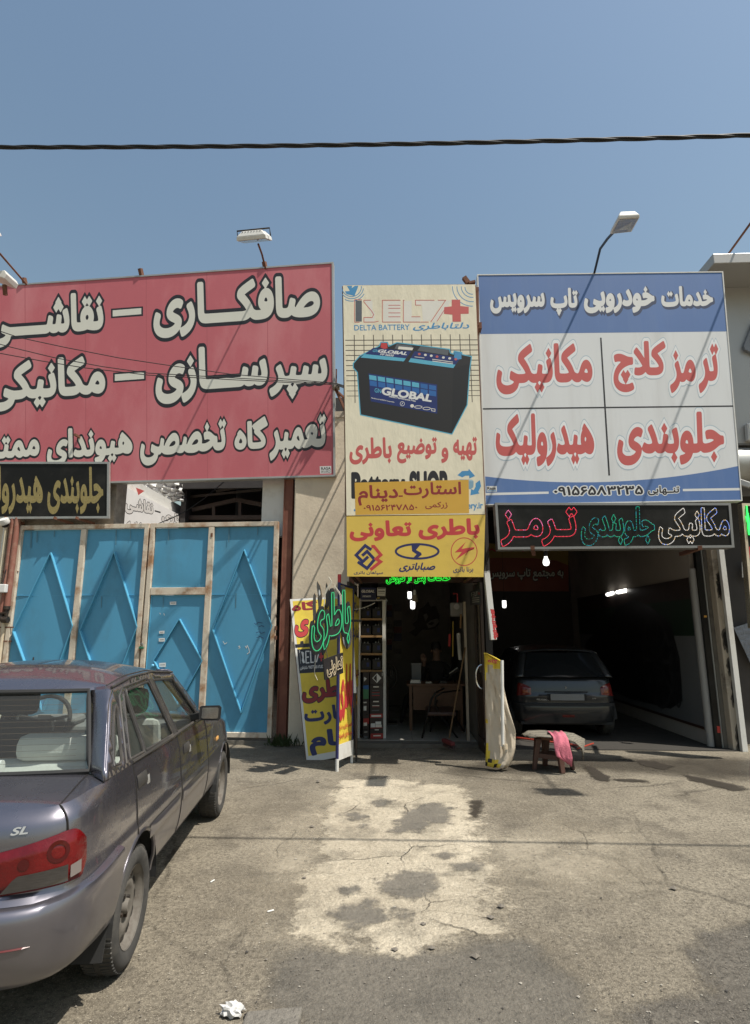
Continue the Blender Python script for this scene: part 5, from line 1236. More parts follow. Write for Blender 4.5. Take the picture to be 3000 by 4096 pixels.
b3t('برای', .08, .85, .80, .95, M['navy_ink'], bold=.03); b3t('استارت', .1, .98, .50, .66, M['navy_ink'], bold=.03); b3t('دینام', .1, .95, .07, .22, M['darkred_ink'], bold=.03)
text('دینام', None, [D1+nn*.025+np.array((0, 0, .80)), D0+nn*.025+np.array((0, 0, .80)), D0+nn*.025+np.array((0, 0, .50)), D1+nn*.025+np.array((0, 0, .46))], None, [(pm('orange_paint', (.62, .30, .02), .5), 0, 0)], dl, off=.003, bold=.045)
tb = thing('plastic_tube', 'white plastic tube propped against the left door leaf', 'tube', G('A', 815, 1900))
P8 = YP(7.9); w = MB(); w.tube([P8.hit('A', 752, 540), P8.hit('A', 776, 900), P8.hit('A', 797, 1308)], .026, 12); w.build('tube', M['white_plain'], tb, smooth=True)
w = MB(); w.tube([P8.hit('A', 797, 1310, -.02), P8.hit('A', 808, 1600, -.02), np.array((P8.hit('A', 818, 1900)[0], 7.88, 0))], .014, 8); w.build('stand_rod', M['dark_metal'], tb)

# green neon letters on a black backing, standing off at an angle
NA, NB = YP(6.95), YP(7.22)
qn = quad3('A', [(364, 345), (752, 262), (752, 826), (364, 892)], [NA, NB, NB, NA])
nl = thing('neon_letters', 'black cut out letters edged in green neon beside the shop door', 'sign', (qn[3]+qn[2])/2)
F = field('باطری', bold=.035, h=.02, dot=.09); v, f = fill(F, .06); bx = bbox0(F); n = qnorm(qn)
tt = lambda x, y: ((x-bx[0])/(bx[2]-bx[0]), (y-bx[1])/(bx[3]-bx[1]))
w = MB(); w.add([bil(qn, *tt(x, y)) for x, y in v], f); w.add([bil(qn, *tt(x, y))-n*.035 for x, y in v], [q_[::-1] for q_ in f])
for c in contours(F, .06):
    k = len(c); P_ = [bil(qn, *tt(x, y)) for x, y in c]; w.add(P_+[p-n*.035 for p in P_], [(i, (i+1) % k, k+(i+1) % k, k+i) for i in range(k)])
w.build('backing', M['black_ink'], nl)
w = MB()
for c in contours(F, .0):
    w.tube([p+n*.014 for p in resample([bil(qn, *tt(x, y)) for x, y in c], .03)], .0055, 6, closed=True)
w.build('neon_tube', em('neon_soft_green', (.05, .62, .24), .5), nl)
w = MB(); c0 = bil(qn, .5, .5)-n*.04; w.bar(c0, c0+np.array((.35, .45, .0)), .03); w.bar(bil(qn, .15, .6)-n*.04, bil(qn, .95, .6)-n*.04, .025); w.build('support', M['dark_metal'], nl)
NC = YP(6.93)
qq = quad3('A', [(488, 972), (682, 903), (686, 1108), (506, 1177)], [NC, NB, NB, NC])
sb = thing('small_sign', 'small tilted black sign with cream outlined lettering under the green neon letters', 'sign', (qq[2]+qq[3])/2)
n = qnorm(qq); w = MB(); w.hexa(qq, [p-n*.02 for p in qq]); w.build('panel', M['black_ink'], sb)
qt = [bil(qq, s, t) for s, t in ((.08, .92), (.93, .92), (.93, .08), (.08, .08))]
ls, _ = text_lines('تعاونی', None, qt, None, bold=.03, h=.025); w = MB()
for c in ls: w.tube([p+n*.012 for p in resample(c, .02)], .0042, 5, closed=True)
w.build('lettering_tube', pm('dead_neon_tube', (.55, .45, .30), .4), sb)
w = MB(); w.tube([qq[0]*.8+qq[1]*.2, bil(qn, .35, .1)], .004, 5); w.tube([qq[0]*.3+qq[1]*.7, bil(qn, .7, .15)], .004, 5); w.build('hanging_wire', M['cable'], sb)
# edge-on cut-out boards above them
NE = YP(7.35); wd_ = pm('board_edge', (.34, .22, .10), .7)
for i, (P_, lab) in enumerate((([(382, 580), (376, 420), (384, 330), (398, 305), (410, 330), (408, 450), (420, 585)], 'short dark pointed board, leftmost of the letter cut outs'), ([(428, 350), (414, 240), (414, 205), (420, 183), (448, 232), (460, 285), (468, 350), (452, 480), (430, 470)], 'tall dark board with a white patch in the middle of the letter cut outs'), ([(498, 420), (500, 230), (508, 195), (520, 235), (538, 300), (538, 400), (520, 460)], 'dark wood edged board nearest the navy pole'))):
    cb = thing('letter_cutout', lab, 'board', NE.hit('A', *P_[0]), group='letter cut outs at the door')
    n = NE.n; fr = [NE.hit('A', x, y, -.04*i) for x, y in P_]; k = len(fr); bk_ = [p-n*.03 for p in fr]
    w = MB(); w.add(fr, [tuple(range(k))]); w.add(bk_, [tuple(range(k))[::-1]]); w.add(fr+bk_, [(j, (j+1) % k, k+(j+1) % k, k+j) for j in range(k)], 1); w.build('board', [pm('grey_board', (.085, .08, .07), .7, var=.3), wd_], cb)
    if i == 1: pr = Print('A', NE, cb); pr.poly(M['white_ink'], [(440, 268), (452, 285), (456, 318), (446, 335), (438, 310)], .004-.04*i, 'paint_patch'); pr.done()
    w = MB(); w.bar(fr[0]-n*.02, fr[0]-n*.02-np.array((0, -.3, .35)), .02); w.build('stay', M['dark_metal'], cb)
r_ = np.random.default_rng(8)
for i, (P_, lab) in enumerate((([(545, 150), (575, 200), (530, 260), (505, 330), (490, 430), (470, 480)], 'pale twisted wire hanging from the red pole cap'), ([(590, 225), (615, 260), (640, 300), (660, 330), (655, 420)], 'pale wire looped over the framed banner'), ([(410, 930), (400, 1050), (395, 1110), (425, 1180)], 'yellowish wire dangling in front of the canvas banner'), ([(1003, 405), (930, 440), (850, 465), (780, 472), (740, 460)], 'pale string tied across to the shop shelves'))):
    wi = thing('loose_wire', lab, 'wire', NE.hit('A', *P_[0]), group='wires round the neon letters'); pl_ = YP(7.1) if i != 3 else YP(8.0)
    w = MB()
    for s in range(1 if i > 1 else 3): w.tube(resample([pl_.hit('A', x+r_.normal(0, 6)*(i < 2), y+r_.normal(0, 6)*(i < 2)) for x, y in P_], .03, False), .004, 5)
    w.build('wire', pm('pale_wire', (.62, .58, .48), .5), wi, smooth=80)

# ---------------------------------------------------------------- right side of the shop door
E0, E1 = np.array((1.085, 8.78, 0)), G('5', 1402, 1378)
dr = thing('door_leaf', 'dark brown glazed door leaf with a chrome bow handle, open on the right', 'door', E0)
E1 = np.array((E1[0], E1[1], 0)); u, nn, L_ = leaf(dr, E0, E1, side=1)
nn = nn if np.dot(nn, EYEP-E0) > 0 else -nn
hp = lambda a, z, d: E0+u*a+nn*d+np.array((0, 0, z))
w = MB(); w.tube([hp(L_-.05, 1.02+.155*math.sin(a), .02+.085*math.cos(a)) for a in np.linspace(-1.57, 1.57, 14)], .011, 8)
w.tube([hp(L_-.05, 1.02+.155*math.sin(a), -.02-.085*math.cos(a)) for a in np.linspace(-1.57, 1.57, 14)], .011, 8); w.build('handle', M['steel'], dr, smooth=True)
w = MB(); w.lathe([(0, .022), (.03, .022), (.03, 0)], hp(L_-.06, .16, .0), nn, 16); w.build('floor_lock', M['steel'], dr)
DPL = three(E0+nn*.025, E1+nn*.025, E0+nn*.025+np.array((0, 0, 1.)))
pr = Print('5', DPL, dr); pr.poly(M['black_ink'], [(1285, 275), (1358, 256), (1362, 360), (1290, 366)], .003, 'sticker')
for P_ in ([(1298, 282), (1300, 306)], [(1305, 280), (1316, 279)], [(1306, 293), (1315, 292)], [(1307, 305), (1317, 304)], [(1321, 278), (1322, 303), (1329, 302)], [(1328, 277), (1340, 275)], [(1334, 276), (1334, 301)]): pr.stroke(M['white_ink'], P_, 3, .005, 'sticker')
pr.stroke(M['red_ink'], [(1341, 288), (1355, 286)], 5, .005, 'sticker'); pr.stroke(M['red_ink'], [(1348, 279), (1349, 296)], 5, .0055, 'sticker')
for y in (318, 332, 345): pr.stroke(M['pale_ink'], [(1303, y), (1350, y-4)], 4, .005, 'sticker')
pr.done()
# light box hanging edge-on at the top of the right leaf
TP_ = YP(7.5)
lbx = thing('light_box', 'narrow white light box with smeared red paint hanging at the right door leaf', 'light box', TP_.hit('5', 1440, 590))
q = quad3('5', [(1382, 140), (1418, 135), (1467, 592), (1428, 595)], TP_); n = qnorm(q)
w = MB(); w.hexa(q, [p-n*.10 for p in q]); w.build('case', M['white_paint'], lbx, bevel=.004)
pr = Print('5', TP_, lbx); r_ = np.random.default_rng(3)
for i in range(16):
    y = 390+12.5*i; x = 1424+(y-390)*.11; pr.poly(M['red_ink'], [(x+r_.uniform(-2, 5), y), (x+22+r_.uniform(-6, 10), y+r_.uniform(-3, 3)), (x+20+r_.uniform(-8, 12), y+11), (x+r_.uniform(0, 8), y+13)], .002+.0006*(i % 3), 'smeared_paint')
pr.done()
p = TP_.hit('5', 1402, 138); w = MB(); w.tube([p, p+np.array((0, -.02, .09)), p+np.array((.02, .2, .12)), p+np.array((.02, .3, .5))], .008, 6); w.build('hook', M['cable'], lbx)
# yellow and white cloth on its pole
CPl = YP(7.42)
cb = thing('folded_banner', 'faded yellow and white cloth banner bundled on a white pole by the right door leaf', 'banner', G('5', 1525, 1440))
Lx = lambda y: np.interp(y, [680, 760, 900, 1100, 1300, 1440], [1388, 1392, 1396, 1400, 1402, 1400])
Rx = lambda y: np.interp(y, [680, 730, 900, 1050, 1200, 1320, 1400, 1440], [1392, 1500, 1512, 1545, 1588, 1590, 1570, 1535])
rows = []
for j in range(30):
    y = 682+758*j/29; rows.append([CPl.hit('5', Lx(y)+(Rx(y)-Lx(y))*i/13, y, .05*math.sin(math.pi*i/13)*(j/29)+.018*math.sin(i*1.1+j*.35)+.012*math.sin(i*2.3-j*.5)-.10*(1-i/13)) for i in range(14)])
w = MB(); w.grid(rows); k = len(w.f)
for fi, f_ in enumerate(w.f):
    j, i = divmod(fi, 13); y = 682+758*(j+.5)/29; t = (i+.5)/13
    w.m[fi] = 0 if (t > .06+.07*math.sin(j*.55) or 860 < y < 1120) and y > 762+70*(t-.3) else 1
    if y > 1372+60*t and t < .6: w.m[fi] = 2 if (i+2*j) % 5 < 2 else 1
w.build('cloth', [pm('sun_bleached_cloth', (.56, .48, .37), .7, var=.10, dirt=(.45, .36, .25), damt=.5, bump=.4, bscale=9), M['yellow2'], M['black_ink']], cb, smooth=80, solid=.004)
pr = Print('5', YP(7.30), cb)
pr.done()
text('گاه', '5', [(1404, 712), (1472, 728), (1470, 752), (1406, 740)], YP(7.37), [(M['darkred_ink'], 0, 0)], cb, off=.0, bold=.04, name='lettering')
w = MB(); w.tube([CPl.hit('5', 1497, 728, .03), CPl.hit('5', 1497, 1000, .06), CPl.hit('5', 1500, 1290, .06)], .020, 10); a = CPl.hit('5', 1522, 1300, .05); w.tube([a, G('5', 1527, 1438)], .016, 10); w.build('pole', M['white_paint'], cb, smooth=True)
w = MB(); a = CPl.hit('5', 1512, 1295, .06)
for i in range(5): w.tube([a+np.array((.03*math.cos(t), .03*math.sin(t), .012*i-.02)) for t in np.linspace(0, 6.28, 12)], .005, 5)
w.build('tie', pm('string', (.5, .42, .3), .8), cb)

# ---------------------------------------------------------------- plastic stool with a mat and a cloth
s0, s1, s2 = G('6', 412, 1405), G('6', 575, 1428), G('6', 634, 1405)
sc_ = (s0+s2)/2; s3 = sc_*2-s1; s3[1] = sc_[1]+(sc_[1]-s1[1])
HT = .385
stool = thing('plastic_stool', 'brown plastic stool with splayed legs in front of the garage', 'stool', (sc_[0], sc_[1], 0))
tops = []
w = MB()
for p in (s0, s1, s2, s3):
    d = p-sc_; d[2] = 0; t = sc_+d*.72; tops.append(t+np.array((0, 0, HT)))
ctr = np.array((sc_[0], sc_[1], HT)); tp4 = [tops[0], tops[1], tops[2], tops[3]]
out = [ctr+(p-ctr)*1.16 for p in tp4]; w.hexa(out, [p-np.array((0, 0, .045)) for p in out]); w.build('seat', M['wood'], stool, bevel=.012)
brown = pm('brown_plastic', (.085, .04, .03), .45, var=.15)
for p, t in zip((s0, s1, s2, s3), tops):
    w = MB(); a = np.array((p[0], p[1], 0)); t = t-np.array((0, 0, .03)); d = (a-ctr); d[2] = 0; d /= np.linalg.norm(d); x = np.array((-d[1], d[0], 0))
    w.hexa([a+x*i*.026+d*j*.022 for i, j in ((-1, -1), (1, -1), (1, 1), (-1, 1))], [t+x*i*.046+d*j*.036 for i, j in ((-1, -1), (1, -1), (1, 1), (-1, 1))]); w.build('leg', brown, stool, bevel=.008)
w = MB()
for i in range(4):
    a, b = (s0, s1, s2, s3)[i], (s0, s1, s2, s3)[(i+1) % 4]; k = .42
    a2 = np.array((a[0], a[1], 0))*(1-k)+tops[i]*k; b2_ = np.array((b[0], b[1], 0))*(1-k)+tops[(i+1) % 4]*k; w.bar(a2*.9+b2_*.1, b2_*.9+a2*.1, .018, .05)
w.build('apron', brown, stool)
mat_ = thing('rubber_mat', 'grey patterned mat draped over the brown stool', 'mat', ctr)
def cloth_over(corn, z, k, amp, seed, drop):
    r = np.random.default_rng(seed); ph = r.uniform(0, 6, 4); rows = []
    for j in range(k):
        row = []
        for i in range(k):
            p = bil(corn, i/(k-1), 1-j/(k-1)); d = p-ctr; 
            rel = max(abs(np.dot(d, e1)), abs(np.dot(d, e2)))-half
            zz = z-max(0, rel)*drop-(.012*math.sin(i*.9+ph[0])*math.sin(j*.7+ph[1]))*amp; row.append(np.array((p[0]-d[0]*max(0, rel)*.5, p[1]-d[1]*max(0, rel)*.5, zz)))
        rows.append(row)
    return rows
e1 = (s1-s0); e1[2] = 0; e1 /= np.linalg.norm(e1); e2 = np.array((-e1[1], e1[0], 0)); half = .175
PT = Plane((0, sc_[1], 0), (0, -1, 0))
# mat: centre line over the seat, both ends hanging
def over(pts3, nm, mat, root, thick, k=14):
    """strip cloth through rows of (left,right) points"""
    rows = [[a*(1-i/(k-1))+b*(i/(k-1))+np.array((0, .006*math.sin(i*1.7+j*2), .008*math.sin(i*1.1+j*1.3))) for i in range(k)] for j, (a, b) in enumerate(pts3)]
    w = MB(); w.grid(rows); return w.build(nm, mat, root, smooth=80, solid=thick)
z = HT+.018
cx, cy = sc_[0], sc_[1]
L0 = lambda dx, dy, zz: np.array((cx+dx, cy+dy, zz))
matm = bpy.data.materials.new('woven_mat'); matm.use_nodes = True; nt = matm.node_tree; b = nt.nodes['Principled BSDF']; ck = nt.nodes.new('ShaderNodeTexVoronoi'); ck.inputs['Scale'].default_value = 62; ck.inputs['Randomness'].default_value = .15
tcn = nt.nodes.new('ShaderNodeTexCoord'); nt.links.new(tcn.outputs['Object'], ck.inputs['Vector']); rp = nt.nodes.new('ShaderNodeValToRGB'); rp.color_ramp.elements[0].color = (.05, .045, .036, 1); rp.color_ramp.elements[1].color = (.19, .17, .13, 1); rp.color_ramp.elements[0].position = .25; rp.color_ramp.elements[1].position = .5
nt.links.new(ck.outputs['Distance'], rp.inputs[0]); nt.links.new(rp.outputs[0], b.inputs['Base Color']); b.inputs['Roughness'].default_value = .8
over([(L0(-.35, .06, z-.02), L0(-.26, -.15, z-.03)), (L0(-.25, .14, z+.006), L0(-.20, -.20, z)), (L0(-.1, .2, z+.006), L0(-.03, -.24, z+.002)), (L0(.06, .22, z+.006), L0(.10, -.26, z-.01)), (L0(.20, .16, z+.004), L0(.20, -.24, z-.05)), (L0(.29, .10, z-.01), L0(.30, -.20, z-.14)), (L0(.40, .02, z-.07), L0(.29, -.24, z-.24))], 'cloth', matm, mat_, .008)
pk_ = thing('pink_cloth', 'pink cloth hanging over the front of the grey mat', 'cloth', ctr)
over([(L0(-.045, .02, z+.022), L0(.125, .02, z+.026)), (L0(-.05, -.12, z+.024), L0(.13, -.12, z+.026)), (L0(-.05, -.275, z+.008), L0(.12, -.285, z-.0)), (L0(-.048, -.296, z-.09), L0(.135, -.30, z-.10)), (L0(-.03, -.300, z-.19), L0(.15, -.305, z-.21)), (L0(.07, -.305, z-.26), L0(.14, -.305, z-.31))], 'cloth', pm('pink_fabric', (.56, .15, .20), .85, var=.2, scale=14, bump=.4, bscale=60), pk_, .006)
jk = thing('jack_handle', 'red steel jack handle lying on the garage floor behind the stool', 'tool', G('6', 700, 1270))
w = MB(); w.tube([G('6', 310, 1222, .04), G('6', 500, 1245, .05), G('6', 690, 1270, .03)], .014, 8); w.tube([G('6', 660, 1285, .02), G('6', 752, 1255, .02)], .012, 8); w.build('rod', pm('red_tool', (.35, .05, .03), .4), jk)
# ---------------------------------------------------------------- inside the battery shop
FZ = .058
YS = 9.22
S9 = YP(YS)
sx0, sx1 = S9.hit('B', 62, 1500)[0], S9.hit('B', 305, 1500)[0]
rack = thing('battery_rack', 'shelf rack of dark car batteries at the left inside the shop door', 'shelves', ((sx0+sx1)/2, YS+.2, FZ))
zs = [S9.hit('B', 200, y)[2] for y in (520, 727, 940, 1143)]; ztop = S9.hit('B', 200, 310)[2]; zbot = zs[-1]
w = MB(); w.box(sx1-.004, sx1+.045, YS-.01, YS+.45, FZ, ztop); w.box(sx0-.08, sx0-.04, YS-.01, YS+.45, FZ, ztop); w.build('upright', M['white_paint'], rack)
for z in zs:
    w = MB(); w.box(sx0-.039, sx1-.006, YS-.012, YS+.45, z-.03, z); w.build('shelf', M['wood_edge'], rack)
w = MB(); w.box(sx0-.10, sx1+.06, YS-.02, YS+.45, ztop+.001, ztop+.035); w.build('top_board', M['white_paint'], rack)
def battery(name, lab, cat, x0, x1, y0, y1, z0, h, group, col='batt', lug=True):
    t = thing(name, lab, cat, ((x0+x1)/2, (y0+y1)/2, z0), group=group)
    w = MB(); w.box(x0, x1, y0, y1, z0+.001, z0+h*.86); w.build('case', M[col], t, bevel=.006)
    w = MB(); w.box(x0-.003, x1+.003, y0-.003, y1+.003, z0+h*.861, z0+h*.95); w.build('lid', pm('battery_lid', (.02, .02, .022), .4), t, bevel=.004)
    w = MB(); w.lathe([(.012, 0), (.010, .02), (0, .02)], (x0+.05, y0+.05, z0+h*.95), n=10); w.lathe([(.012, 0), (.010, .02), (0, .02)], (x1-.05, y0+.05, z0+h*.95), n=10); w.build('terminal', M['alu'], t)
    w = MB(); w.add([(x1-.065, y0-.002, z0+h*.3), (x1-.025, y0-.002, z0+h*.3), (x1-.025, y0-.002, z0+h*.7), (x1-.065, y0-.002, z0+h*.7)], [(0, 1, 2, 3)]); w.build('label', M['label_blue'], t)
    return t
ordn = ['top shelf', 'second shelf', 'third shelf', 'lowest shelf']
for i, z in enumerate(zs):
    mid_ = (sx0+sx1)/2-.02
    battery('car_battery', 'dark car battery on the %s of the rack, left one' % ordn[i], 'battery', sx0-.03, mid_-.012, YS+.05, YS+.24, z, .155, 'batteries on the rack')
    battery('car_battery', 'dark car battery on the %s of the rack, right one' % ordn[i], 'battery', mid_+.012, sx1-.02, YS+.04, YS+.23, z, .16, 'batteries on the rack')
def carton(lab, xl, xr, yt, yb, Y, mat, texts=(), deep=.2, group='cartons stacked by the rack', fl=None):
    P_ = YP(Y); a, b = P_.hit('B', xl, yt), P_.hit('B', xr, yb); z0 = b[2] if fl is None else fl
    t = thing('battery_carton', lab, 'carton', ((a[0]+b[0])/2, Y, z0), group=group)
    w = MB(); w.box(a[0], b[0], Y, Y+deep, z0+.002, a[2]-.001); w.build('box', M[mat] if isinstance(mat, str) else mat, t, bevel=.003)
    pr = Print('B', P_, t)
    for kind, m_, *arg in texts:
        if kind == 'p': pr.poly(m_, arg[0], .002+.001*(len(arg) > 1), 'print')
        if kind == 's': pr.stroke(m_, arg[0], arg[1], .004, 'print')
    pr.done(); return t, P_
Wk, Rk, Bk, Ck = M['white_ink'], M['red_ink'], M['label_blue'], M['cyan_ink']
ccol = pm('carton_brown_black', (.03, .022, .02), .55, var=.2)
cblue = pm('carton_navy', (.012, .018, .06), .5); cred = pm('carton_red', (.34, .03, .025), .55)
FY = 9.12
fl0 = FZ
t, P_ = carton('navy battery carton with pale lettering on top of the rack', 36, 222, 150, 300, 9.15, cblue, (), .3, fl=None); WLt = t
text('GLOBAL', 'B', [(50, 178), (205, 180), (203, 212), (46, 212)], P_, [(M['pale_ink'], 0, 0)], t, off=.003, bold=.045, dot=0, ky=1., shear=.1)
text('MF56030', 'B', [(64, 246), (162, 246), (162, 266), (62, 268)], P_, [(M['pale_ink'], 0, 0)], t, off=.003, bold=.03, dot=0, ky=1.)
cal = carton('dark carton with a pale front on top of the rack, right of the navy one', 234, 338, 150, 298, 9.15, ccol, (('p', M['pale_ink'], [(238, 152), (338, 152), (334, 254), (236, 250)]), ('s', M['batt'], [(245, 160), (332, 160)], 10), ('s', M['batt'], [(250, 196), (330, 197)], 8), ('s', M['grey_ink'], [(250, 218), (325, 219)], 4), ('p', M['yellow'], [(238, 268), (265, 268), (265, 284), (238, 284)])), .3)
rows_ = [(1168, 1312), (1322, 1490), (1502, 1662), (1672, 1850), (1856, 2015)]
dec_r = [(('p', Wk, [(236, 1182), (286, 1240), (234, 1300), (178, 1242)]), ('p', M['batt'], [(232, 1194), (232, 1288), (190, 1242)], 1), ('s', Wk, [(298, 1175), (298, 1215)], 5)),
    (('s', M['pale_ink'], [(190, 1345), (256, 1345)], 14), ('s', M['grey_ink'], [(178, 1390), (262, 1388)], 8), ('s', Rk, [(172, 1414), (266, 1412)], 4), ('s', M['grey_ink'], [(172, 1432), (266, 1430)], 12), ('s', Rk, [(172, 1452), (266, 1450)], 6)),
    (('s', M['pale_ink'], [(188, 1522), (256, 1522)], 14), ('s', M['pale_ink'], [(178, 1572), (262, 1572)], 9), ('s', Rk, [(174, 1586), (264, 1584)], 4), ('s', M['grey_ink'], [(172, 1630), (262, 1628)], 14)),
    (('p', cred, [(150, 1672), (300, 1668), (300, 1716), (150, 1718)]), ('s', Wk, [(166, 1696), (284, 1694)], 22), ('p', Wk, [(160, 1786), (212, 1784), (212, 1832), (160, 1834)]), ('p', Wk, [(216, 1764), (284, 1762), (284, 1798), (216, 1800)]), ('p', M['pale_ink'], [(216, 1802), (290, 1800), (290, 1832), (216, 1832)]), ('s', cred, [(152, 1842), (300, 1836)], 8)),
    (('s', M['pale_ink'], [(208, 1862), (256, 1862)], 12), ('p', cred, [(158, 1908), (308, 1904), (308, 1964), (158, 1968)]), ('s', M['pale_ink'], [(190, 1934), (280, 1932)], 14))]
dl_ = ['topmost carton, with a pale diamond', 'second carton from the top, with small red lines', 'third carton from the top, with pale dots', 'fourth carton, with a red band and white labels', 'lowest carton, with a broad red band']
zb2 = FZ
for i in range(4, -1, -1):
    yt, yb = rows_[i]
    t, P_ = carton('right stack by the rack, '+dl_[i], 150, 308, yt, yb, FY, ccol, dec_r[i], .25, fl=zb2)
    zb2 = P_.hit('B', 200, yt)[2]
dec_l = [(('p', Wk, [(78, 1224), (112, 1246), (78, 1284)]),), (('p', pm('carton_green', (.05, .20, .09), .5), [(70, 1330), (134, 1326), (134, 1488), (70, 1490)]), ('p', M['label_mid'], [(70, 1330), (134, 1326), (134, 1376), (70, 1372)], 1)), (('s', M['pale_ink'], [(72, 1535), (110, 1532)], 14), ('p', Wk, [(74, 1578), (108, 1574), (108, 1630), (74, 1632)])), (('p', cred, [(70, 1728), (140, 1722), (140, 1790), (70, 1792)]), ('p', M['pale_ink'], [(74, 1776), (114, 1774), (114, 1814), (74, 1816)], 1)), (('s', M['pale_ink'], [(82, 1890), (118, 1888)], 8), ('s', M['grey_ink'], [(80, 1950), (120, 1950)], 30))]
dn = ['topmost carton, with half a white diamond', 'green and blue carton second from the top', 'third carton from the top, with a white square', 'fourth carton, with a red band', 'lowest carton, nearly black']
zb2 = FZ
for i in range(4, -1, -1):
    yt, yb = rows_[i]
    t, P_ = carton('left stack by the rack, '+dn[i], 64, 140, yt+4, yb, FY+.03, ccol, dec_l[i], .22, fl=zb2)
    zb2 = P_.hit('B', 100, yt+4)[2]

# desk, chair, broom, clutter
dk = G('B', 648, 1872, FZ); DY = dk[1]
D1_ = YP(DY); zt_ = D1_.hit('B', 800, 1305)[2]; dx0, dx1 = D1_.hit('B', 594, 1310)[0], .98
desk = thing('desk', 'brown wooden desk with carved front panels at the back of the shop', 'desk', ((dx0+dx1)/2, DY, FZ))
w = MB(); w.box(dx0, dx1+.06, DY-.05, DY+.62, zt_-.035, zt_); w.build('desktop', M['wood'], desk, bevel=.006)
zlow_ = D1_.hit('B', 800, 1625)[2]
w = MB(); w.box(dx0+.10, dx1-.04, DY, DY+.02, zlow_, zt_-.036); fp = w.build('front_panel', M['wood'], desk)
w = MB()
for xa, xb in ((dx0+.18, dx0+.42), (dx1-.36, dx1-.12)):
    for k_ in (0, .035):
        x0_, x1_, z0_, z1_ = xa+k_, xb-k_, zlow_+.05+k_*1.4, zt_-.09-k_*1.4
        for q_ in ((x0_, x1_, z1_-.01, z1_), (x0_, x1_, z0_, z0_+.01), (x0_, x0_+.01, z0_+.01, z1_-.01), (x1_-.01, x1_, z0_+.01, z1_-.01)): w.box(q_[0], q_[1], DY-.008, DY-.0005, q_[2], q_[3])
w.build('carving', M['wood'], fp)
for x in (dx0+.06, dx1-.02):
    for y in (DY, DY+.54): w = MB(); w.bar((x, y+.02, FZ), (x, y+.02, zt_-.036), .045); w.build('leg', M['wood'], desk)
def paper(lab, xl, xr, yt, yb, mat, hgt, name='notebook', cat='papers'):
    a = D1_.hit('B', xl, yb); b = D1_.hit('B', xr, yb); t = thing(name, lab, cat, ((a[0]+b[0])/2, DY+.1, zt_))
    w = MB(); w.box(a[0], b[0], DY+.02, DY+.22, zt_+.002, zt_+hgt*.5); w.box(a[0]+.01, b[0]-.012, DY+.03, DY+.2, zt_+hgt*.5+.001, zt_+hgt); w.build('pages', mat, t); return t
paper('stack of white notebooks on the left of the desk', 634, 762, 1250, 1288, M['white_plain'], .05)
paper('flat pale papers in the middle of the desk', 820, 900, 1265, 1285, M['pale_ink'], .02)
paper('dark ledger lying on the right of the desk', 985, 1080, 1250, 1288, M['batt'], .04)
mo = thing('clipboard', 'dark clipboard with a pale edge tilted up on the right of the desk', 'clipboard', D1_.hit('B', 1160, 1200))
q = quad3('B', [(1104, 1185), (1205, 1112), (1228, 1150), (1118, 1210)], YP(DY+.2)); n = qnorm(q); w = MB(); w.hexa(q, [p-n*.02 for p in q]); w.build('board', M['black_gloss'], mo)
w = MB(); w.bar(q[0]+n*.004, q[1]+n*.004, .012); w.build('edge', M['pale_ink'], mo); w = MB(); c = (q[2]+q[3])/2; w.bar(c-n*.01, np.array((c[0], c[1]+.1, zt_)), .02); w.build('stand', M['black_gloss'], mo)
bkx = thing('storage_box', 'pale plastic box standing behind the desk', 'box', YP(DY+.5).hit('B', 700, 1150))
w = MB(); a, b = YP(DY+.45).hit('B', 650, 1075), YP(DY+.45).hit('B', 765, 1230); w.box(a[0], b[0], DY+.4, DY+.6, zt_+.001, a[2]); w.build('tub', pm('milky_box', (.16, .17, .18), .5), bkx); w = MB(); w.box(a[0]-.01, b[0]+.01, DY+.39, DY+.61, a[2]+.001, a[2]+.02); w.build('lid', pm('milky_lid', (.22, .22, .22), .5), bkx)
# tube chair
c0, c1 = G('B', 778, 1965, FZ), G('B', 1205, 1962, FZ); c2 = G('B', 875, 1888, FZ); c3 = G('B', 1290, 1888, FZ)
chair = thing('tube_chair', 'black steel tube chair with padded seat in front of the desk', 'chair', (c0+c1)/2)
CYv = (c0[1]+c2[1])/2; C1 = YP(c0[1]); C2 = YP(c2[1])
w = MB(); w.tube([c0, C1.hit('B', 885, 1500), C1.hit('B', 935, 1420), C2.hit('B', 1060, 1370, -.2), C2.hit('B', 1230, 1330, -.2)], .016, 10); w.tube([c1, C1.hit('B', 1000, 1690), C1.hit('B', 930, 1560), C1.hit('B', 940, 1470), C1.hit('B', 1010, 1415), C2.hit('B', 1230, 1385, .0)], .013, 10)
w.tube([c2, C2.hit('B', 915, 1660), C2.hit('B', 960, 1500)], .013, 8); w.tube([c3, C2.hit('B', 1150, 1690), C2.hit('B', 1130, 1600)], .013, 8); w.build('frame', M['black_gloss'], chair, smooth=True)
zs_ = YP(CYv).hit('B', 990, 1625)[2]; xs0, xs1 = YP(CYv).hit('B', 830, 1625)[0], YP(CYv).hit('B', 1170, 1625)[0]
w = MB(); w.box(xs0, xs1, c0[1]-.02, c2[1]+.12, zs_-.05, zs_+.01); w.build('seat', pm('brown_vinyl', (.07, .035, .025), .5), chair, bevel=.02)
w = MB(); a, b = C2.hit('B', 960, 1345, -.28), C2.hit('B', 1230, 1335, -.28); w.box(a[0], b[0]+.05, a[1]-.02, a[1]+.02, a[2]-.16, a[2]+.02); w.build('backrest', M['black_gloss'], chair, bevel=.015)
br0 = G('B', 1092, 2030, FZ); br1 = YP(9.05).hit('B', 1296, 870)
broom = thing('broom', 'broom with a worn wooden stick leaning by the right door jamb', 'broom', br0)
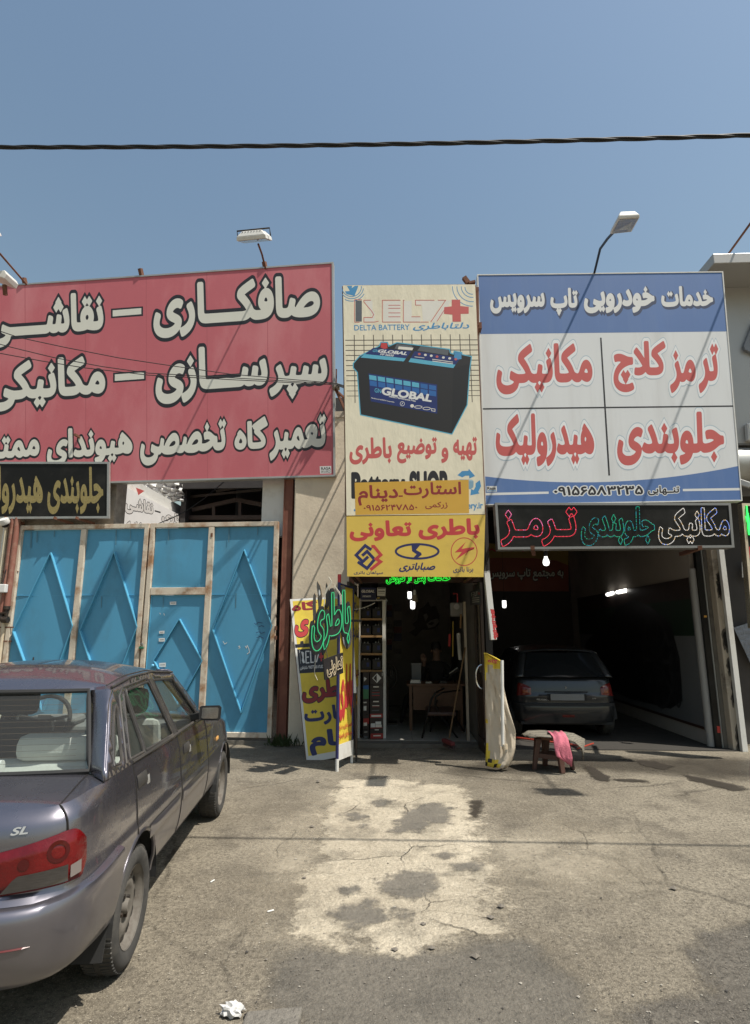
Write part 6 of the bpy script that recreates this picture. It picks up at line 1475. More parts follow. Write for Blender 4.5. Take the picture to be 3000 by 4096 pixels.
d = br1-br0; w = MB(); w.tube([br0+d*.055, br1], .012, 10); w.build('stick', pm('broom_stick', (.20, .12, .055), .7, var=.4, scale=14, stretch=(1, 1, .2)), broom, smooth=True)
w = MB(); a, b = G('B', 1035, 1985, FZ+.07), G('B', 1150, 2035, FZ+.06); w.bar(a, b, .07, .05); w.build('head', pm('red_broom', (.16, .03, .03), .6), broom, bevel=.012)
w = MB(); r_ = np.random.default_rng(2)
for i in range(60):
    p = a+(b-a)*r_.random()+np.array((r_.normal(0, .018), r_.normal(0, .018), -.02)); w.bar(p, p+np.array((r_.normal(0, .012), r_.normal(0, .012), -.045)), .005)
w.build('bristle', pm('dark_bristle', (.06, .03, .03), .8), broom)
# wall posters, stickers and the painted emblem on the back wall
BW = YP(13.18); r_ = np.random.default_rng(11)
pc = [pm('poster_ink_%d' % i, c, .5, var=.5, scale=14) for i, c in enumerate(((.16, .03, .03), (.03, .04, .12), (.2, .18, .16), (.1, .09, .09), (.24, .22, .2), (.05, .05, .06)))]
i = 0
for x0_, x1_, ys_ in ((352, 415, (360, 430, 510, 585, 650, 690, 770, 840, 905, 965)), (438, 530, (345, 440, 540, 620, 700, 800, 880, 950, 1000))):
    for a_, b_ in zip(ys_[:-1], ys_[1:]):
        t = thing('wall_poster', ('%s poster in the %s column of posters inside the shop, number %d from the top' % (('red', 'navy', 'pale', 'grey', 'white', 'black')[i % 6], 'left' if x0_ < 400 else 'right', i % 9+1)), 'poster', BW.hit('B', (x0_+x1_)/2, b_), group='posters on the shop wall')
        q = quad3('B', [(x0_, a_+4), (x1_, a_+4), (x1_, b_-4), (x0_, b_-4)], BW); w = MB(); w.hexa([p-np.array((0, .006, 0)) for p in q], q); w.build('sheet', pc[i % 6], t); i += 1
mk = thing('wall_painting', 'large dark shield shaped painting on the pale back wall of the shop', 'painting', BW.hit('B', 860, 560))
pr = Print('B', BW, mk); pkm = pm('painting_dark', (.05, .035, .03), .6); pkl = pm('painting_light', (.30, .28, .26), .6)
pr.poly(pkm, [(740, 420), (800, 380), (850, 320), (880, 380), (940, 370), (985, 480), (985, 590), (930, 650), (840, 660), (780, 655), (700, 745), (620, 690), (700, 640), (660, 590), (720, 540)], .01, 'paint')
pr.poly(pkl, [(790, 480), (830, 460), (850, 500), (820, 560)], .014, 'paint'); pr.poly(pkl, [(830, 590), (880, 545), (960, 520), (985, 560), (930, 620), (850, 640)], .014, 'paint'); pr.poly(pkm, [(840, 590), (890, 565), (930, 575), (890, 605)], .018, 'paint')
pr.done()
fn = thing('floor_fan', 'dark round fan standing behind the battery rack', 'fan', YP(10.6).hit('B', 365, 1300))
c = YP(10.6).hit('B', 362, 1215); w = MB(); w.tube([c+np.array((.16*math.cos(a), 0, .22*math.sin(a))) for a in np.linspace(0, 6.28, 30)[:-1]], .012, 6, closed=True)
for a in np.linspace(0, 6.28, 13)[:-1]: w.tube([c, c+np.array((.155*math.cos(a), -.02, .215*math.sin(a)))], .003, 4)
w.build('guard', M['dark_metal'], fn); w = MB()
for a in (0.3, 2.4, 4.5): w.add([c+np.array((.12*math.cos(a+d_)*r, .02, .17*math.sin(a+d_)*r)) for r, d_ in ((.15, 0), (1, -.5), (1, .5))], [(0, 1, 2)])
w.build('blade', M['batt'], fn, solid=.004)
w = MB(); w.bar(c, (c[0], 10.62, FZ+.02), .04); w.box(c[0]-.16, c[0]+.16, 10.48, 10.76, FZ, FZ+.03); w.build('stand', M['dark_metal'], fn)
mt = thing('meter_box', 'pale meter box fixed on the right wall inside the shop', 'meter', YP(10.5).hit('B', 1150, 420))
a, b = YP(10.4).hit('B', 1113, 330), YP(10.4).hit('B', 1198, 500); w = MB(); w.box(a[0], 1.088, 10.4, 10.55, b[2], a[2]); w.build('case', M['alu'], mt, bevel=.02); w = MB(); w.lathe([(0, 0), (.05, 0), (.05, .03), (0, .03)], ((a[0]+1.08)/2, 10.4, (a[2]*.7+b[2]*.3)), (0, -1, 0), 16); w.build('dial', M['white_plain'], mt)
hg = thing('hanging_tools', 'hoses and red and yellow tools hanging on the right shop wall', 'tools', YP(9.8).hit('B', 1200, 800))
T9 = YP(9.7)
for mat, P_, rr_ in ((M['red_ink'], [(1110, 710), (1105, 860)], .02), (M['yellow'], [(1150, 560), (1146, 980)], .008), (M['white_paint'], [(1215, 700), (1225, 900), (1235, 1020)], .03), (M['wood_edge'], [(1245, 470), (1240, 640)], .015), (M['red_ink'], [(1150, 225), (1200, 225), (1205, 330)], .012)):
    w = MB(); w.tube([T9.hit('B', *p) for p in P_], rr_, 8); w.build('tool', mat, hg)
jam = thing('door_jamb_post', 'peeling white post on the right inside the shop entrance', 'post', YP(9.0).hit('B', 1290, 1200))
w = MB(); a = YP(9.04).hit('B', 1272, 320); b = YP(9.04).hit('B', 1300, 320); w.box(a[0], b[0], 9.04, 9.10, FZ, a[2]); w.build('post', M['stained'], jam)

# lit bulbs
lamp_w = em('lamp_white', (1, .98, .94), 1.7)
def bulb(lab, zone, x, y, Y, s, cord_top, spiral=False, lit=True, cfl=False):
    t = thing('light_bulb', lab, 'light bulb', YP(Y).hit(zone, x, y), group='bare bulbs'); c = YP(Y).hit(zone, x, y)
    if spiral:
        w = MB(); w.tube([c+np.array((s*.5*math.cos(a), s*.5*math.sin(a), s*1.4*(a/25)-s*.7)) for a in np.linspace(0, 25, 90)], s*.13, 6); w.build('glass', pm('dim_tube', (.40, .34, .25), .3), t, smooth=80)
    elif cfl:
        w = MB(); w.lathe([(0, -s*.9), (s*.42, -s*.8), (s*.5, -s*.4), (s*.5, s*.9), (0, s*.9)], c, n=16); w.build('glass', lamp_w, t, smooth=True)
    else:
        w = MB(); w.lathe([(0, -s*1.0), (s*.45, -s*.85), (s*.62, -s*.4), (s*.55, .05*s), (s*.34, s*.5), (s*.3, s*.8)], c, n=18); w.build('glass', lamp_w, t, smooth=True)
    w = MB(); w.lathe([(0, s*1.9), (s*.28, s*1.85), (s*.36, s*1.3), (s*.36, s*.8), (0, s*.8)], c, n=14); w.build('socket', M['black_rubber'] if not spiral else M['white_plain'], t, smooth=True)
    w = MB(); w.tube([c+np.array((0, 0, s*1.8)), (c[0], c[1], cord_top)], .004, 5); w.build('cord', M['cable'], t)
    return t
bulb('glowing bulb hanging below the black light outlined sign', '6', 480, 205, 8.3, .075, 2.95)
bulb('upper glowing cup shaped lamp inside the battery shop', 'B', 627, 245, 9.5, .065, 3.0, cfl=True)
bulb('lower glowing cup shaped lamp inside the battery shop', 'B', 664, 360, 9.7, .078, 3.0, cfl=True)
bulb('unlit spiral bulb in front of the glowing lamps in the shop', 'B', 688, 280, 9.3, .07, 3.0, spiral=True)
bulb('small glowing lamp deep inside the garage at the left', '6', 240, 456, 14.5, .10, 5.0, cfl=True)
TF = Plane((4.36, 12, 0), (-1, 0, 0))
for i, (xa, ya, xb, yb, lab) in enumerate(((832, 400, 865, 390, 'left glowing tube lamp on the garage wall above the poster'), (890, 386, 938, 376, 'right glowing tube lamp on the garage wall above the poster'))):
    t = thing('tube_lamp', lab, 'lamp', TF.hit('6', xa, ya), group='tube lamps on the garage wall'); a, b = TF.hit('6', xa, ya), TF.hit('6', xb, yb)
    w = MB(); w.tube([a, b], .035, 10); w.build('tube', em('tube_white', (1, .97, .9), 3), t); w = MB(); w.bar(a+np.array((.03, 0, .0)), b+np.array((.03, 0, 0)), .03, .09); w.build('batten', M['white_paint'], t)

# ---------------------------------------------------------------- person at the desk (in the dark)
pp = thing('person', 'person in dark clothes sitting behind the desk, one hand raised to the face', 'person', (.25, DY+.75, FZ))
HP = YP(DY+.78); hd = HP.hit('B', 945, 920); hand = YP(DY+.5).hit('B', 790, 1035)
bx_, by_ = hd[0], hd[1]
def skin(name, nodes, edges, mat, parent, sub=2):
    me = bpy.data.meshes.new(name); me.from_pydata([tuple(n_[0]) for n_ in nodes], edges, []); o = bpy.data.objects.new(name, me); COL.objects.link(o)
    md = o.modifiers.new('skin', 'SKIN'); md.use_smooth_shade = True; o.modifiers.new('sub', 'SUBSURF').levels = sub; o.modifiers['sub'].render_levels = sub
    for i_, n_ in enumerate(nodes): me.skin_vertices[0].data[i_].radius = (n_[1], n_[2] if len(n_) > 2 else n_[1])
    me.skin_vertices[0].data[0].use_root = True
    dg = bpy.context.evaluated_depsgraph_get(); dg.update(); m2 = bpy.data.meshes.new_from_object(o.evaluated_get(dg)); bpy.data.objects.remove(o)
    off = WL[parent.name]; m2.transform(Matrix.Translation([-v for v in off])); m2.materials.clear(); m2.materials.append(mat); m2.name = name; m2.shade_smooth()
    o = bpy.data.objects.new(name, m2); COL.objects.link(o); o.parent = parent; WL[o.name] = off; return o
V = lambda x, y, z: (bx_+x, by_+y, z)
hz = hd[2]; footL = G('B', 540, 1790, FZ); kz = .52
lx_, ly_ = footL[0]-bx_, footL[1]-by_
nodes = [(V(0, .05, .50), .15, .12), (V(0, .04, .75), .14, .10), (V(0, .02, hz-.38), .16, .10), (V(0, .0, hz-.22), .10, .08), (V(0, -.01, hz-.13), .052), (V(0, -.02, hz), .075, .09), (V(0, -.02, hz+.08), .07, .085),
    (V(-.19, .02, hz-.26), .06), (V(-.27, -.12, hz-.52), .048), (tuple(hand+np.array((.02, .06, -.05))), .036), (tuple(hand), .03, .045),
    (V(.19, .02, hz-.26), .06), (V(.27, -.05, hz-.52), .048), (V(.15, -.32, zt_+.05), .036), (V(.10, -.38, zt_+.05), .03, .04),
    (V(-.10, .0, .48), .085), (V(lx_*.85, ly_+.25, .50), .065), (V(lx_, ly_+.14, .14), .042), (V(lx_-.02, ly_-.05, FZ+.045), .045, .03),
    (V(.10, .0, .48), .085), (V(.14, -.35, .50), .065), (V(.12, -.32, .16), .042), (V(.12, -.46, FZ+.045), .045, .03)]
edges = [(0, 1), (1, 2), (2, 3), (3, 4), (4, 5), (5, 6), (3, 7), (7, 8), (8, 9), (9, 10), (3, 11), (11, 12), (12, 13), (13, 14), (0, 15), (15, 16), (16, 17), (17, 18), (0, 19), (19, 20), (20, 21), (21, 22)]
nb_ = len(nodes)
for k_, (dx, dz, ln) in enumerate(((-.030, .01, .065), (-.012, .02, .078), (.008, .02, .075), (.026, .01, .06))):
    a = hand+np.array((dx, -.01, .035+dz)); nodes += [(tuple(a), .010), (tuple(a+np.array((dx*.2, -.012, ln*.5))), .009), (tuple(a+np.array((dx*.2, -.0, ln))), .008)]; m0 = nb_+3*k_; edges += [(10, m0), (m0, m0+1), (m0+1, m0+2)]
m0 = len(nodes); nodes += [(tuple(hand+np.array((.042, -.01, .02))), .011), (tuple(hand+np.array((.055, -.01, .055))), .009)]; edges += [(10, m0), (m0, m0+1)]
skinm = pm('skin_shadow', (.20, .12, .085), .6); darkc = pm('dark_cloth', (.02, .018, .018), .9)
body = skin('body', nodes, edges, skinm, pp)
body.data.materials.append(darkc)
zc = hz-.15-0
for p_ in body.data.polygons:
    c_ = np.array(p_.center)+WL[body.name]
    if c_[2] < zc and np.linalg.norm(c_-hand) > .10: p_.material_index = 1
w = MB(); w.lathe([(.0, .135), (.06, .125), (.085, .08), (.092, .03), (.085, -.01)], (bx_, by_-.0, hz+.04), n=20); w.build('hair', pm('dark_hair', (.012, .01, .009), .7), pp, smooth=True)
w = MB(); w.lathe([(0, .03), (.012, .012), (.016, -.02), (0, -.025)], (bx_, by_-.115, hz+.01), n=10)
w.build('nose', skinm, pp, smooth=True)
w = MB()
for s_ in (-1, 1): w.lathe([(0, -.012), (.012, -.008), (.013, .004), (0, .012)], (bx_+.03*s_, by_-.098, hz+.03), (0, 1, 0), 10)
w.build('eye', pm('eye_dark', (.03, .025, .02), .2), pp, smooth=True)
w = MB(); w.box(bx_-.022, bx_+.022, by_-.108, by_-.098, hz-.045, hz-.037); w.build('mouth', pm('lip', (.14, .06, .05), .5), pp)
w = MB()
for s_ in (-1, 1): w.lathe([(0, -.03), (.014, -.02), (.016, .01), (0, .03)], (bx_+.082*s_, by_-.02, hz+.01), n=10)
w.build('ear', skinm, pp, smooth=True)
st_ = thing('desk_stool', 'dark stool under the person behind the desk', 'stool', (bx_, by_+.05, FZ))
w = MB(); w.lathe([(0, .32), (.19, .32), (.19, .37), (0, .37)], (bx_, by_+.06, FZ), n=20); w.build('seat', M['black_rubber'], st_); w = MB()
for a in (.8, 2.4, 4, 5.5): w.bar((bx_+.16*math.cos(a), by_+.06+.16*math.sin(a), FZ), (bx_+.13*math.cos(a), by_+.06+.13*math.sin(a), FZ+.32), .025)
w.build('leg', M['dark_metal'], st_)
# ---------------------------------------------------------------- cars
def spline(pts, n=400):
    P_ = np.array(pts, float); P_ = np.vstack([2*P_[0]-P_[1], P_, 2*P_[-1]-P_[-2]]); out = []
    k = len(P_)-3
    for i in range(k):
        a, b, c, d = P_[i:i+4]
        for t in np.linspace(0, 1, n//k, endpoint=False): out.append(.5*((2*b)+(-a+c)*t+(2*a-5*b+4*c-d)*t*t+(-a+3*b-3*c+d)*t**3))
    return np.array(out+[P_[-2]])
def inpoly(p, poly):
    x, y = p; c = False; k = len(poly)
    for i in range(k):
        (x1, y1), (x2, y2) = poly[i], poly[(i+1) % k]
        if (y1 > y) != (y2 > y) and x < (x2-x1)*(y-y1)/(y2-y1)+x1: c = not c
    return c
class Car:
    """body shell as a stack of plan outlines; x right, y forward, z up, rear axle at y = 0"""
    def __init__(s, root, sp):
        s.r, s.sp = root, sp; c = spline(sp['plan']); d = np.r_[0, np.cumsum(np.linalg.norm(np.diff(c, axis=0), axis=1))]
        s.c, s.d = c, d; t = np.gradient(c, axis=0); t /= np.linalg.norm(t, axis=1)[:, None]; s.n = np.stack([t[:, 1], -t[:, 0]], 1)
    def at(s, arc):
        c = np.array([np.interp(arc, s.d, s.c[:, k]) for k in (0, 1)]); n = np.array([np.interp(arc, s.d, s.n[:, k]) for k in (0, 1)]); n /= np.linalg.norm(n)
        if n[0] < 0 and abs(n[1]) < .5: n = -n
        return c, n
    def arc_y(s, y):
        m = s.d[np.argmin(np.abs(s.c[:, 0]-s.c[:, 0].max()))]; ii = np.argsort(s.c[:, 1], kind='stable'); return float(np.interp(y, s.c[ii, 1], s.d[ii]))
    def inset(s, n, z):
        wr, wf = max(0, -n[1])**1.5, max(0, n[1])**1.5; ws = max(0, 1-wr-wf)
        f = lambda tb: np.interp(z, [q[0] for q in tb], [q[1] for q in tb])
        return ws*f(s.sp['side'])+wr*f(s.sp['rear'])+wf*f(s.sp['front'])
    def surf(s, arc, z, off=0., side=1):
        c, n = s.at(arc); zt = s.sp['ztop'](c[1]); i = s.inset(n, z)
        rd = s.sp['round'](c[1]); dz = zt-z
        if rd and dz < .06: i += rd*(1-max(dz, 0)/.06)**2
        p = c-n*(i-off); return np.array((p[0]*side, p[1], z))
    def zb(s, y):
        z = s.sp['zbot'](y)
        for yc in s.sp['axles']:
            if abs(y-yc) < s.sp['arch']: z = max(z, s.sp['zc']+math.sqrt(s.sp['arch']**2-(y-yc)**2)*s.sp.get('archk', 1))
        return z
    def columns(s):
        ys = set(s.sp['seams'])
        for yc in s.sp['axles']: ys |= {round(yc+s.sp['arch']*math.cos(a), 4) for a in np.linspace(0, math.pi, 19)}|{round(yc+s.sp['arch']+.002, 4), round(yc-s.sp['arch']-.002, 4)}
        a0, a1 = s.arc_y(s.sp['ysides'][0]), s.arc_y(s.sp['ysides'][1])
        for y in np.arange(s.sp['ysides'][0], s.sp['ysides'][1], .1):
            if all(abs(y-q) > .03 for q in ys): ys.add(round(float(y), 4))
        A_ = [s.arc_y(y) for y in sorted(ys) if s.sp['ysides'][0] <= y <= s.sp['ysides'][1]]
        return list(np.linspace(0, a0, 20, endpoint=False))+A_+list(np.linspace(a1, s.d[-1], 18))[1:]
    def shell(s, levels):
        s.A = s.columns(); s.G = []
        for a in s.A:
            c, n = s.at(a); zt, zb = s.sp['ztop'](c[1]), s.zb(c[1]); zz = [min(max(L, zb), zt-.06) for L in levels]+[zt-.06, zt-.042, zt-.025, zt-.011, zt-.003, zt]
            s.G.append([s.surf(a, z) for z in zz])
        return s.G
    def faces(s, pred, side=1):
        mb = MB(); f = []; n = len(s.G[0])
        for i in range(len(s.G)-1):
            for j in range(n-1):
                q = [s.G[i][j], s.G[i+1][j], s.G[i+1][j+1], s.G[i][j+1]]; c = sum(q)/4
                if max(p[2] for p in q)-min(p[2] for p in q) < 1e-6: continue
                if pred(i, c): mb.add([(p[0]*side, p[1], p[2]) for p in q], [(0, 1, 2, 3) if side > 0 else (3, 2, 1, 0)])
        return mb
    def cap(s, mb, i0, i1, crown, k=13):
        rows = []
        for i in range(i0, i1+1):
            p = s.G[i][-1]; h = crown(p[1])
            rows.append([np.array((p[0]*t, p[1], p[2]+h*(1-abs(t)**2.2))) for t in np.linspace(-1, 1, k)])
        return mb.grid(rows)
    def patch(s, a0, a1, zlo, zhi, off, k1=16, k2=6, side=1, mb=None, m=0, edge=True):
        """skin patch following the shell; zlo, zhi may depend on arc fraction"""
        mb = mb or MB(); rows = []
        for j in range(k2):
            row = []
            for i in range(k1):
                t = i/(k1-1); a = a0+(a1-a0)*t; l = zlo(t) if callable(zlo) else zlo; h = zhi(t) if callable(zhi) else zhi; z = l+(h-l)*j/(k2-1)
                o = off*(1 if not edge else min(1, .25+2.6*min(min(i, k1-1-i)/(k1-1)*2, min(j, k2-1-j)/(k2-1)*1.4))); row.append(s.surf(a, z, o, side))
            rows.append(row)
        return mb.grid(rows, m, flip=side < 0)

def wheel(root, x, y, r, wd, side, rim_m, tyre_m, k=12):
    t = MB(); ax = (side, 0, 0); c = (x-side*wd, y, r)
    prof = [(r*.66, .012), (r*.72, .004), (r*.84, -.006), (r*.93, .004), (r*.985, .022), (r, .045), (r, wd*.5), (r, wd-.045), (r*.985, wd-.022), (r*.93, wd-.004), (r*.84, wd+.006), (r*.72, wd-.004), (r*.66, wd-.012)]
    t.lathe(prof, c, ax, 56)
    for i in range(66):
        a = 2*math.pi*i/66; e = np.array((0, math.cos(a), math.sin(a))); tt = np.array((0, -math.sin(a), math.cos(a))); cc = np.array(c, float)+np.array(ax)*0
        for h0, h1, sk in ((.012, wd*.42, .35), (wd*.58, wd-.012, -.35)):
            p, q = cc+np.array(ax)*h0+e*(r*(.972 if h0 < .02 else 1.0)+.0005)+tt*sk*.02, cc+np.array(ax)*h1+e*(r*(.972 if h1 > wd-.02 else 1.0)+.0005)
            t.bar(p, q, .013, .009, up=e)
    ty = t.build('tyre', tyre_m, root, smooth=50)
    w = MB(); f = wd-.018; w.lathe([(r*.67, wd-.008), (r*.655, f), (r*.60, f-.012), (r*.575, f-.030), (r*.50, f-.030), (r*.40, f-.018), (r*.32, f-.022), (r*.26, f-.034), (r*.13, f-.034), (r*.12, f-.012), (r*.10, f-.006), (0, f-.006)], c, ax, 48); rim = w.build('rim', rim_m, ty, smooth=40)
    w = MB(); cc = np.array(c, float)+np.array(ax)*(f-.0265)
    for i in range(k):
        a = 2*math.pi*i/k; e = np.array((0, math.cos(a), math.sin(a))); tt = np.array((0, -math.sin(a), math.cos(a))); ctr = cc+e*r*.535+np.array(ax)*.0
        w.add([ctr+e*.017*math.cos(b)+tt*.022*math.sin(b) for b in np.linspace(0, 2*math.pi, 13)[:-1]], [tuple(range(12))])
    w.build('slot', M['batt'], rim)
    w = MB()
    for i in range(4):
        a = 2*math.pi*i/4+.4; e = np.array((0, math.cos(a), math.sin(a))); w.lathe([(.011, 0), (.011, .014), (0, .016)], np.array(c, float)+np.array(ax)*(f-.034)+e*r*.20, ax, 6)
    w.build('wheel_nut', M['dark_metal'], rim)
    return ty
def arch_liner(root, y, x0, x1, r, z, mat):
    w = MB(); k = 20
    for sd in (1, -1):
        A_ = [np.array((x0*sd, y+r*math.cos(a), z+r*math.sin(a))) for a in np.linspace(-.02, math.pi+.02, k)]; B_ = [np.array((x1*sd, p[1], p[2])) for p in A_]
        w.add(A_+B_, [(i, i+1, k+i+1, k+i) for i in range(k-1)]); w.add(A_, [tuple(range(k))])
    return w
def side_panel(outline, wins, fx, side, step=.05):
    """flat yz outline with window holes, bent on to x = fx(y, z)"""
    vs, es = [], []
    def loop(P_):
        n0 = len(vs); R_ = []
        for (a, b) in zip(P_, P_[1:]+P_[:1]):
            a, b = np.array(a), np.array(b); m_ = max(1, int(np.linalg.norm(b-a)/step)); R_ += [tuple(a+(b-a)*i/m_) for i in range(m_)]
        vs.extend(R_); k = len(R_); es.extend([(n0+i, n0+(i+1) % k) for i in range(k)])
    loop(outline)
    for w_ in wins: loop(w_)
    ys, zs_ = [p[0] for p in outline], [p[1] for p in outline]
    for y in np.arange(min(ys)+.03, max(ys), step):
        for z in np.arange(min(zs_)+.03, max(zs_), step):
            if inpoly((y, z), outline) and not any(inpoly((y, z), w_) for w_ in wins): vs.append((y, z))
    r = delaunay_2d_cdt([Vector(v) for v in vs], es, [], 0, 1e-5)
    mb = MB(); P_ = [(fx(v[0], v[1])*side, v[0], v[1]) for v in r[0]]; F_ = []
    for f in r[2]:
        c = sum((np.array(r[0][i]) for i in f), np.zeros(2))/len(f)
        if inpoly(c, outline) and not any(inpoly(c, w_) for w_ in wins): F_.append(tuple(f) if side > 0 else tuple(f)[::-1])
    return mb.add(P_, F_)

def car_paint(name, col, dust=(.20, .18, .15), zmax=.62, damt=.6):
    m = bpy.data.materials.new(name); m.use_nodes = True; nt = m.node_tree; N, L = nt.nodes, nt.links; b = N['Principled BSDF']
    tc = N.new('ShaderNodeTexCoord'); sx = N.new('ShaderNodeSeparateXYZ'); L.new(tc.outputs['Object'], sx.inputs[0])
    n1 = N.new('ShaderNodeTexNoise'); n1.inputs['Scale'].default_value = 5; n1.inputs['Detail'].default_value = 9; n1.inputs['Roughness'].default_value = .7; L.new(tc.outputs['Object'], n1.inputs['Vector'])
    mp = N.new('ShaderNodeMapping'); mp.inputs['Scale'].default_value = (6, 9, 1.2); L.new(tc.outputs['Object'], mp.inputs[0])
    n2 = N.new('ShaderNodeTexNoise'); n2.inputs['Scale'].default_value = 1; n2.inputs['Detail'].default_value = 6; L.new(mp.outputs[0], n2.inputs['Vector'])
    r = N.new('ShaderNodeMapRange'); r.inputs[1].default_value = zmax; r.inputs[2].default_value = zmax-.30; L.new(sx.outputs['Z'], r.inputs[0])
    a = N.new('ShaderNodeMath'); a.operation = 'MULTIPLY_ADD'; L.new(n2.outputs['Fac'], a.inputs[0]); a.inputs[1].default_value = 1.3; a.inputs[2].default_value = -.15
    mu = N.new('ShaderNodeMath'); mu.operation = 'MULTIPLY'; mu.use_clamp = True; L.new(r.outputs[0], mu.inputs[0]); L.new(a.outputs[0], mu.inputs[1])
    sp_ = N.new('ShaderNodeMapRange'); sp_.inputs[1].default_value = .5; sp_.inputs[2].default_value = .75; sp_.inputs[3].default_value = .03; sp_.inputs[4].default_value = .12; L.new(n1.outputs['Fac'], sp_.inputs[0])
    mx = N.new('ShaderNodeMath'); mx.operation = 'MAXIMUM'; L.new(mu.outputs[0], mx.inputs[0]); L.new(sp_.outputs[0], mx.inputs[1])
    fa = N.new('ShaderNodeMath'); fa.operation = 'MULTIPLY'; L.new(mx.outputs[0], fa.inputs[0]); fa.inputs[1].default_value = damt
    c = N.new('ShaderNodeMix'); c.data_type = 'RGBA'; L.new(fa.outputs[0], c.inputs[0]); c.inputs[6].default_value = tuple(col)+(1,); c.inputs[7].default_value = tuple(dust)+(1,); L.new(c.outputs[2], b.inputs['Base Color'])
    inv = N.new('ShaderNodeMapRange'); inv.inputs[3].default_value = .85; inv.inputs[4].default_value = 0; L.new(fa.outputs[0], inv.inputs[0]); L.new(inv.outputs[0], b.inputs['Metallic'])
    rg = N.new('ShaderNodeMapRange'); rg.inputs[3].default_value = .26; rg.inputs[4].default_value = .9; L.new(fa.outputs[0], rg.inputs[0]); L.new(rg.outputs[0], b.inputs['Roughness'])
    cw = N.new('ShaderNodeMapRange'); cw.inputs[3].default_value = .8; cw.inputs[4].default_value = 0; L.new(fa.outputs[0], cw.inputs[0]); L.new(cw.outputs[0], b.inputs['Coat Weight']); b.inputs['Coat Roughness'].default_value = .05
    MATS[name] = m; return m
GL = glass('car_glass', (.84, .90, .88)); GLD = glass('dark_car_glass', (.25, .28, .28))
seam_m = M['batt']; trim_m = pm('grey_rubber_trim', (.035, .033, .031), .6, dirt=(.12, .10, .08), damt=.4, dscale=6)

# --- the grey sedan
hubR, hubF = np.array((-1.365, 3.213)), np.array((-1.647, 5.629)); fw = (hubF-hubR)/np.linalg.norm(hubF-hubR); rt = np.array((fw[1], -fw[0]))
ORG = hubR-.77*rt
sedan = thing('parked_car', 'dusty purple grey four door sedan parked in front of the blue gate', 'car', (ORG[0], ORG[1], 0), math.atan2(fw[1], fw[0])-math.pi/2, local=True)
PAINT = car_paint('sedan_paint', (.190, .183, .212), zmax=.66)
WB = 2.43
sp = dict(plan=[(0, -.865), (.30, -.86), (.52, -.835), (.66, -.785), (.745, -.69), (.785, -.52), (.798, -.2), (.80, .4), (.80, 1.2), (.798, 1.9), (.79, 2.3), (.765, 2.7), (.70, 2.98), (.56, 3.12), (.3, 3.18), (0, 3.19)],
    side=[(.22, .05), (.36, .030), (.42, .012), (.5, .002), (.60, 0), (.655, .004), (.665, .010), (.75, .018), (.86, .034), (.95, .060), (1., .075)],
    rear=[(.25, .10), (.36, .05), (.45, .02), (.55, .01), (.60, .03), (.63, .065), (.70, .07), (.78, .075), (.84, .085), (.90, .105), (.95, .13)],
    front=[(.25, .06), (.4, .0), (.55, .02), (.62, .06), (.75, .12)],
    ztop=lambda y: float(np.interp(y, [-.9, -.70, -.30, .0, 1.6, 1.8, 2.4, 2.9, 3.2], [.905, .918, .950, .948, .935, .925, .86, .77, .70])),
    round=lambda y: .035*min(1, max(0, (-.36-y)/.12, (y-1.70)/.1)), zbot=lambda y: float(np.interp(y, [-.9, -.3, .3, 1.9, 2.3, 3.2], [.30, .34, .355, .355, .33, .26])),
    axles=(0, WB), arch=.315, zc=.285, archk=1.05, seams=(-.06, .82, 1.66), ysides=(-.50, 2.72))
car = Car(sedan, sp); car.shell([.26, .30, .335, .37, .41, .45, .49, .53, .56, .585, .60, .63, .655, .668, .70, .74, .78, .82, .86])
AY = [car.at(a)[0][1] for a in car.A]
is_door = lambda c: -.06 < c[1] < 1.66 and c[2] > .0
isb = lambda c: c[2] < .598 and c[1] < -.30
mb = MB()
for sd in (1, -1):
    f = car.faces(lambda i, c: c[1] < -.06 and not isb(c), sd); mb.add(f.v, f.f)
mf = MB()
for sd in (1, -1): f = car.faces(lambda i, c: c[1] > 1.66, sd); mf.add(f.v, f.f)
mf.build('front_body', PAINT, sedan, smooth=32)
i_r = max(i for i, y in enumerate(AY) if y < -.30); i_f = min(i for i, y in enumerate(AY) if y > 1.70)
body = mb.build('body', PAINT, sedan, smooth=32)
w = MB(); car.cap(w, 0, i_r, lambda y: .022); lid = w.build('trunk_lid', PAINT, sedan, smooth=40)
w = MB(); car.cap(w, i_f, len(AY)-1, lambda y: .05); w.build('hood', PAINT, sedan, smooth=40)
for sd in (1, -1):
    for y0, y1 in ((-.06, .82), (.82, 1.66)):
        f = car.faces(lambda i, c: y0+.001 < c[1] < y1-.001, sd); k0 = len(f.f)
        dr_ = f.build('door', PAINT, sedan, smooth=32)
        w = MB(); a0, a1 = car.arc_y(y0+(.20 if y0 < 0 else .03)), car.arc_y(y1-.03)
        car.patch(a0, a1, .535, .605, .017, 18, 7, sd, w); w.build('moulding', PAINT, dr_, smooth=50)
        w = MB(); yh = y0+(.09 if y0 < 0 else .16)-.06; zh = .855 if y0 < 0 else .838; a0, a1 = car.arc_y(yh), car.arc_y(yh+.155)
        car.patch(a0, a1, zh-.032, zh+.032, .012, 8, 5, sd, w); w.build('handle', trim_m, dr_, smooth=60)
        w = MB()
        car.patch(car.arc_y(yh+.15), car.arc_y(yh+.20), zh-.045, zh+.0, .005, 6, 5, sd, w); w.build('handle_cup', M['alu'], dr_, smooth=60)
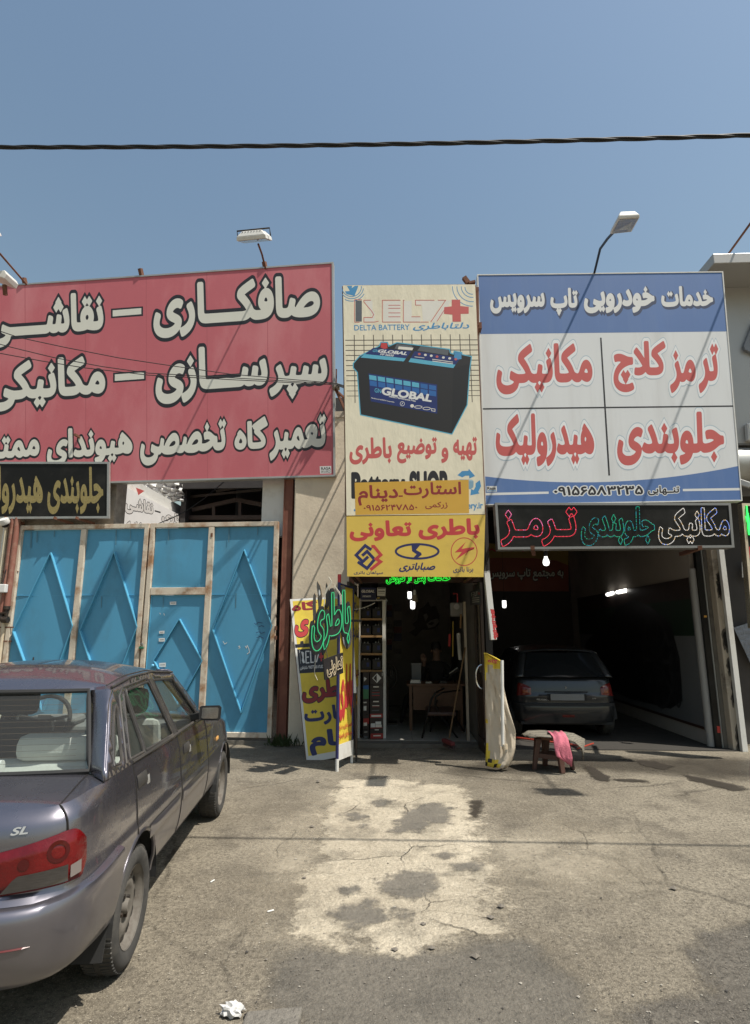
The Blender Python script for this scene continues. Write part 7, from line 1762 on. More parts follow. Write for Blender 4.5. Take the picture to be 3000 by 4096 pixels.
# panel gaps as thin dark lines
w = MB()
for sd in (1, -1):
    for y, z0 in ((-.06, car.zb(-.06)+.002), (.82, .36), (1.66, .36)):
        w.tube([car.surf(car.arc_y(y), z, .0005, sd) for z in np.linspace(z0, .945, 14)], .0042, 5)
    w.tube([car.surf(car.arc_y(y), .357, .0, sd) for y in np.linspace(.34, 2.08, 12)], .004, 5)
    sa = min(np.linspace(.4, .9, 200), key=lambda a_: abs(car.surf(a_, sp['ztop'](car.at(a_)[0][1]))[0]-.645))
    capz = lambda x, y: float(sp['ztop'](y))
    def on_cap(x, y):
        i = min(range(len(car.G)), key=lambda k_: abs(car.G[k_][-1][1]-y)); xe = car.G[i][-1][0]; return np.array((x*sd, y, car.G[i][-1][2]+.022*(1-min(1, x/xe)**2.2)+.0005))
    ye = car.surf(sa, sp['ztop'](car.at(sa)[0][1]))
    pts = [on_cap(x, y) for x, y in ((.615, -.31), (.622, -.40), (.632, -.50), (.640, -.57)) if y > ye[1]+.03]+[car.surf(sa, float(sp['ztop'](car.at(sa)[0][1]))-d_, .0005, sd) for d_ in (.0, .006, .015, .03, .05, .075, .095)]
    w.tube(pts, .0042, 5)
w.build('panel_gap', seam_m, body)
# rear bumper
w = MB()
a1 = car.arc_y(-.335)
for sd in (1, -1):
    rows = []
    for z, o in ((.30, -.02), (.31, .008), (.34, .020), (.38, .026), (.44, .028), (.50, .030), (.545, .032), (.572, .034), (.590, .030), (.598, .014), (.599, -.05)):
        rows.append([car.surf(a, z+(0.060*max(0, (a-.62)/(a1-.62))**1.2 if z > .5 else 0.03*max(0, (a-.62)/(a1-.62)) if z < .33 else 0.03*max(0, (a-.62)/(a1-.62))*(z-.33)/.17), o, sd) for a in np.linspace(0, a1, 34)])
    w.grid(rows, flip=sd < 0)
bump = w.build('rear_bumper', PAINT, sedan, smooth=40)
w = MB()
for sd in (1, -1): car.patch(.44, .68, .452, .485, .034, 10, 3, sd, w)
w.build('reflector', pm('dull_red_reflector', (.10, .015, .015), .35), bump)
# tail lamps
redl = pm('red_lens', (.105, .0025, .0035), .14, var=.7, scale=9, coat=.25, bump=.25, bscale=26); dkred = pm('dark_red_lens', (.06, .002, .003), .12, coat=.3); clr = pm('clear_lens', (.05, .045, .042), .15, .3, var=.5, scale=22, stretch=(1, 1, 9), coat=.6); whl = pm('white_lens', (.19, .165, .15), .2)
for sd in (1, -1):
    w = MB(); L0_, L1_ = .36, .88
    up_ = lambda t: .755+.075*min(1, t/.8)-.05*max(0, (t-.86)/.14)**2; lo_ = lambda t: .622+.025*t+.05*max(0, (t-.92)/.08)**2
    car.patch(L0_, L1_, lo_, up_, .020, 40, 16, sd, w); tl = w.build('taillight', redl, sedan, smooth=60)
    w = MB(); car.patch(.525, .775, lambda t: .642+.012*t, lambda t: .642+.052*min(1, 5*t)+.018*t, .0235, 14, 6, sd, w, edge=False); w.build('reverse_lens', clr, tl, smooth=60)
    w = MB(); car.patch(.785, .832, lambda t: .662+.008*t, lambda t: .706+.010*t, .0235, 6, 5, sd, w, edge=False); w.build('corner_lens', whl, tl, smooth=60)
    for ac, zc_, rr_, mt, nm in ((.735, .765, .040, dkred, 'lamp_ring'), (.60, .735, .020, dkred, 'lamp_ring'), (.43, .665, .030, dkred, 'fog_lens')):
        w = MB(); k = 22; v_ = []
        for r_i in ((1., .62) if nm == 'lamp_ring' and rr_ > .03 else (1., .05)):
            v_ += [car.surf(ac+rr_*r_i*1.15*math.cos(t), zc_+rr_*r_i*math.sin(t), .0225, sd) for t in np.linspace(0, 2*math.pi, k, endpoint=False)]
        w.add(v_, [(i, (i+1) % k, k+(i+1) % k, k+i) for i in range(k)]); w.build(nm, mt, tl)
# badge letters on the lid
ab = .565; q = [car.surf(a, z, .006) for a, z in ((ab-.035, .862), (ab+.035, .864), (ab+.035, .838), (ab-.035, .836))]
text('SL', None, q, None, [(M['alu'], 0, 0)], lid, off=.004, bold=.03, dot=0, shear=.25, ky=1.)
# greenhouse
fxs = lambda y, z: .742-.40*(z-.95)-.014*((y-.65)/1.0)**2
drip = lambda y: float(np.interp(y, [-.05, .3, .7, 1.14], [1.318, 1.352, 1.355, 1.322]))
outl = [(-.40, .948), (-.03, .9485), (.8, .942), (1.62, .936), (1.76, .92), (1.60, 1.01), (1.16, drip(1.16)), (.9, drip(.9)), (.6, drip(.6)), (.3, drip(.3)), (.02, drip(.02)), (-.10, 1.26), (-.22, 1.13)]
qw_ = [(-.27, .985), (-.165, .978), (-.01, 1.245), (-.075, 1.215)]
rw1 = [(-.06, .972), (.155, .970), (.135, 1.285), (.115, 1.275)]
rw2 = [(.185, .970), (.735, .962), (.58, 1.308), (.16, 1.292)]
fw2 = [(.845, .960), (1.50, .950), (1.47, 1.02), (1.13, 1.285), (.69, 1.308)]
gls = [qw_, rw1, rw2, fw2]
gh = MB()
for sd in (1, -1): f = side_panel(outl, gls, fxs, sd); gh.add(f.v, f.f)
# rear corner strips and front corner strips
def edge_pts(P_, k=12): return resample([(p[0], p[1], 0) for p in P_], 1, False) if False else np.stack([np.interp(np.linspace(0, 1, k), np.linspace(0, 1, len(P_)), [p[i] for p in P_]) for i in (0, 1)], 1)
RGb, RGt = (.615, -.285, .965), (.475, .015, 1.318); FGb, FGt = (.635, 1.70, .945), (.485, 1.16, 1.345)
def corner(mb, P_, b, t, bul, sd):
    E_ = edge_pts(P_); rows = []
    for i, (y, z) in enumerate(E_):
        u = i/(len(E_)-1); A_ = np.array((fxs(y, z), y, z)); B_ = np.array(b)*(1-u)+np.array(t)*u; o = np.array((.7, bul, .25))
        rows.append([(lambda p: np.array((p[0]*sd, p[1], p[2])))(A_*(1-s)+B_*s+o*.034*min(1, .1+2.2*u)*4*s*(1-s)) for s in np.linspace(0, 1, 7)])
    mb.grid(rows, flip=sd > 0)
for sd in (1, -1):
    corner(gh, [(-.40, .945), (-.22, 1.13), (-.10, 1.26), (.02, drip(.02))], RGb, RGt, -.7, sd)
    corner(gh, [(1.76, .92), (1.60, 1.01), (1.38, 1.17), (1.16, drip(1.16))], FGb, FGt, .6, sd)
gh.build('pillars', PAINT, sedan, smooth=45, clean=True, solid=.012)
# roof
rows = []
for y in np.linspace(.02, 1.16, 22):
    zd = drip(y); xd = fxs(y, zd); h = .012+.075*math.sin(math.pi*min(1, max(0, (y+.10)/1.38)))**.7
    rows.append([np.array((xd*t, y, zd+h*(1-abs(t)**2.6))) for t in np.sin(np.linspace(-1, 1, 27)*math.pi/2)])
w = MB(); w.grid(rows); top_r, top_f = rows[0], rows[-1]
def header(row, gt, bow):
    out_ = []
    for s in (0, .5, 1):
        out_.append([p*(1-s)+np.array((gt[0]*p[0]/abs(row[0][0]), gt[1]+bow*(1-(p[0]/row[0][0])**2), gt[2]))*s for p in row])
    return out_
w.grid(header(top_r, (RGt[0], RGt[1]-.03, RGt[2]-.006), -.055)); w.grid(header(top_f, (FGt[0], FGt[1]+.03, FGt[2]-.011), .06))
roof = w.build('roof', PAINT, sedan, smooth=45, clean=True)
w = MB()
for sd in (1, -1): w.tube([np.array((sd*(fxs(y, drip(y))+.004), y, drip(y)+.006)) for y in np.linspace(-.02, 1.18, 16)], .007, 6); w.tube([np.array((sd*abs(r_[3][0]), r_[3][1], r_[3][2]+.001)) for r_ in rows[:-1]], .0035, 6)
w.build('drip_rail', trim_m, roof, smooth=True)
w = MB(); w.lathe([(.022, 0), (.018, .02), (.006, .03), (.004, .05), (0, .05)], (-.30, .98, drip(.98)+.06), n=12); w.build('antenna_base', M['black_rubber'], roof, smooth=True)
def pane(quad, bow, name, mat, k=9):
    TL, TR, BR, BL = [np.array(p, float) for p in quad]; rows = []
    for t in np.linspace(1, 0, k): rows.append([bil((TL, TR, BR, BL), s, t)+np.array((0, bow*4*s*(1-s), 0)) for s in np.linspace(0, 1, k)])
    w = MB(); w.grid(rows); o = w.build(name, mat, sedan, smooth=80); return o, rows
hb = [np.array((-RGb[0], RGb[1], RGb[2])), np.array(RGb)]
rgo, rg = pane([(-RGt[0], RGt[1]-.03, RGt[2]-.01), (RGt[0], RGt[1]-.03, RGt[2]-.01), RGb, (-RGb[0], RGb[1], RGb[2])], -.055, 'rear_window', GL)
w = MB(); loopp = rg[0]+[r[-1] for r in rg[1:]]+rg[-1][::-1][1:]+[r[0] for r in rg[::-1][1:-1]]; w.tube([p+np.array((0, -.006, .004)) for p in loopp], .013, 6, closed=True); w.build('rubber_seal', M['black_rubber'], rgo, smooth=True)
w = MB()
for t in np.linspace(.12, .9, 12): w.tube([bil((rg[0][0], rg[0][-1], rg[-1][-1], rg[-1][0]), s, t)+np.array((0, -.055*4*s*(1-s)+.003, 0)) for s in np.linspace(.05, .95, 12)], .0006, 4)
w.build('heating_wire', pm('heater_wire', (.10, .06, .03), .6), rgo)
fgo, fg = pane([(-FGt[0], FGt[1]+.03, FGt[2]-.015), (FGt[0], FGt[1]+.03, FGt[2]-.015), FGb, (-FGb[0], FGb[1], FGb[2])], .06, 'windscreen', GL)
w = MB(); loopp = fg[0]+[r[-1] for r in fg[1:]]+fg[-1][::-1][1:]+[r[0] for r in fg[::-1][1:-1]]; w.tube([p for p in loopp], .012, 6, closed=True); w.build('rubber_seal', M['black_rubber'], fgo, smooth=True)
# scuttle between deck / hood and glass
w = MB(); p = car.G[i_r][-1]; rows = [[np.array((p[0]*t, p[1], p[2]+.022*(1-abs(t)**2.2))) for t in np.linspace(-1, 1, 13)], [np.array((RGb[0]*1.12*t, RGb[1]-.055*(1-t*t)+.03, RGb[2]-.012)) for t in np.linspace(-1, 1, 13)]]; w.grid(rows, flip=True)
p = car.G[i_f][-1]; rows = [[np.array((p[0]*t, p[1], p[2]+.05*(1-abs(t)**2.2))) for t in np.linspace(-1, 1, 13)], [np.array((FGb[0]*1.1*t, FGb[1]+.06*(1-t*t)-.02, FGb[2]-.01)) for t in np.linspace(-1, 1, 13)]]; w.grid(rows); w.build('scuttle', trim_m, sedan, smooth=60)
for sd in (1, -1):
    for nm, P_ in (('quarter_window', qw_), ('rear_side_window', rw1), ('rear_side_window', rw2), ('front_side_window', fw2)):
        w = MB(); w.add([((fxs(y, z)-.010)*sd, y, z) for y, z in P_], [tuple(range(len(P_)))]); g_ = w.build(nm, GL, sedan)
        w = MB(); R_ = resample([((fxs(y, z)+.002)*sd, y, z) for y, z in P_], .04); w.tube(R_, .0085, 6, closed=True); w.build('window_seal', trim_m, g_, smooth=True)
w = MB()
for sd in (1, -1):
    w.tube([((fxs(y, .957)+.006)*sd, y, .957) for y in np.linspace(-.05, 1.6, 12)], .009, 6)
    P_ = [(.765, .955), (.60, 1.322), (.655, 1.322), (.825, .955)]; w.add([((fxs(y, z)+.0075)*sd, y, z) for y, z in P_], [(0, 1, 2, 3)])
    for yy in (-.11, ): w.tube([((fxs(y, z)+.006)*sd, y, z) for y, z in ((-.125, .965), (.045, 1.275), (.12, 1.312), (.55, 1.330))], .007, 6)
w.build('belt_trim', trim_m, sedan, smooth=True)
# mirrors
for sd in (1, -1):
    w = MB(); c = np.array((.872*sd, 1.28, 1.028)); ms_ = .84; fr = [c+np.array((x*sd*ms_, -.045, z*ms_)) for x, z in ((-.085, .05), (-.07, .058), (.075, .06), (.088, .045), (.085, -.04), (.07, -.052), (-.075, -.05), (-.085, -.042))]; bk_ = [c+(p-c)*np.array((.78, -1.2, .72)) for p in fr]; k8 = len(fr)
    w.add(fr+bk_, [tuple(range(k8)), tuple(range(k8, 2*k8))[::-1]]+[(i, (i+1) % k8, k8+(i+1) % k8, k8+i) for i in range(k8)]); w.bar(c+np.array((-.07*sd, .01, -.02)), (.715*sd, 1.36, .985), .045, .05); mr = w.build('side_mirror', M['black_rubber'], sedan, bevel=.010)
    w = MB(); ctr = sum(fr)/k8; w.add([ctr+(p-ctr)*.84+np.array((0, -.0035, 0)) for p in fr], [tuple(range(k8))]); w.build('mirror_glass', M['steel'], mr)
# wheels, liners, underside
dusty_rim = pm('dusty_steel_rim', (.145, .13, .11), .75, .1, var=.25, scale=12, dirt=(.07, .05, .04), damt=.6, dscale=14); tyre_m = pm('dusty_tyre', (.045, .043, .04), .9, var=.3, scale=10, dirt=(.12, .11, .095), damt=.6, dscale=5)
for y in (0, WB):
    for sd in (1, -1): wheel(sedan, .785*sd, y, .272, .165, sd, dusty_rim, tyre_m)
w = MB()
for y in (0, WB): l_ = arch_liner(sedan, y, .56, .795, .335, .285, None); w.add(l_.v, l_.f)
w.box(-.60, .60, -.60, 2.95, .29, .33); w.build('underside', M['black_rubber'], sedan)
w = MB()
for y in (0, WB):
    for sd in (1, -1): w.tube([car.surf(car.arc_y(y+.315*math.cos(a)), .285+.331*math.sin(a), -.004, sd) for a in np.linspace(.12, math.pi-.12, 22)], .011, 6)
w.build('arch_lip', PAINT, body, smooth=True)
w = MB()
for sd in (1, -1): w.hexa([(x*sd, y, z) for x, y, z in ((.62, -.32, .40), (.775, -.31, .40), (.765, -.34, .19), (.62, -.345, .19))], [(x*sd, y-.012, z) for x, y, z in ((.62, -.32, .40), (.775, -.31, .40), (.765, -.34, .19), (.62, -.345, .19))])
w.build('mud_flap', M['black_rubber'], sedan)
w = MB(); car.patch(car.arc_y(2.02), car.arc_y(2.11), .70, .735, .012, 8, 5, 1, w); car.patch(car.arc_y(2.02), car.arc_y(2.11), .70, .735, .012, 8, 5, -1, w); w.build('side_repeater', pm('amber_lens', (.55, .30, .10), .3), sedan, smooth=60)
w = MB()
for sd in (1, -1): car.patch(car.d[-1]-.72, car.d[-1]-.38, .56, .68, .012, 12, 6, sd, w)
w.build('headlight', M['white_plain'], sedan, smooth=60)
# cabin
lgrey = pm('light_seat_cloth', (.46, .46, .43), .85, var=.08, bump=.2, bscale=90); dgrey = pm('dark_seat_cloth', (.035, .035, .04), .85, var=.2); dashm = pm('grey_dash', (.16, .16, .155), .7)
w = MB(); w.box(-.70, .70, -.28, 1.72, .36, .40); w.box(-.715, -.70, -.28, 1.72, .36, .93); w.box(.70, .715, -.28, 1.72, .36, .93); w.box(-.70, .70, 1.62, 1.72, .40, .90); w.build('cabin_tub', dgrey, sedan)
w = MB(); w.box(-.64, .64, -.36, .08, .90, .925); w.build('parcel_shelf', lgrey, sedan, bevel=.01)
w = MB(); w.hexa([(-.66, .02, .925), (.66, .02, .925), (.66, .22, .45), (-.66, .22, .45)], [(-.66, .14, .965), (.66, .14, .965), (.66, .34, .45), (-.66, .34, .45)]); w.build('rear_seat', lgrey, sedan, bevel=.04)
for x in (-.32, .34): w = MB(); w.box(x-.25, x+.27, .04, .16, .94, 1.03+(.05 if x > 0 else .02)); w.build('rear_seat_top', lgrey, sedan, bevel=.05)
w = MB(); w.box(-.66, .66, .30, .68, .44, .58); w.build('rear_cushion', lgrey, sedan, bevel=.04)
for x in (-.36, .36):
    t = MB(); t.hexa([(x-.24, .92, 1.04), (x+.24, .92, 1.04), (x+.24, 1.06, .50), (x-.24, 1.06, .50)], [(x-.22, 1.01, 1.03), (x+.22, 1.01, 1.03), (x+.24, 1.18, .50), (x-.24, 1.18, .50)]); t.box(x-.24, x+.24, 1.05, 1.52, .44, .56)
    s_ = t.build('front_seat', dgrey if x < 0 else lgrey, sedan, bevel=.05)
    w = MB(); w.box(x-.15, x+.15, .90, .99, 1.07, 1.24); w.build('headrest', dgrey, s_, bevel=.05)
w = MB(); w.hexa([(-.68, 1.46, .92), (.68, 1.46, .92), (.68, 1.50, .62), (-.68, 1.50, .62)], [(-.68, 1.80, .93), (.68, 1.80, .93), (.68, 1.80, .62), (-.68, 1.80, .62)]); w.box(-.54, -.16, 1.44, 1.66, .921, .985); w.build('dashboard', dashm, sedan, bevel=.03)
w = MB(); c = np.array((-.36, 1.36, .97)); ax_y = np.array((0, .42, .91)); ax_x = np.array((1., 0, 0)); w.tube([c+.185*(math.cos(a)*ax_x+math.sin(a)*ax_y) for a in np.linspace(0, 2*math.pi, 36, endpoint=False)], .016, 8, closed=True)
for a in (.2, 2.94, 4.71): w.bar(c, c+.175*(math.cos(a)*ax_x+math.sin(a)*ax_y), .035, .02)
w.bar(c+np.array((0, -.01, 0)), c+np.array((0, .14, -.06)), .09); w.build('steering_wheel', M['black_rubber'], sedan, smooth=40)
w = MB(); w.lathe([(0, -.11), (.04, -.105), (.045, 0), (.04, .105), (0, .11)], (.06, -.20, .965), (1, .1, 0), 16); w.build('tissue_roll', M['white_plain'], sedan, smooth=True)

# --- the hatchback in the garage
c0 = YP(9.45).hit('6', 597, 900)
hatch = thing('parked_car', 'dark grey hatchback standing nose in inside the garage', 'car', (c0[0], 9.45+.60, .012), .0, local=True); hatch.scale = (1, 1, .945)
HP_ = pm('hatch_paint', (.040, .043, .046), .3, .55, var=.08, coat=.6)
sp2 = dict(plan=[(0, -.62), (.32, -.615), (.55, -.585), (.70, -.52), (.775, -.40), (.81, -.2), (.825, .3), (.825, 1.5), (.82, 2.2), (.79, 2.7), (.70, 3.0), (.5, 3.14), (.25, 3.19), (0, 3.2)],
    side=[(.2, .05), (.36, .02), (.5, 0), (.65, .004), (.8, .02), (.95, .06), (1.1, .10)], rear=[(.22, .08), (.32, .03), (.42, .0), (.52, .0), (.555, .015), (.56, .05), (.62, .05), (.66, .035), (.70, .06), (.80, .075), (.90, .10), (1., .14)], front=[(.25, .05), (.45, 0), (.6, .05), (.8, .16)],
    ztop=lambda y: float(np.interp(y, [-.7, -.2, 1.6, 2.2, 3.2], [.955, .96, .95, .90, .68])), round=lambda y: .02 if y < -.35 else (.035 if y > 1.7 else 0.), zbot=lambda y: float(np.interp(y, [-.7, -.4, .4, 3.2], [.24, .26, .24, .22])),
    axles=(0, 2.44), arch=.33, zc=.29, archk=1.03, seams=(.12, .9, 1.7), ysides=(-.22, 2.72))
hc = Car(hatch, sp2); hc.shell([.24, .28, .32, .37, .42, .47, .52, .552, .562, .60, .64, .67, .70, .74, .78, .82, .86])
mb = MB(); HY = [hc.at(a)[0][1] for a in hc.A]
gate_f = lambda c: c[1] < -.42 and abs(c[0]) < .60 and c[2] > .56
for sd in (1, -1):
    f = hc.faces(lambda i, c: not gate_f(c) and not (c[2] < .556 and c[1] < -.30), sd); mb.add(f.v, f.f)
jf = min(i for i, y in enumerate(HY) if y > 1.7); hc.cap(mb, jf, len(HY)-1, lambda y: .06)
hb_ = mb.build('body', HP_, hatch, smooth=34)
w = MB()
for sd in (1, -1): f = hc.faces(lambda i, c: gate_f(c), sd); w.add(f.v, f.f)
tg = w.build('tailgate', HP_, hatch, smooth=34)
w = MB()
for sd in (1, -1): f = hc.faces(lambda i, c: c[2] < .556 and c[1] < -.30, sd); w.add(f.v, f.f)
hbm = w.build('rear_bumper', HP_, hatch, smooth=34)
w = MB()
for sd in (1, -1): hc.patch(0, .84, .515, .555, .006, 24, 3, sd, w, edge=False)
w.build('bumper_strip', M['black_rubber'], hbm, smooth=60)
w = MB()
for sd in (1, -1): hc.patch(0, .09, .345, .385, .006, 8, 4, sd, w)
w.build('fog_lamp', pm('fog_red', (.12, .012, .01), .25), hbm, smooth=60)
for sd in (1, -1):
    w = MB(); hc.patch(.545, .80, lambda t: .685-.02*t, lambda t: .845+.02*t-.05*(1-t)**3, .022, 16, 10, sd, w); tl = w.build('taillight', pm('hatch_lens', (.14, .012, .01), .15, coat=.5), hatch, smooth=60)
    w = MB(); hc.patch(.585, .70, .70, .765, .026, 10, 6, sd, w); w.build('indicator_lens', pm('hatch_amber', (.30, .08, .03), .25), tl, smooth=60)
w = MB()
for sd in (1, -1): hc.patch(0, .30, lambda t: .60, lambda t: .715-.01*t, .004, 12, 4, sd, w, edge=False)
w.build('plate_recess', M['black_rubber'], tg, smooth=60)
w = MB(); y_ = hc.surf(0, .66)[1]-.016; w.box(-.255, .255, y_-.006, y_, .605, .705); w.build('number_plate', pm('blank_plate', (.20, .21, .215), .5), tg, bevel=.004)
w = MB()
for sd in (1, -1): w.tube([hc.surf(a, .735, .010, sd) for a in np.linspace(0, .33, 10)], .010, 6)
w.build('plate_strip', HP_, tg, smooth=True)
q = [hc.surf(a, z, .006, -1) for a, z in ((.46, .625), (.27, .62), (.27, .60), (.46, .602))]
text('PEUGEOT', None, q, None, [(M['alu'], 0, 0)], tg, off=.003, bold=.02, dot=0, ky=1.)
q = [hc.surf(a, z, .006, 1) for a, z in ((.38, .645), (.45, .645), (.45, .625), (.38, .625))]
text('206', None, q, None, [(M['alu'], 0, 0)], tg, off=.003, bold=.02, dot=0, ky=1., shear=.2)
w = MB(); p = hc.surf(0, .80, .006); e = .018
for (x, z), (x2, z2) in (((-.5, -1), (-.2, .2)), ((.1, -1), (.1, 0)), ((-.2, .2), (.3, .6)), ((.3, .6), (.9, .3)), ((.1, 0), (.8, -.3)), ((-.2, .2), (-.8, 1)), ((.2, .6), (-.2, 1.1))): w.bar(p+np.array((x*e, 0, z*e)), p+np.array((x2*e, 0, z2*e)), .006, .004)
w.build('emblem', M['alu'], tg)
fh = lambda y, z: .765-.36*(z-.95)-.01*((y-.7))**2
dr2 = lambda y: float(np.interp(y, [-.2, .2, .8, 1.3], [1.34, 1.38, 1.385, 1.33]))
ho = [(-.46, .945), (1.85, .945), (1.75, 1.0), (1.15, dr2(1.15)), (.7, dr2(.7)), (.2, dr2(.2)), (-.16, dr2(-.16)), (-.33, 1.15)]
hwin = [[(-.1, .99), (.35, .985), (.30, 1.31), (.05, 1.30)], [(.42, .985), (1.5, .98), (1.05, 1.30), (.38, 1.31)]]
w = MB()
for sd in (1, -1): f = side_panel(ho, hwin, fh, sd, .07); w.add(f.v, f.f)
HGb, HGt = (.63, -.50, .965), (.50, -.19, 1.345)
def corner2(mb, P_, b, t, sd):
    E_ = edge_pts(P_); rows = []
    for i, (y, z) in enumerate(E_):
        u = i/(len(E_)-1); A_ = np.array((fh(y, z), y, z)); B_ = np.array(b)*(1-u)+np.array(t)*u
        rows.append([(lambda p: np.array((p[0]*sd, p[1], p[2])))(A_*(1-s)+B_*s+np.array((.7, -.6, .2))*.03*4*s*(1-s)) for s in np.linspace(0, 1, 6)])
    mb.grid(rows, flip=sd > 0)
for sd in (1, -1): corner2(w, [(-.46, .945), (-.33, 1.15), (-.16, dr2(-.16))], HGb, HGt, sd)
rows = []
for y in np.linspace(-.16, 1.25, 18):
    zd = dr2(y); xd = fh(y, zd); rows.append([np.array((xd*t, y, zd+(.03+.05*math.sin(math.pi*max(0, min(1, (y+.3)/1.8))))*(1-abs(t)**2.6))) for t in np.sin(np.linspace(-1, 1, 21)*math.pi/2)])
w.grid(rows); w.build('roof', HP_, hatch, smooth=45, clean=True, solid=.01)
w = MB(); w.grid([[p for p in rows[0]], [np.array((HGt[0]*p[0]/abs(rows[0][0][0])*1.02, -.23-.02*(1-(p[0]/.62)**2), 1.35+.02*(1-(p[0]/.62)**2))) for p in rows[0]]]); w.build('roof_spoiler', HP_, hatch, smooth=60)
TL, TR, BR, BL = [np.array(p) for p in ((-HGt[0], HGt[1]-.03, HGt[2]), (HGt[0], HGt[1]-.03, HGt[2]), HGb, (-HGb[0], HGb[1], HGb[2]))]
w = MB(); w.grid([[bil((TL, TR, BR, BL), s, t)+np.array((0, -.05*4*s*(1-s), 0)) for s in np.linspace(0, 1, 9)] for t in np.linspace(1, 0, 5)]); rg2 = w.build('rear_window', pm('hatch_glass', (.012, .014, .016), .06), hatch, smooth=80)
w = MB(); w.box(-.14, .14, -.262, -.25, 1.318, 1.335); w.build('brake_light', pm('fog_red', (.12, .012, .01), .25), rg2)
w = MB()
for i, (x, z, l_) in enumerate(((.24, 1.12, .16), (.30, 1.145, .10))): w.bar((x, -.395+(z-1.12)*.8, z), (x+l_, -.37+(z-1.12)*.8, z), .004, .012)
w.build('sticker', M['pale_ink'], rg2)
for sd in (1, -1):
    for P_ in hwin: w = MB(); w.add([((fh(y, z)-.01)*sd, y, z) for y, z in P_], [tuple(range(len(P_)))]); w.build('side_window', pm('hatch_glass', (.012, .014, .016), .06), hatch)
    w = MB(); c = np.array((.93*sd, 1.5, 1.0)); w.hexa([c+np.array((x, -.04, z)) for x, z in ((-.09, .06), (.09, .06), (.09, -.06), (-.09, -.06))], [c+np.array((x*.8, .06, z*.8)) for x, z in ((-.09, .06), (.09, .06), (.09, -.06), (-.09, -.06))]); w.bar(c, (.74*sd, 1.55, .98), .05); w.build('side_mirror', M['black_rubber'], hatch, bevel=.015)
w = MB(); w.hexa([(-.55, 1.22, 1.36), (.55, 1.22, 1.36), (.64, 1.85, .96), (-.64, 1.85, .96)], [(-.55, 1.21, 1.35), (.55, 1.21, 1.35), (.64, 1.84, .95), (-.64, 1.84, .95)]); w.build('windscreen', pm('hatch_glass', (.012, .014, .016), .06), hatch)
for y in (0, 2.44):
    for sd in (1, -1): wheel(hatch, .80*sd, y, .29, .175, sd, M['alu'], tyre_m)
w = MB()
for y in (0, 2.44): l_ = arch_liner(hatch, y, .56, .815, .345, .29, None); w.add(l_.v, l_.f)
w.box(-.70, .70, -.5, 3.0, .22, .26); w.build('underside', M['black_rubber'], hatch)

# ---------------------------------------------------------------- litter and weeds
pb = thing('paper_litter', 'crumpled white paper lying on the ground at the bottom edge', 'litter', G('7', 1390, 2190))
c = G('7', 1390, 2195); r_ = np.random.default_rng(6); bm = bmesh.new(); bmesh.ops.create_icosphere(bm, subdivisions=3, radius=1)
vs_ = []
for v in bm.verts:
    d = np.array(v.co); k = 1+.30*math.sin(7*d[0]+3*d[2])*math.cos(6*d[1])+r_.normal(0, .10); vs_.append(c+np.array((d[0]*.046*k, d[1]*.036*k, max(.002, .022+d[2]*.026*k))))
w = MB(); w.add(vs_, [tuple(v.index for v in f.verts) for f in bm.faces]); bm.free(); w.build('paper', pm('litter_paper', (.55, .54, .52), .7, var=.15, scale=20), pb, smooth=25)
dh = G('7', 1550, 2230)
struct(MB().add([tuple(G('7', x, y, .012)) for x, y in ((1466, 2186), (1500, 2172), (1560, 2196), (1650, 2206), (1640, 2226), (1472, 2233))], [tuple(range(6))]).build('hole_shade_patch', pm('dark_hole', (.012, .010, .008), .9)))  # flat dark sheet; the hole's inner shade is put into its colour
kb = thing('concrete_slab', 'grey concrete slab edge at the bottom of the frame beside the paper', 'slab', dh)
w = MB(); e0, e1_ = G('7', 1480, 2238), G('7', 1815, 2224); w.hexa([(e0[0], e0[1], .045), (e1_[0], e1_[1]+.02, .045), (e1_[0], 2.2, .045), (e0[0], 2.2, .045)], [(e0[0], e0[1], 0), (e1_[0], e1_[1]+.02, 0), (e1_[0], 2.2, 0), (e0[0], 2.2, 0)]); w.build('slab', M['spot'], kb, bevel=.01)
rng = np.random.default_rng(12); w = MB()
def stone(p, s, m=0):
    a = rng.uniform(.6, 1.3, 6); w.add([p+np.array(q)*s for q in ((a[0], 0, .2), (-a[1], .1, .25), (.1, a[2], .2), (0, -a[3], .2), (.1, .05, .7*a[4]), (0, 0, -.1))], [(0, 2, 4), (2, 1, 4), (1, 3, 4), (3, 0, 4), (2, 0, 5), (1, 2, 5), (3, 1, 5), (0, 3, 5)], m)
for i in range(1500):
    x, y = rng.uniform(0, 3000), rng.uniform(3000, 4096); p = G('S', x, y); 
    if p[1] > 8.3: continue
    stone(np.array((p[0], p[1], .004)), rng.choice((.003, .0045, .006, .010), p=(.55, .3, .12, .03)), int(rng.choice((0, 1, 2), p=(.5, .35, .15))))
for zx, zy, s in ((225, 190, .03), (828, 605, .022), (572, 662, .016), (745, 770, .02), (480, 748, .02), (600, 742, .016), (1400, 545, .02), (975, 228, .012), (205, 340, .02), (180, 510, .016), (795, 640, .02)): p = G('8', zx, zy); stone(np.array((p[0], p[1], .006)), s*1.2, 0)
o = w.build('gravel', [pm('pebble', (.16, .14, .115), .9), pm('pebble_pale', (.34, .31, .26), .9), pm('pebble_dark', (.05, .045, .04), .9)]); o['kind'] = 'stuff'
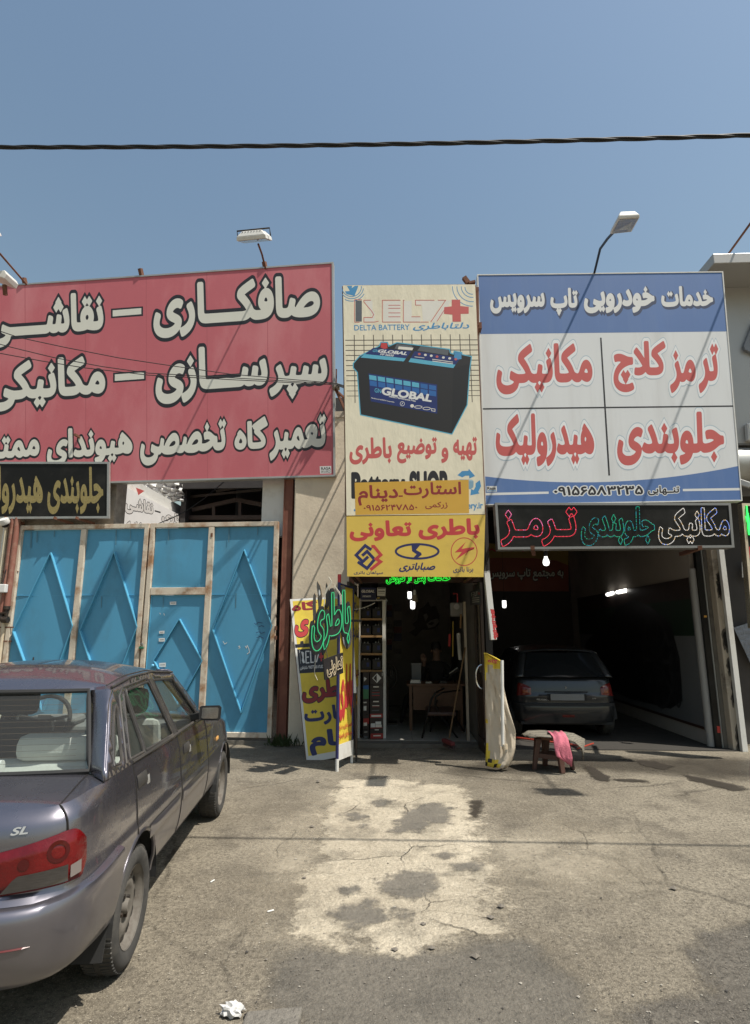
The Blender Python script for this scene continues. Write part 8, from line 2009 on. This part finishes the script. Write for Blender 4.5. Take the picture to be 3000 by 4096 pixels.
for i, (zx, zy, a) in enumerate(((1275, 1395, 1.2), (1625, 1575, .6), (68*1.2107/.6659+1000/.6659-0, 0, 0))[:2]):
    p = G('7', zx, zy); cg = thing('cigarette_butt', ('white cigarette butt on the asphalt near the rear wheel of the sedan', 'white cigarette butt on the asphalt left of the pale cement strip')[i], 'litter', p, group='cigarette butts')
    w = MB(); d = np.array((math.cos(a), math.sin(a), 0))*.02; w.tube([p-d+np.array((0, 0, .007)), p+d+np.array((0, 0, .007))], .0045, 8); w.build('paper', M['white_plain'], cg)
wd2 = thing('weed', 'small dark green weed at the foot of the pier beside the rusty post', 'plant', G('5', 55, 1310))
w = MB(); c = np.array((-1.72, 8.84, 0)); rng = np.random.default_rng(5)
for i in range(110):
    b = c+np.array((rng.normal(0, .10), rng.normal(0, .03)-.03, 0)); t = b+np.array((rng.normal(0, .05), rng.normal(0, .03)-.02, rng.uniform(.05, .2))); s = np.array((.010, .004, 0)); m_ = (b+t)/2+np.array((0, -.01, .01)); w.add([b, m_-s, t, m_+s], [(0, 1, 2, 3)])
w.build('leaves', pm('weed_green', (.045, .065, .02), .8, var=.4, scale=20), wd2)

# ---------------------------------------------------------------- tidy: separate pieces, single-mesh things
def split_pieces(o):
    me = o.data; n = len(me.vertices); par = list(range(n))
    def find(i):
        while par[i] != i: par[i] = par[par[i]]; i = par[i]
        return i
    for e in me.edges:
        a, b = find(e.vertices[0]), find(e.vertices[1])
        if a != b: par[a] = b
    comp = {}
    for p in me.polygons: comp.setdefault(find(p.vertices[0]), []).append(p)
    if len(comp) < 2: return
    co = [tuple(v.co) for v in me.vertices]; smooth = me.polygons[0].use_smooth
    for k, (root, ps) in enumerate(sorted(comp.items())):
        ids = sorted({v for p in ps for v in p.vertices}); mp = {v: i for i, v in enumerate(ids)}
        m2 = bpy.data.meshes.new(o.name); m2.from_pydata([co[v] for v in ids], [], [tuple(mp[v] for v in p.vertices) for p in ps])
        for mt in me.materials: m2.materials.append(mt)
        m2.polygons.foreach_set('material_index', [p.material_index for p in ps])
        if smooth: m2.shade_smooth(); m2.set_sharp_from_angle(angle=math.radians(45))
        if k == 0: o.data = m2
        else:
            c = o.copy(); c.data = m2; COL.objects.link(c); WL[c.name] = WL[o.name]
SPLIT = {'mud_flap', 'soot_stain', 'led_word_x', 'panel_gap', 'drip_rail', 'bracket', 'mount_stub', 'carving', 'hinge', 'clip', 'reflector', 'headlight', 'side_repeater', 'belt_trim', 'side_wall', 'pole_foot', 'eye', 'ear', 'terminal', 'side_strip', 'bolt', 'support', 'hanging_wire', 'upright', 'wall_strip', 'door_edge', 'arch_lip', 'chalk_mark', 'pen_mark', 'sticker', 'pipe', 'emblem', 'bottom_rail', 'batten'}
for o in list(COL.objects):
    if o.type == 'MESH' and o.parent and o.name.split('.')[0] in SPLIT and not o.children: split_pieces(o)
for r in [o for o in COL.objects if o.type == 'EMPTY' and len(o.children) == 1 and not o.children[0].children]:
    c = r.children[0]; nm = r.name; c.parent = None; c.location = r.location; c.rotation_euler = r.rotation_euler
    for k in ('label', 'category', 'group'):
        if k in r: c[k] = r[k]
    bpy.data.objects.remove(r); c.name = nm
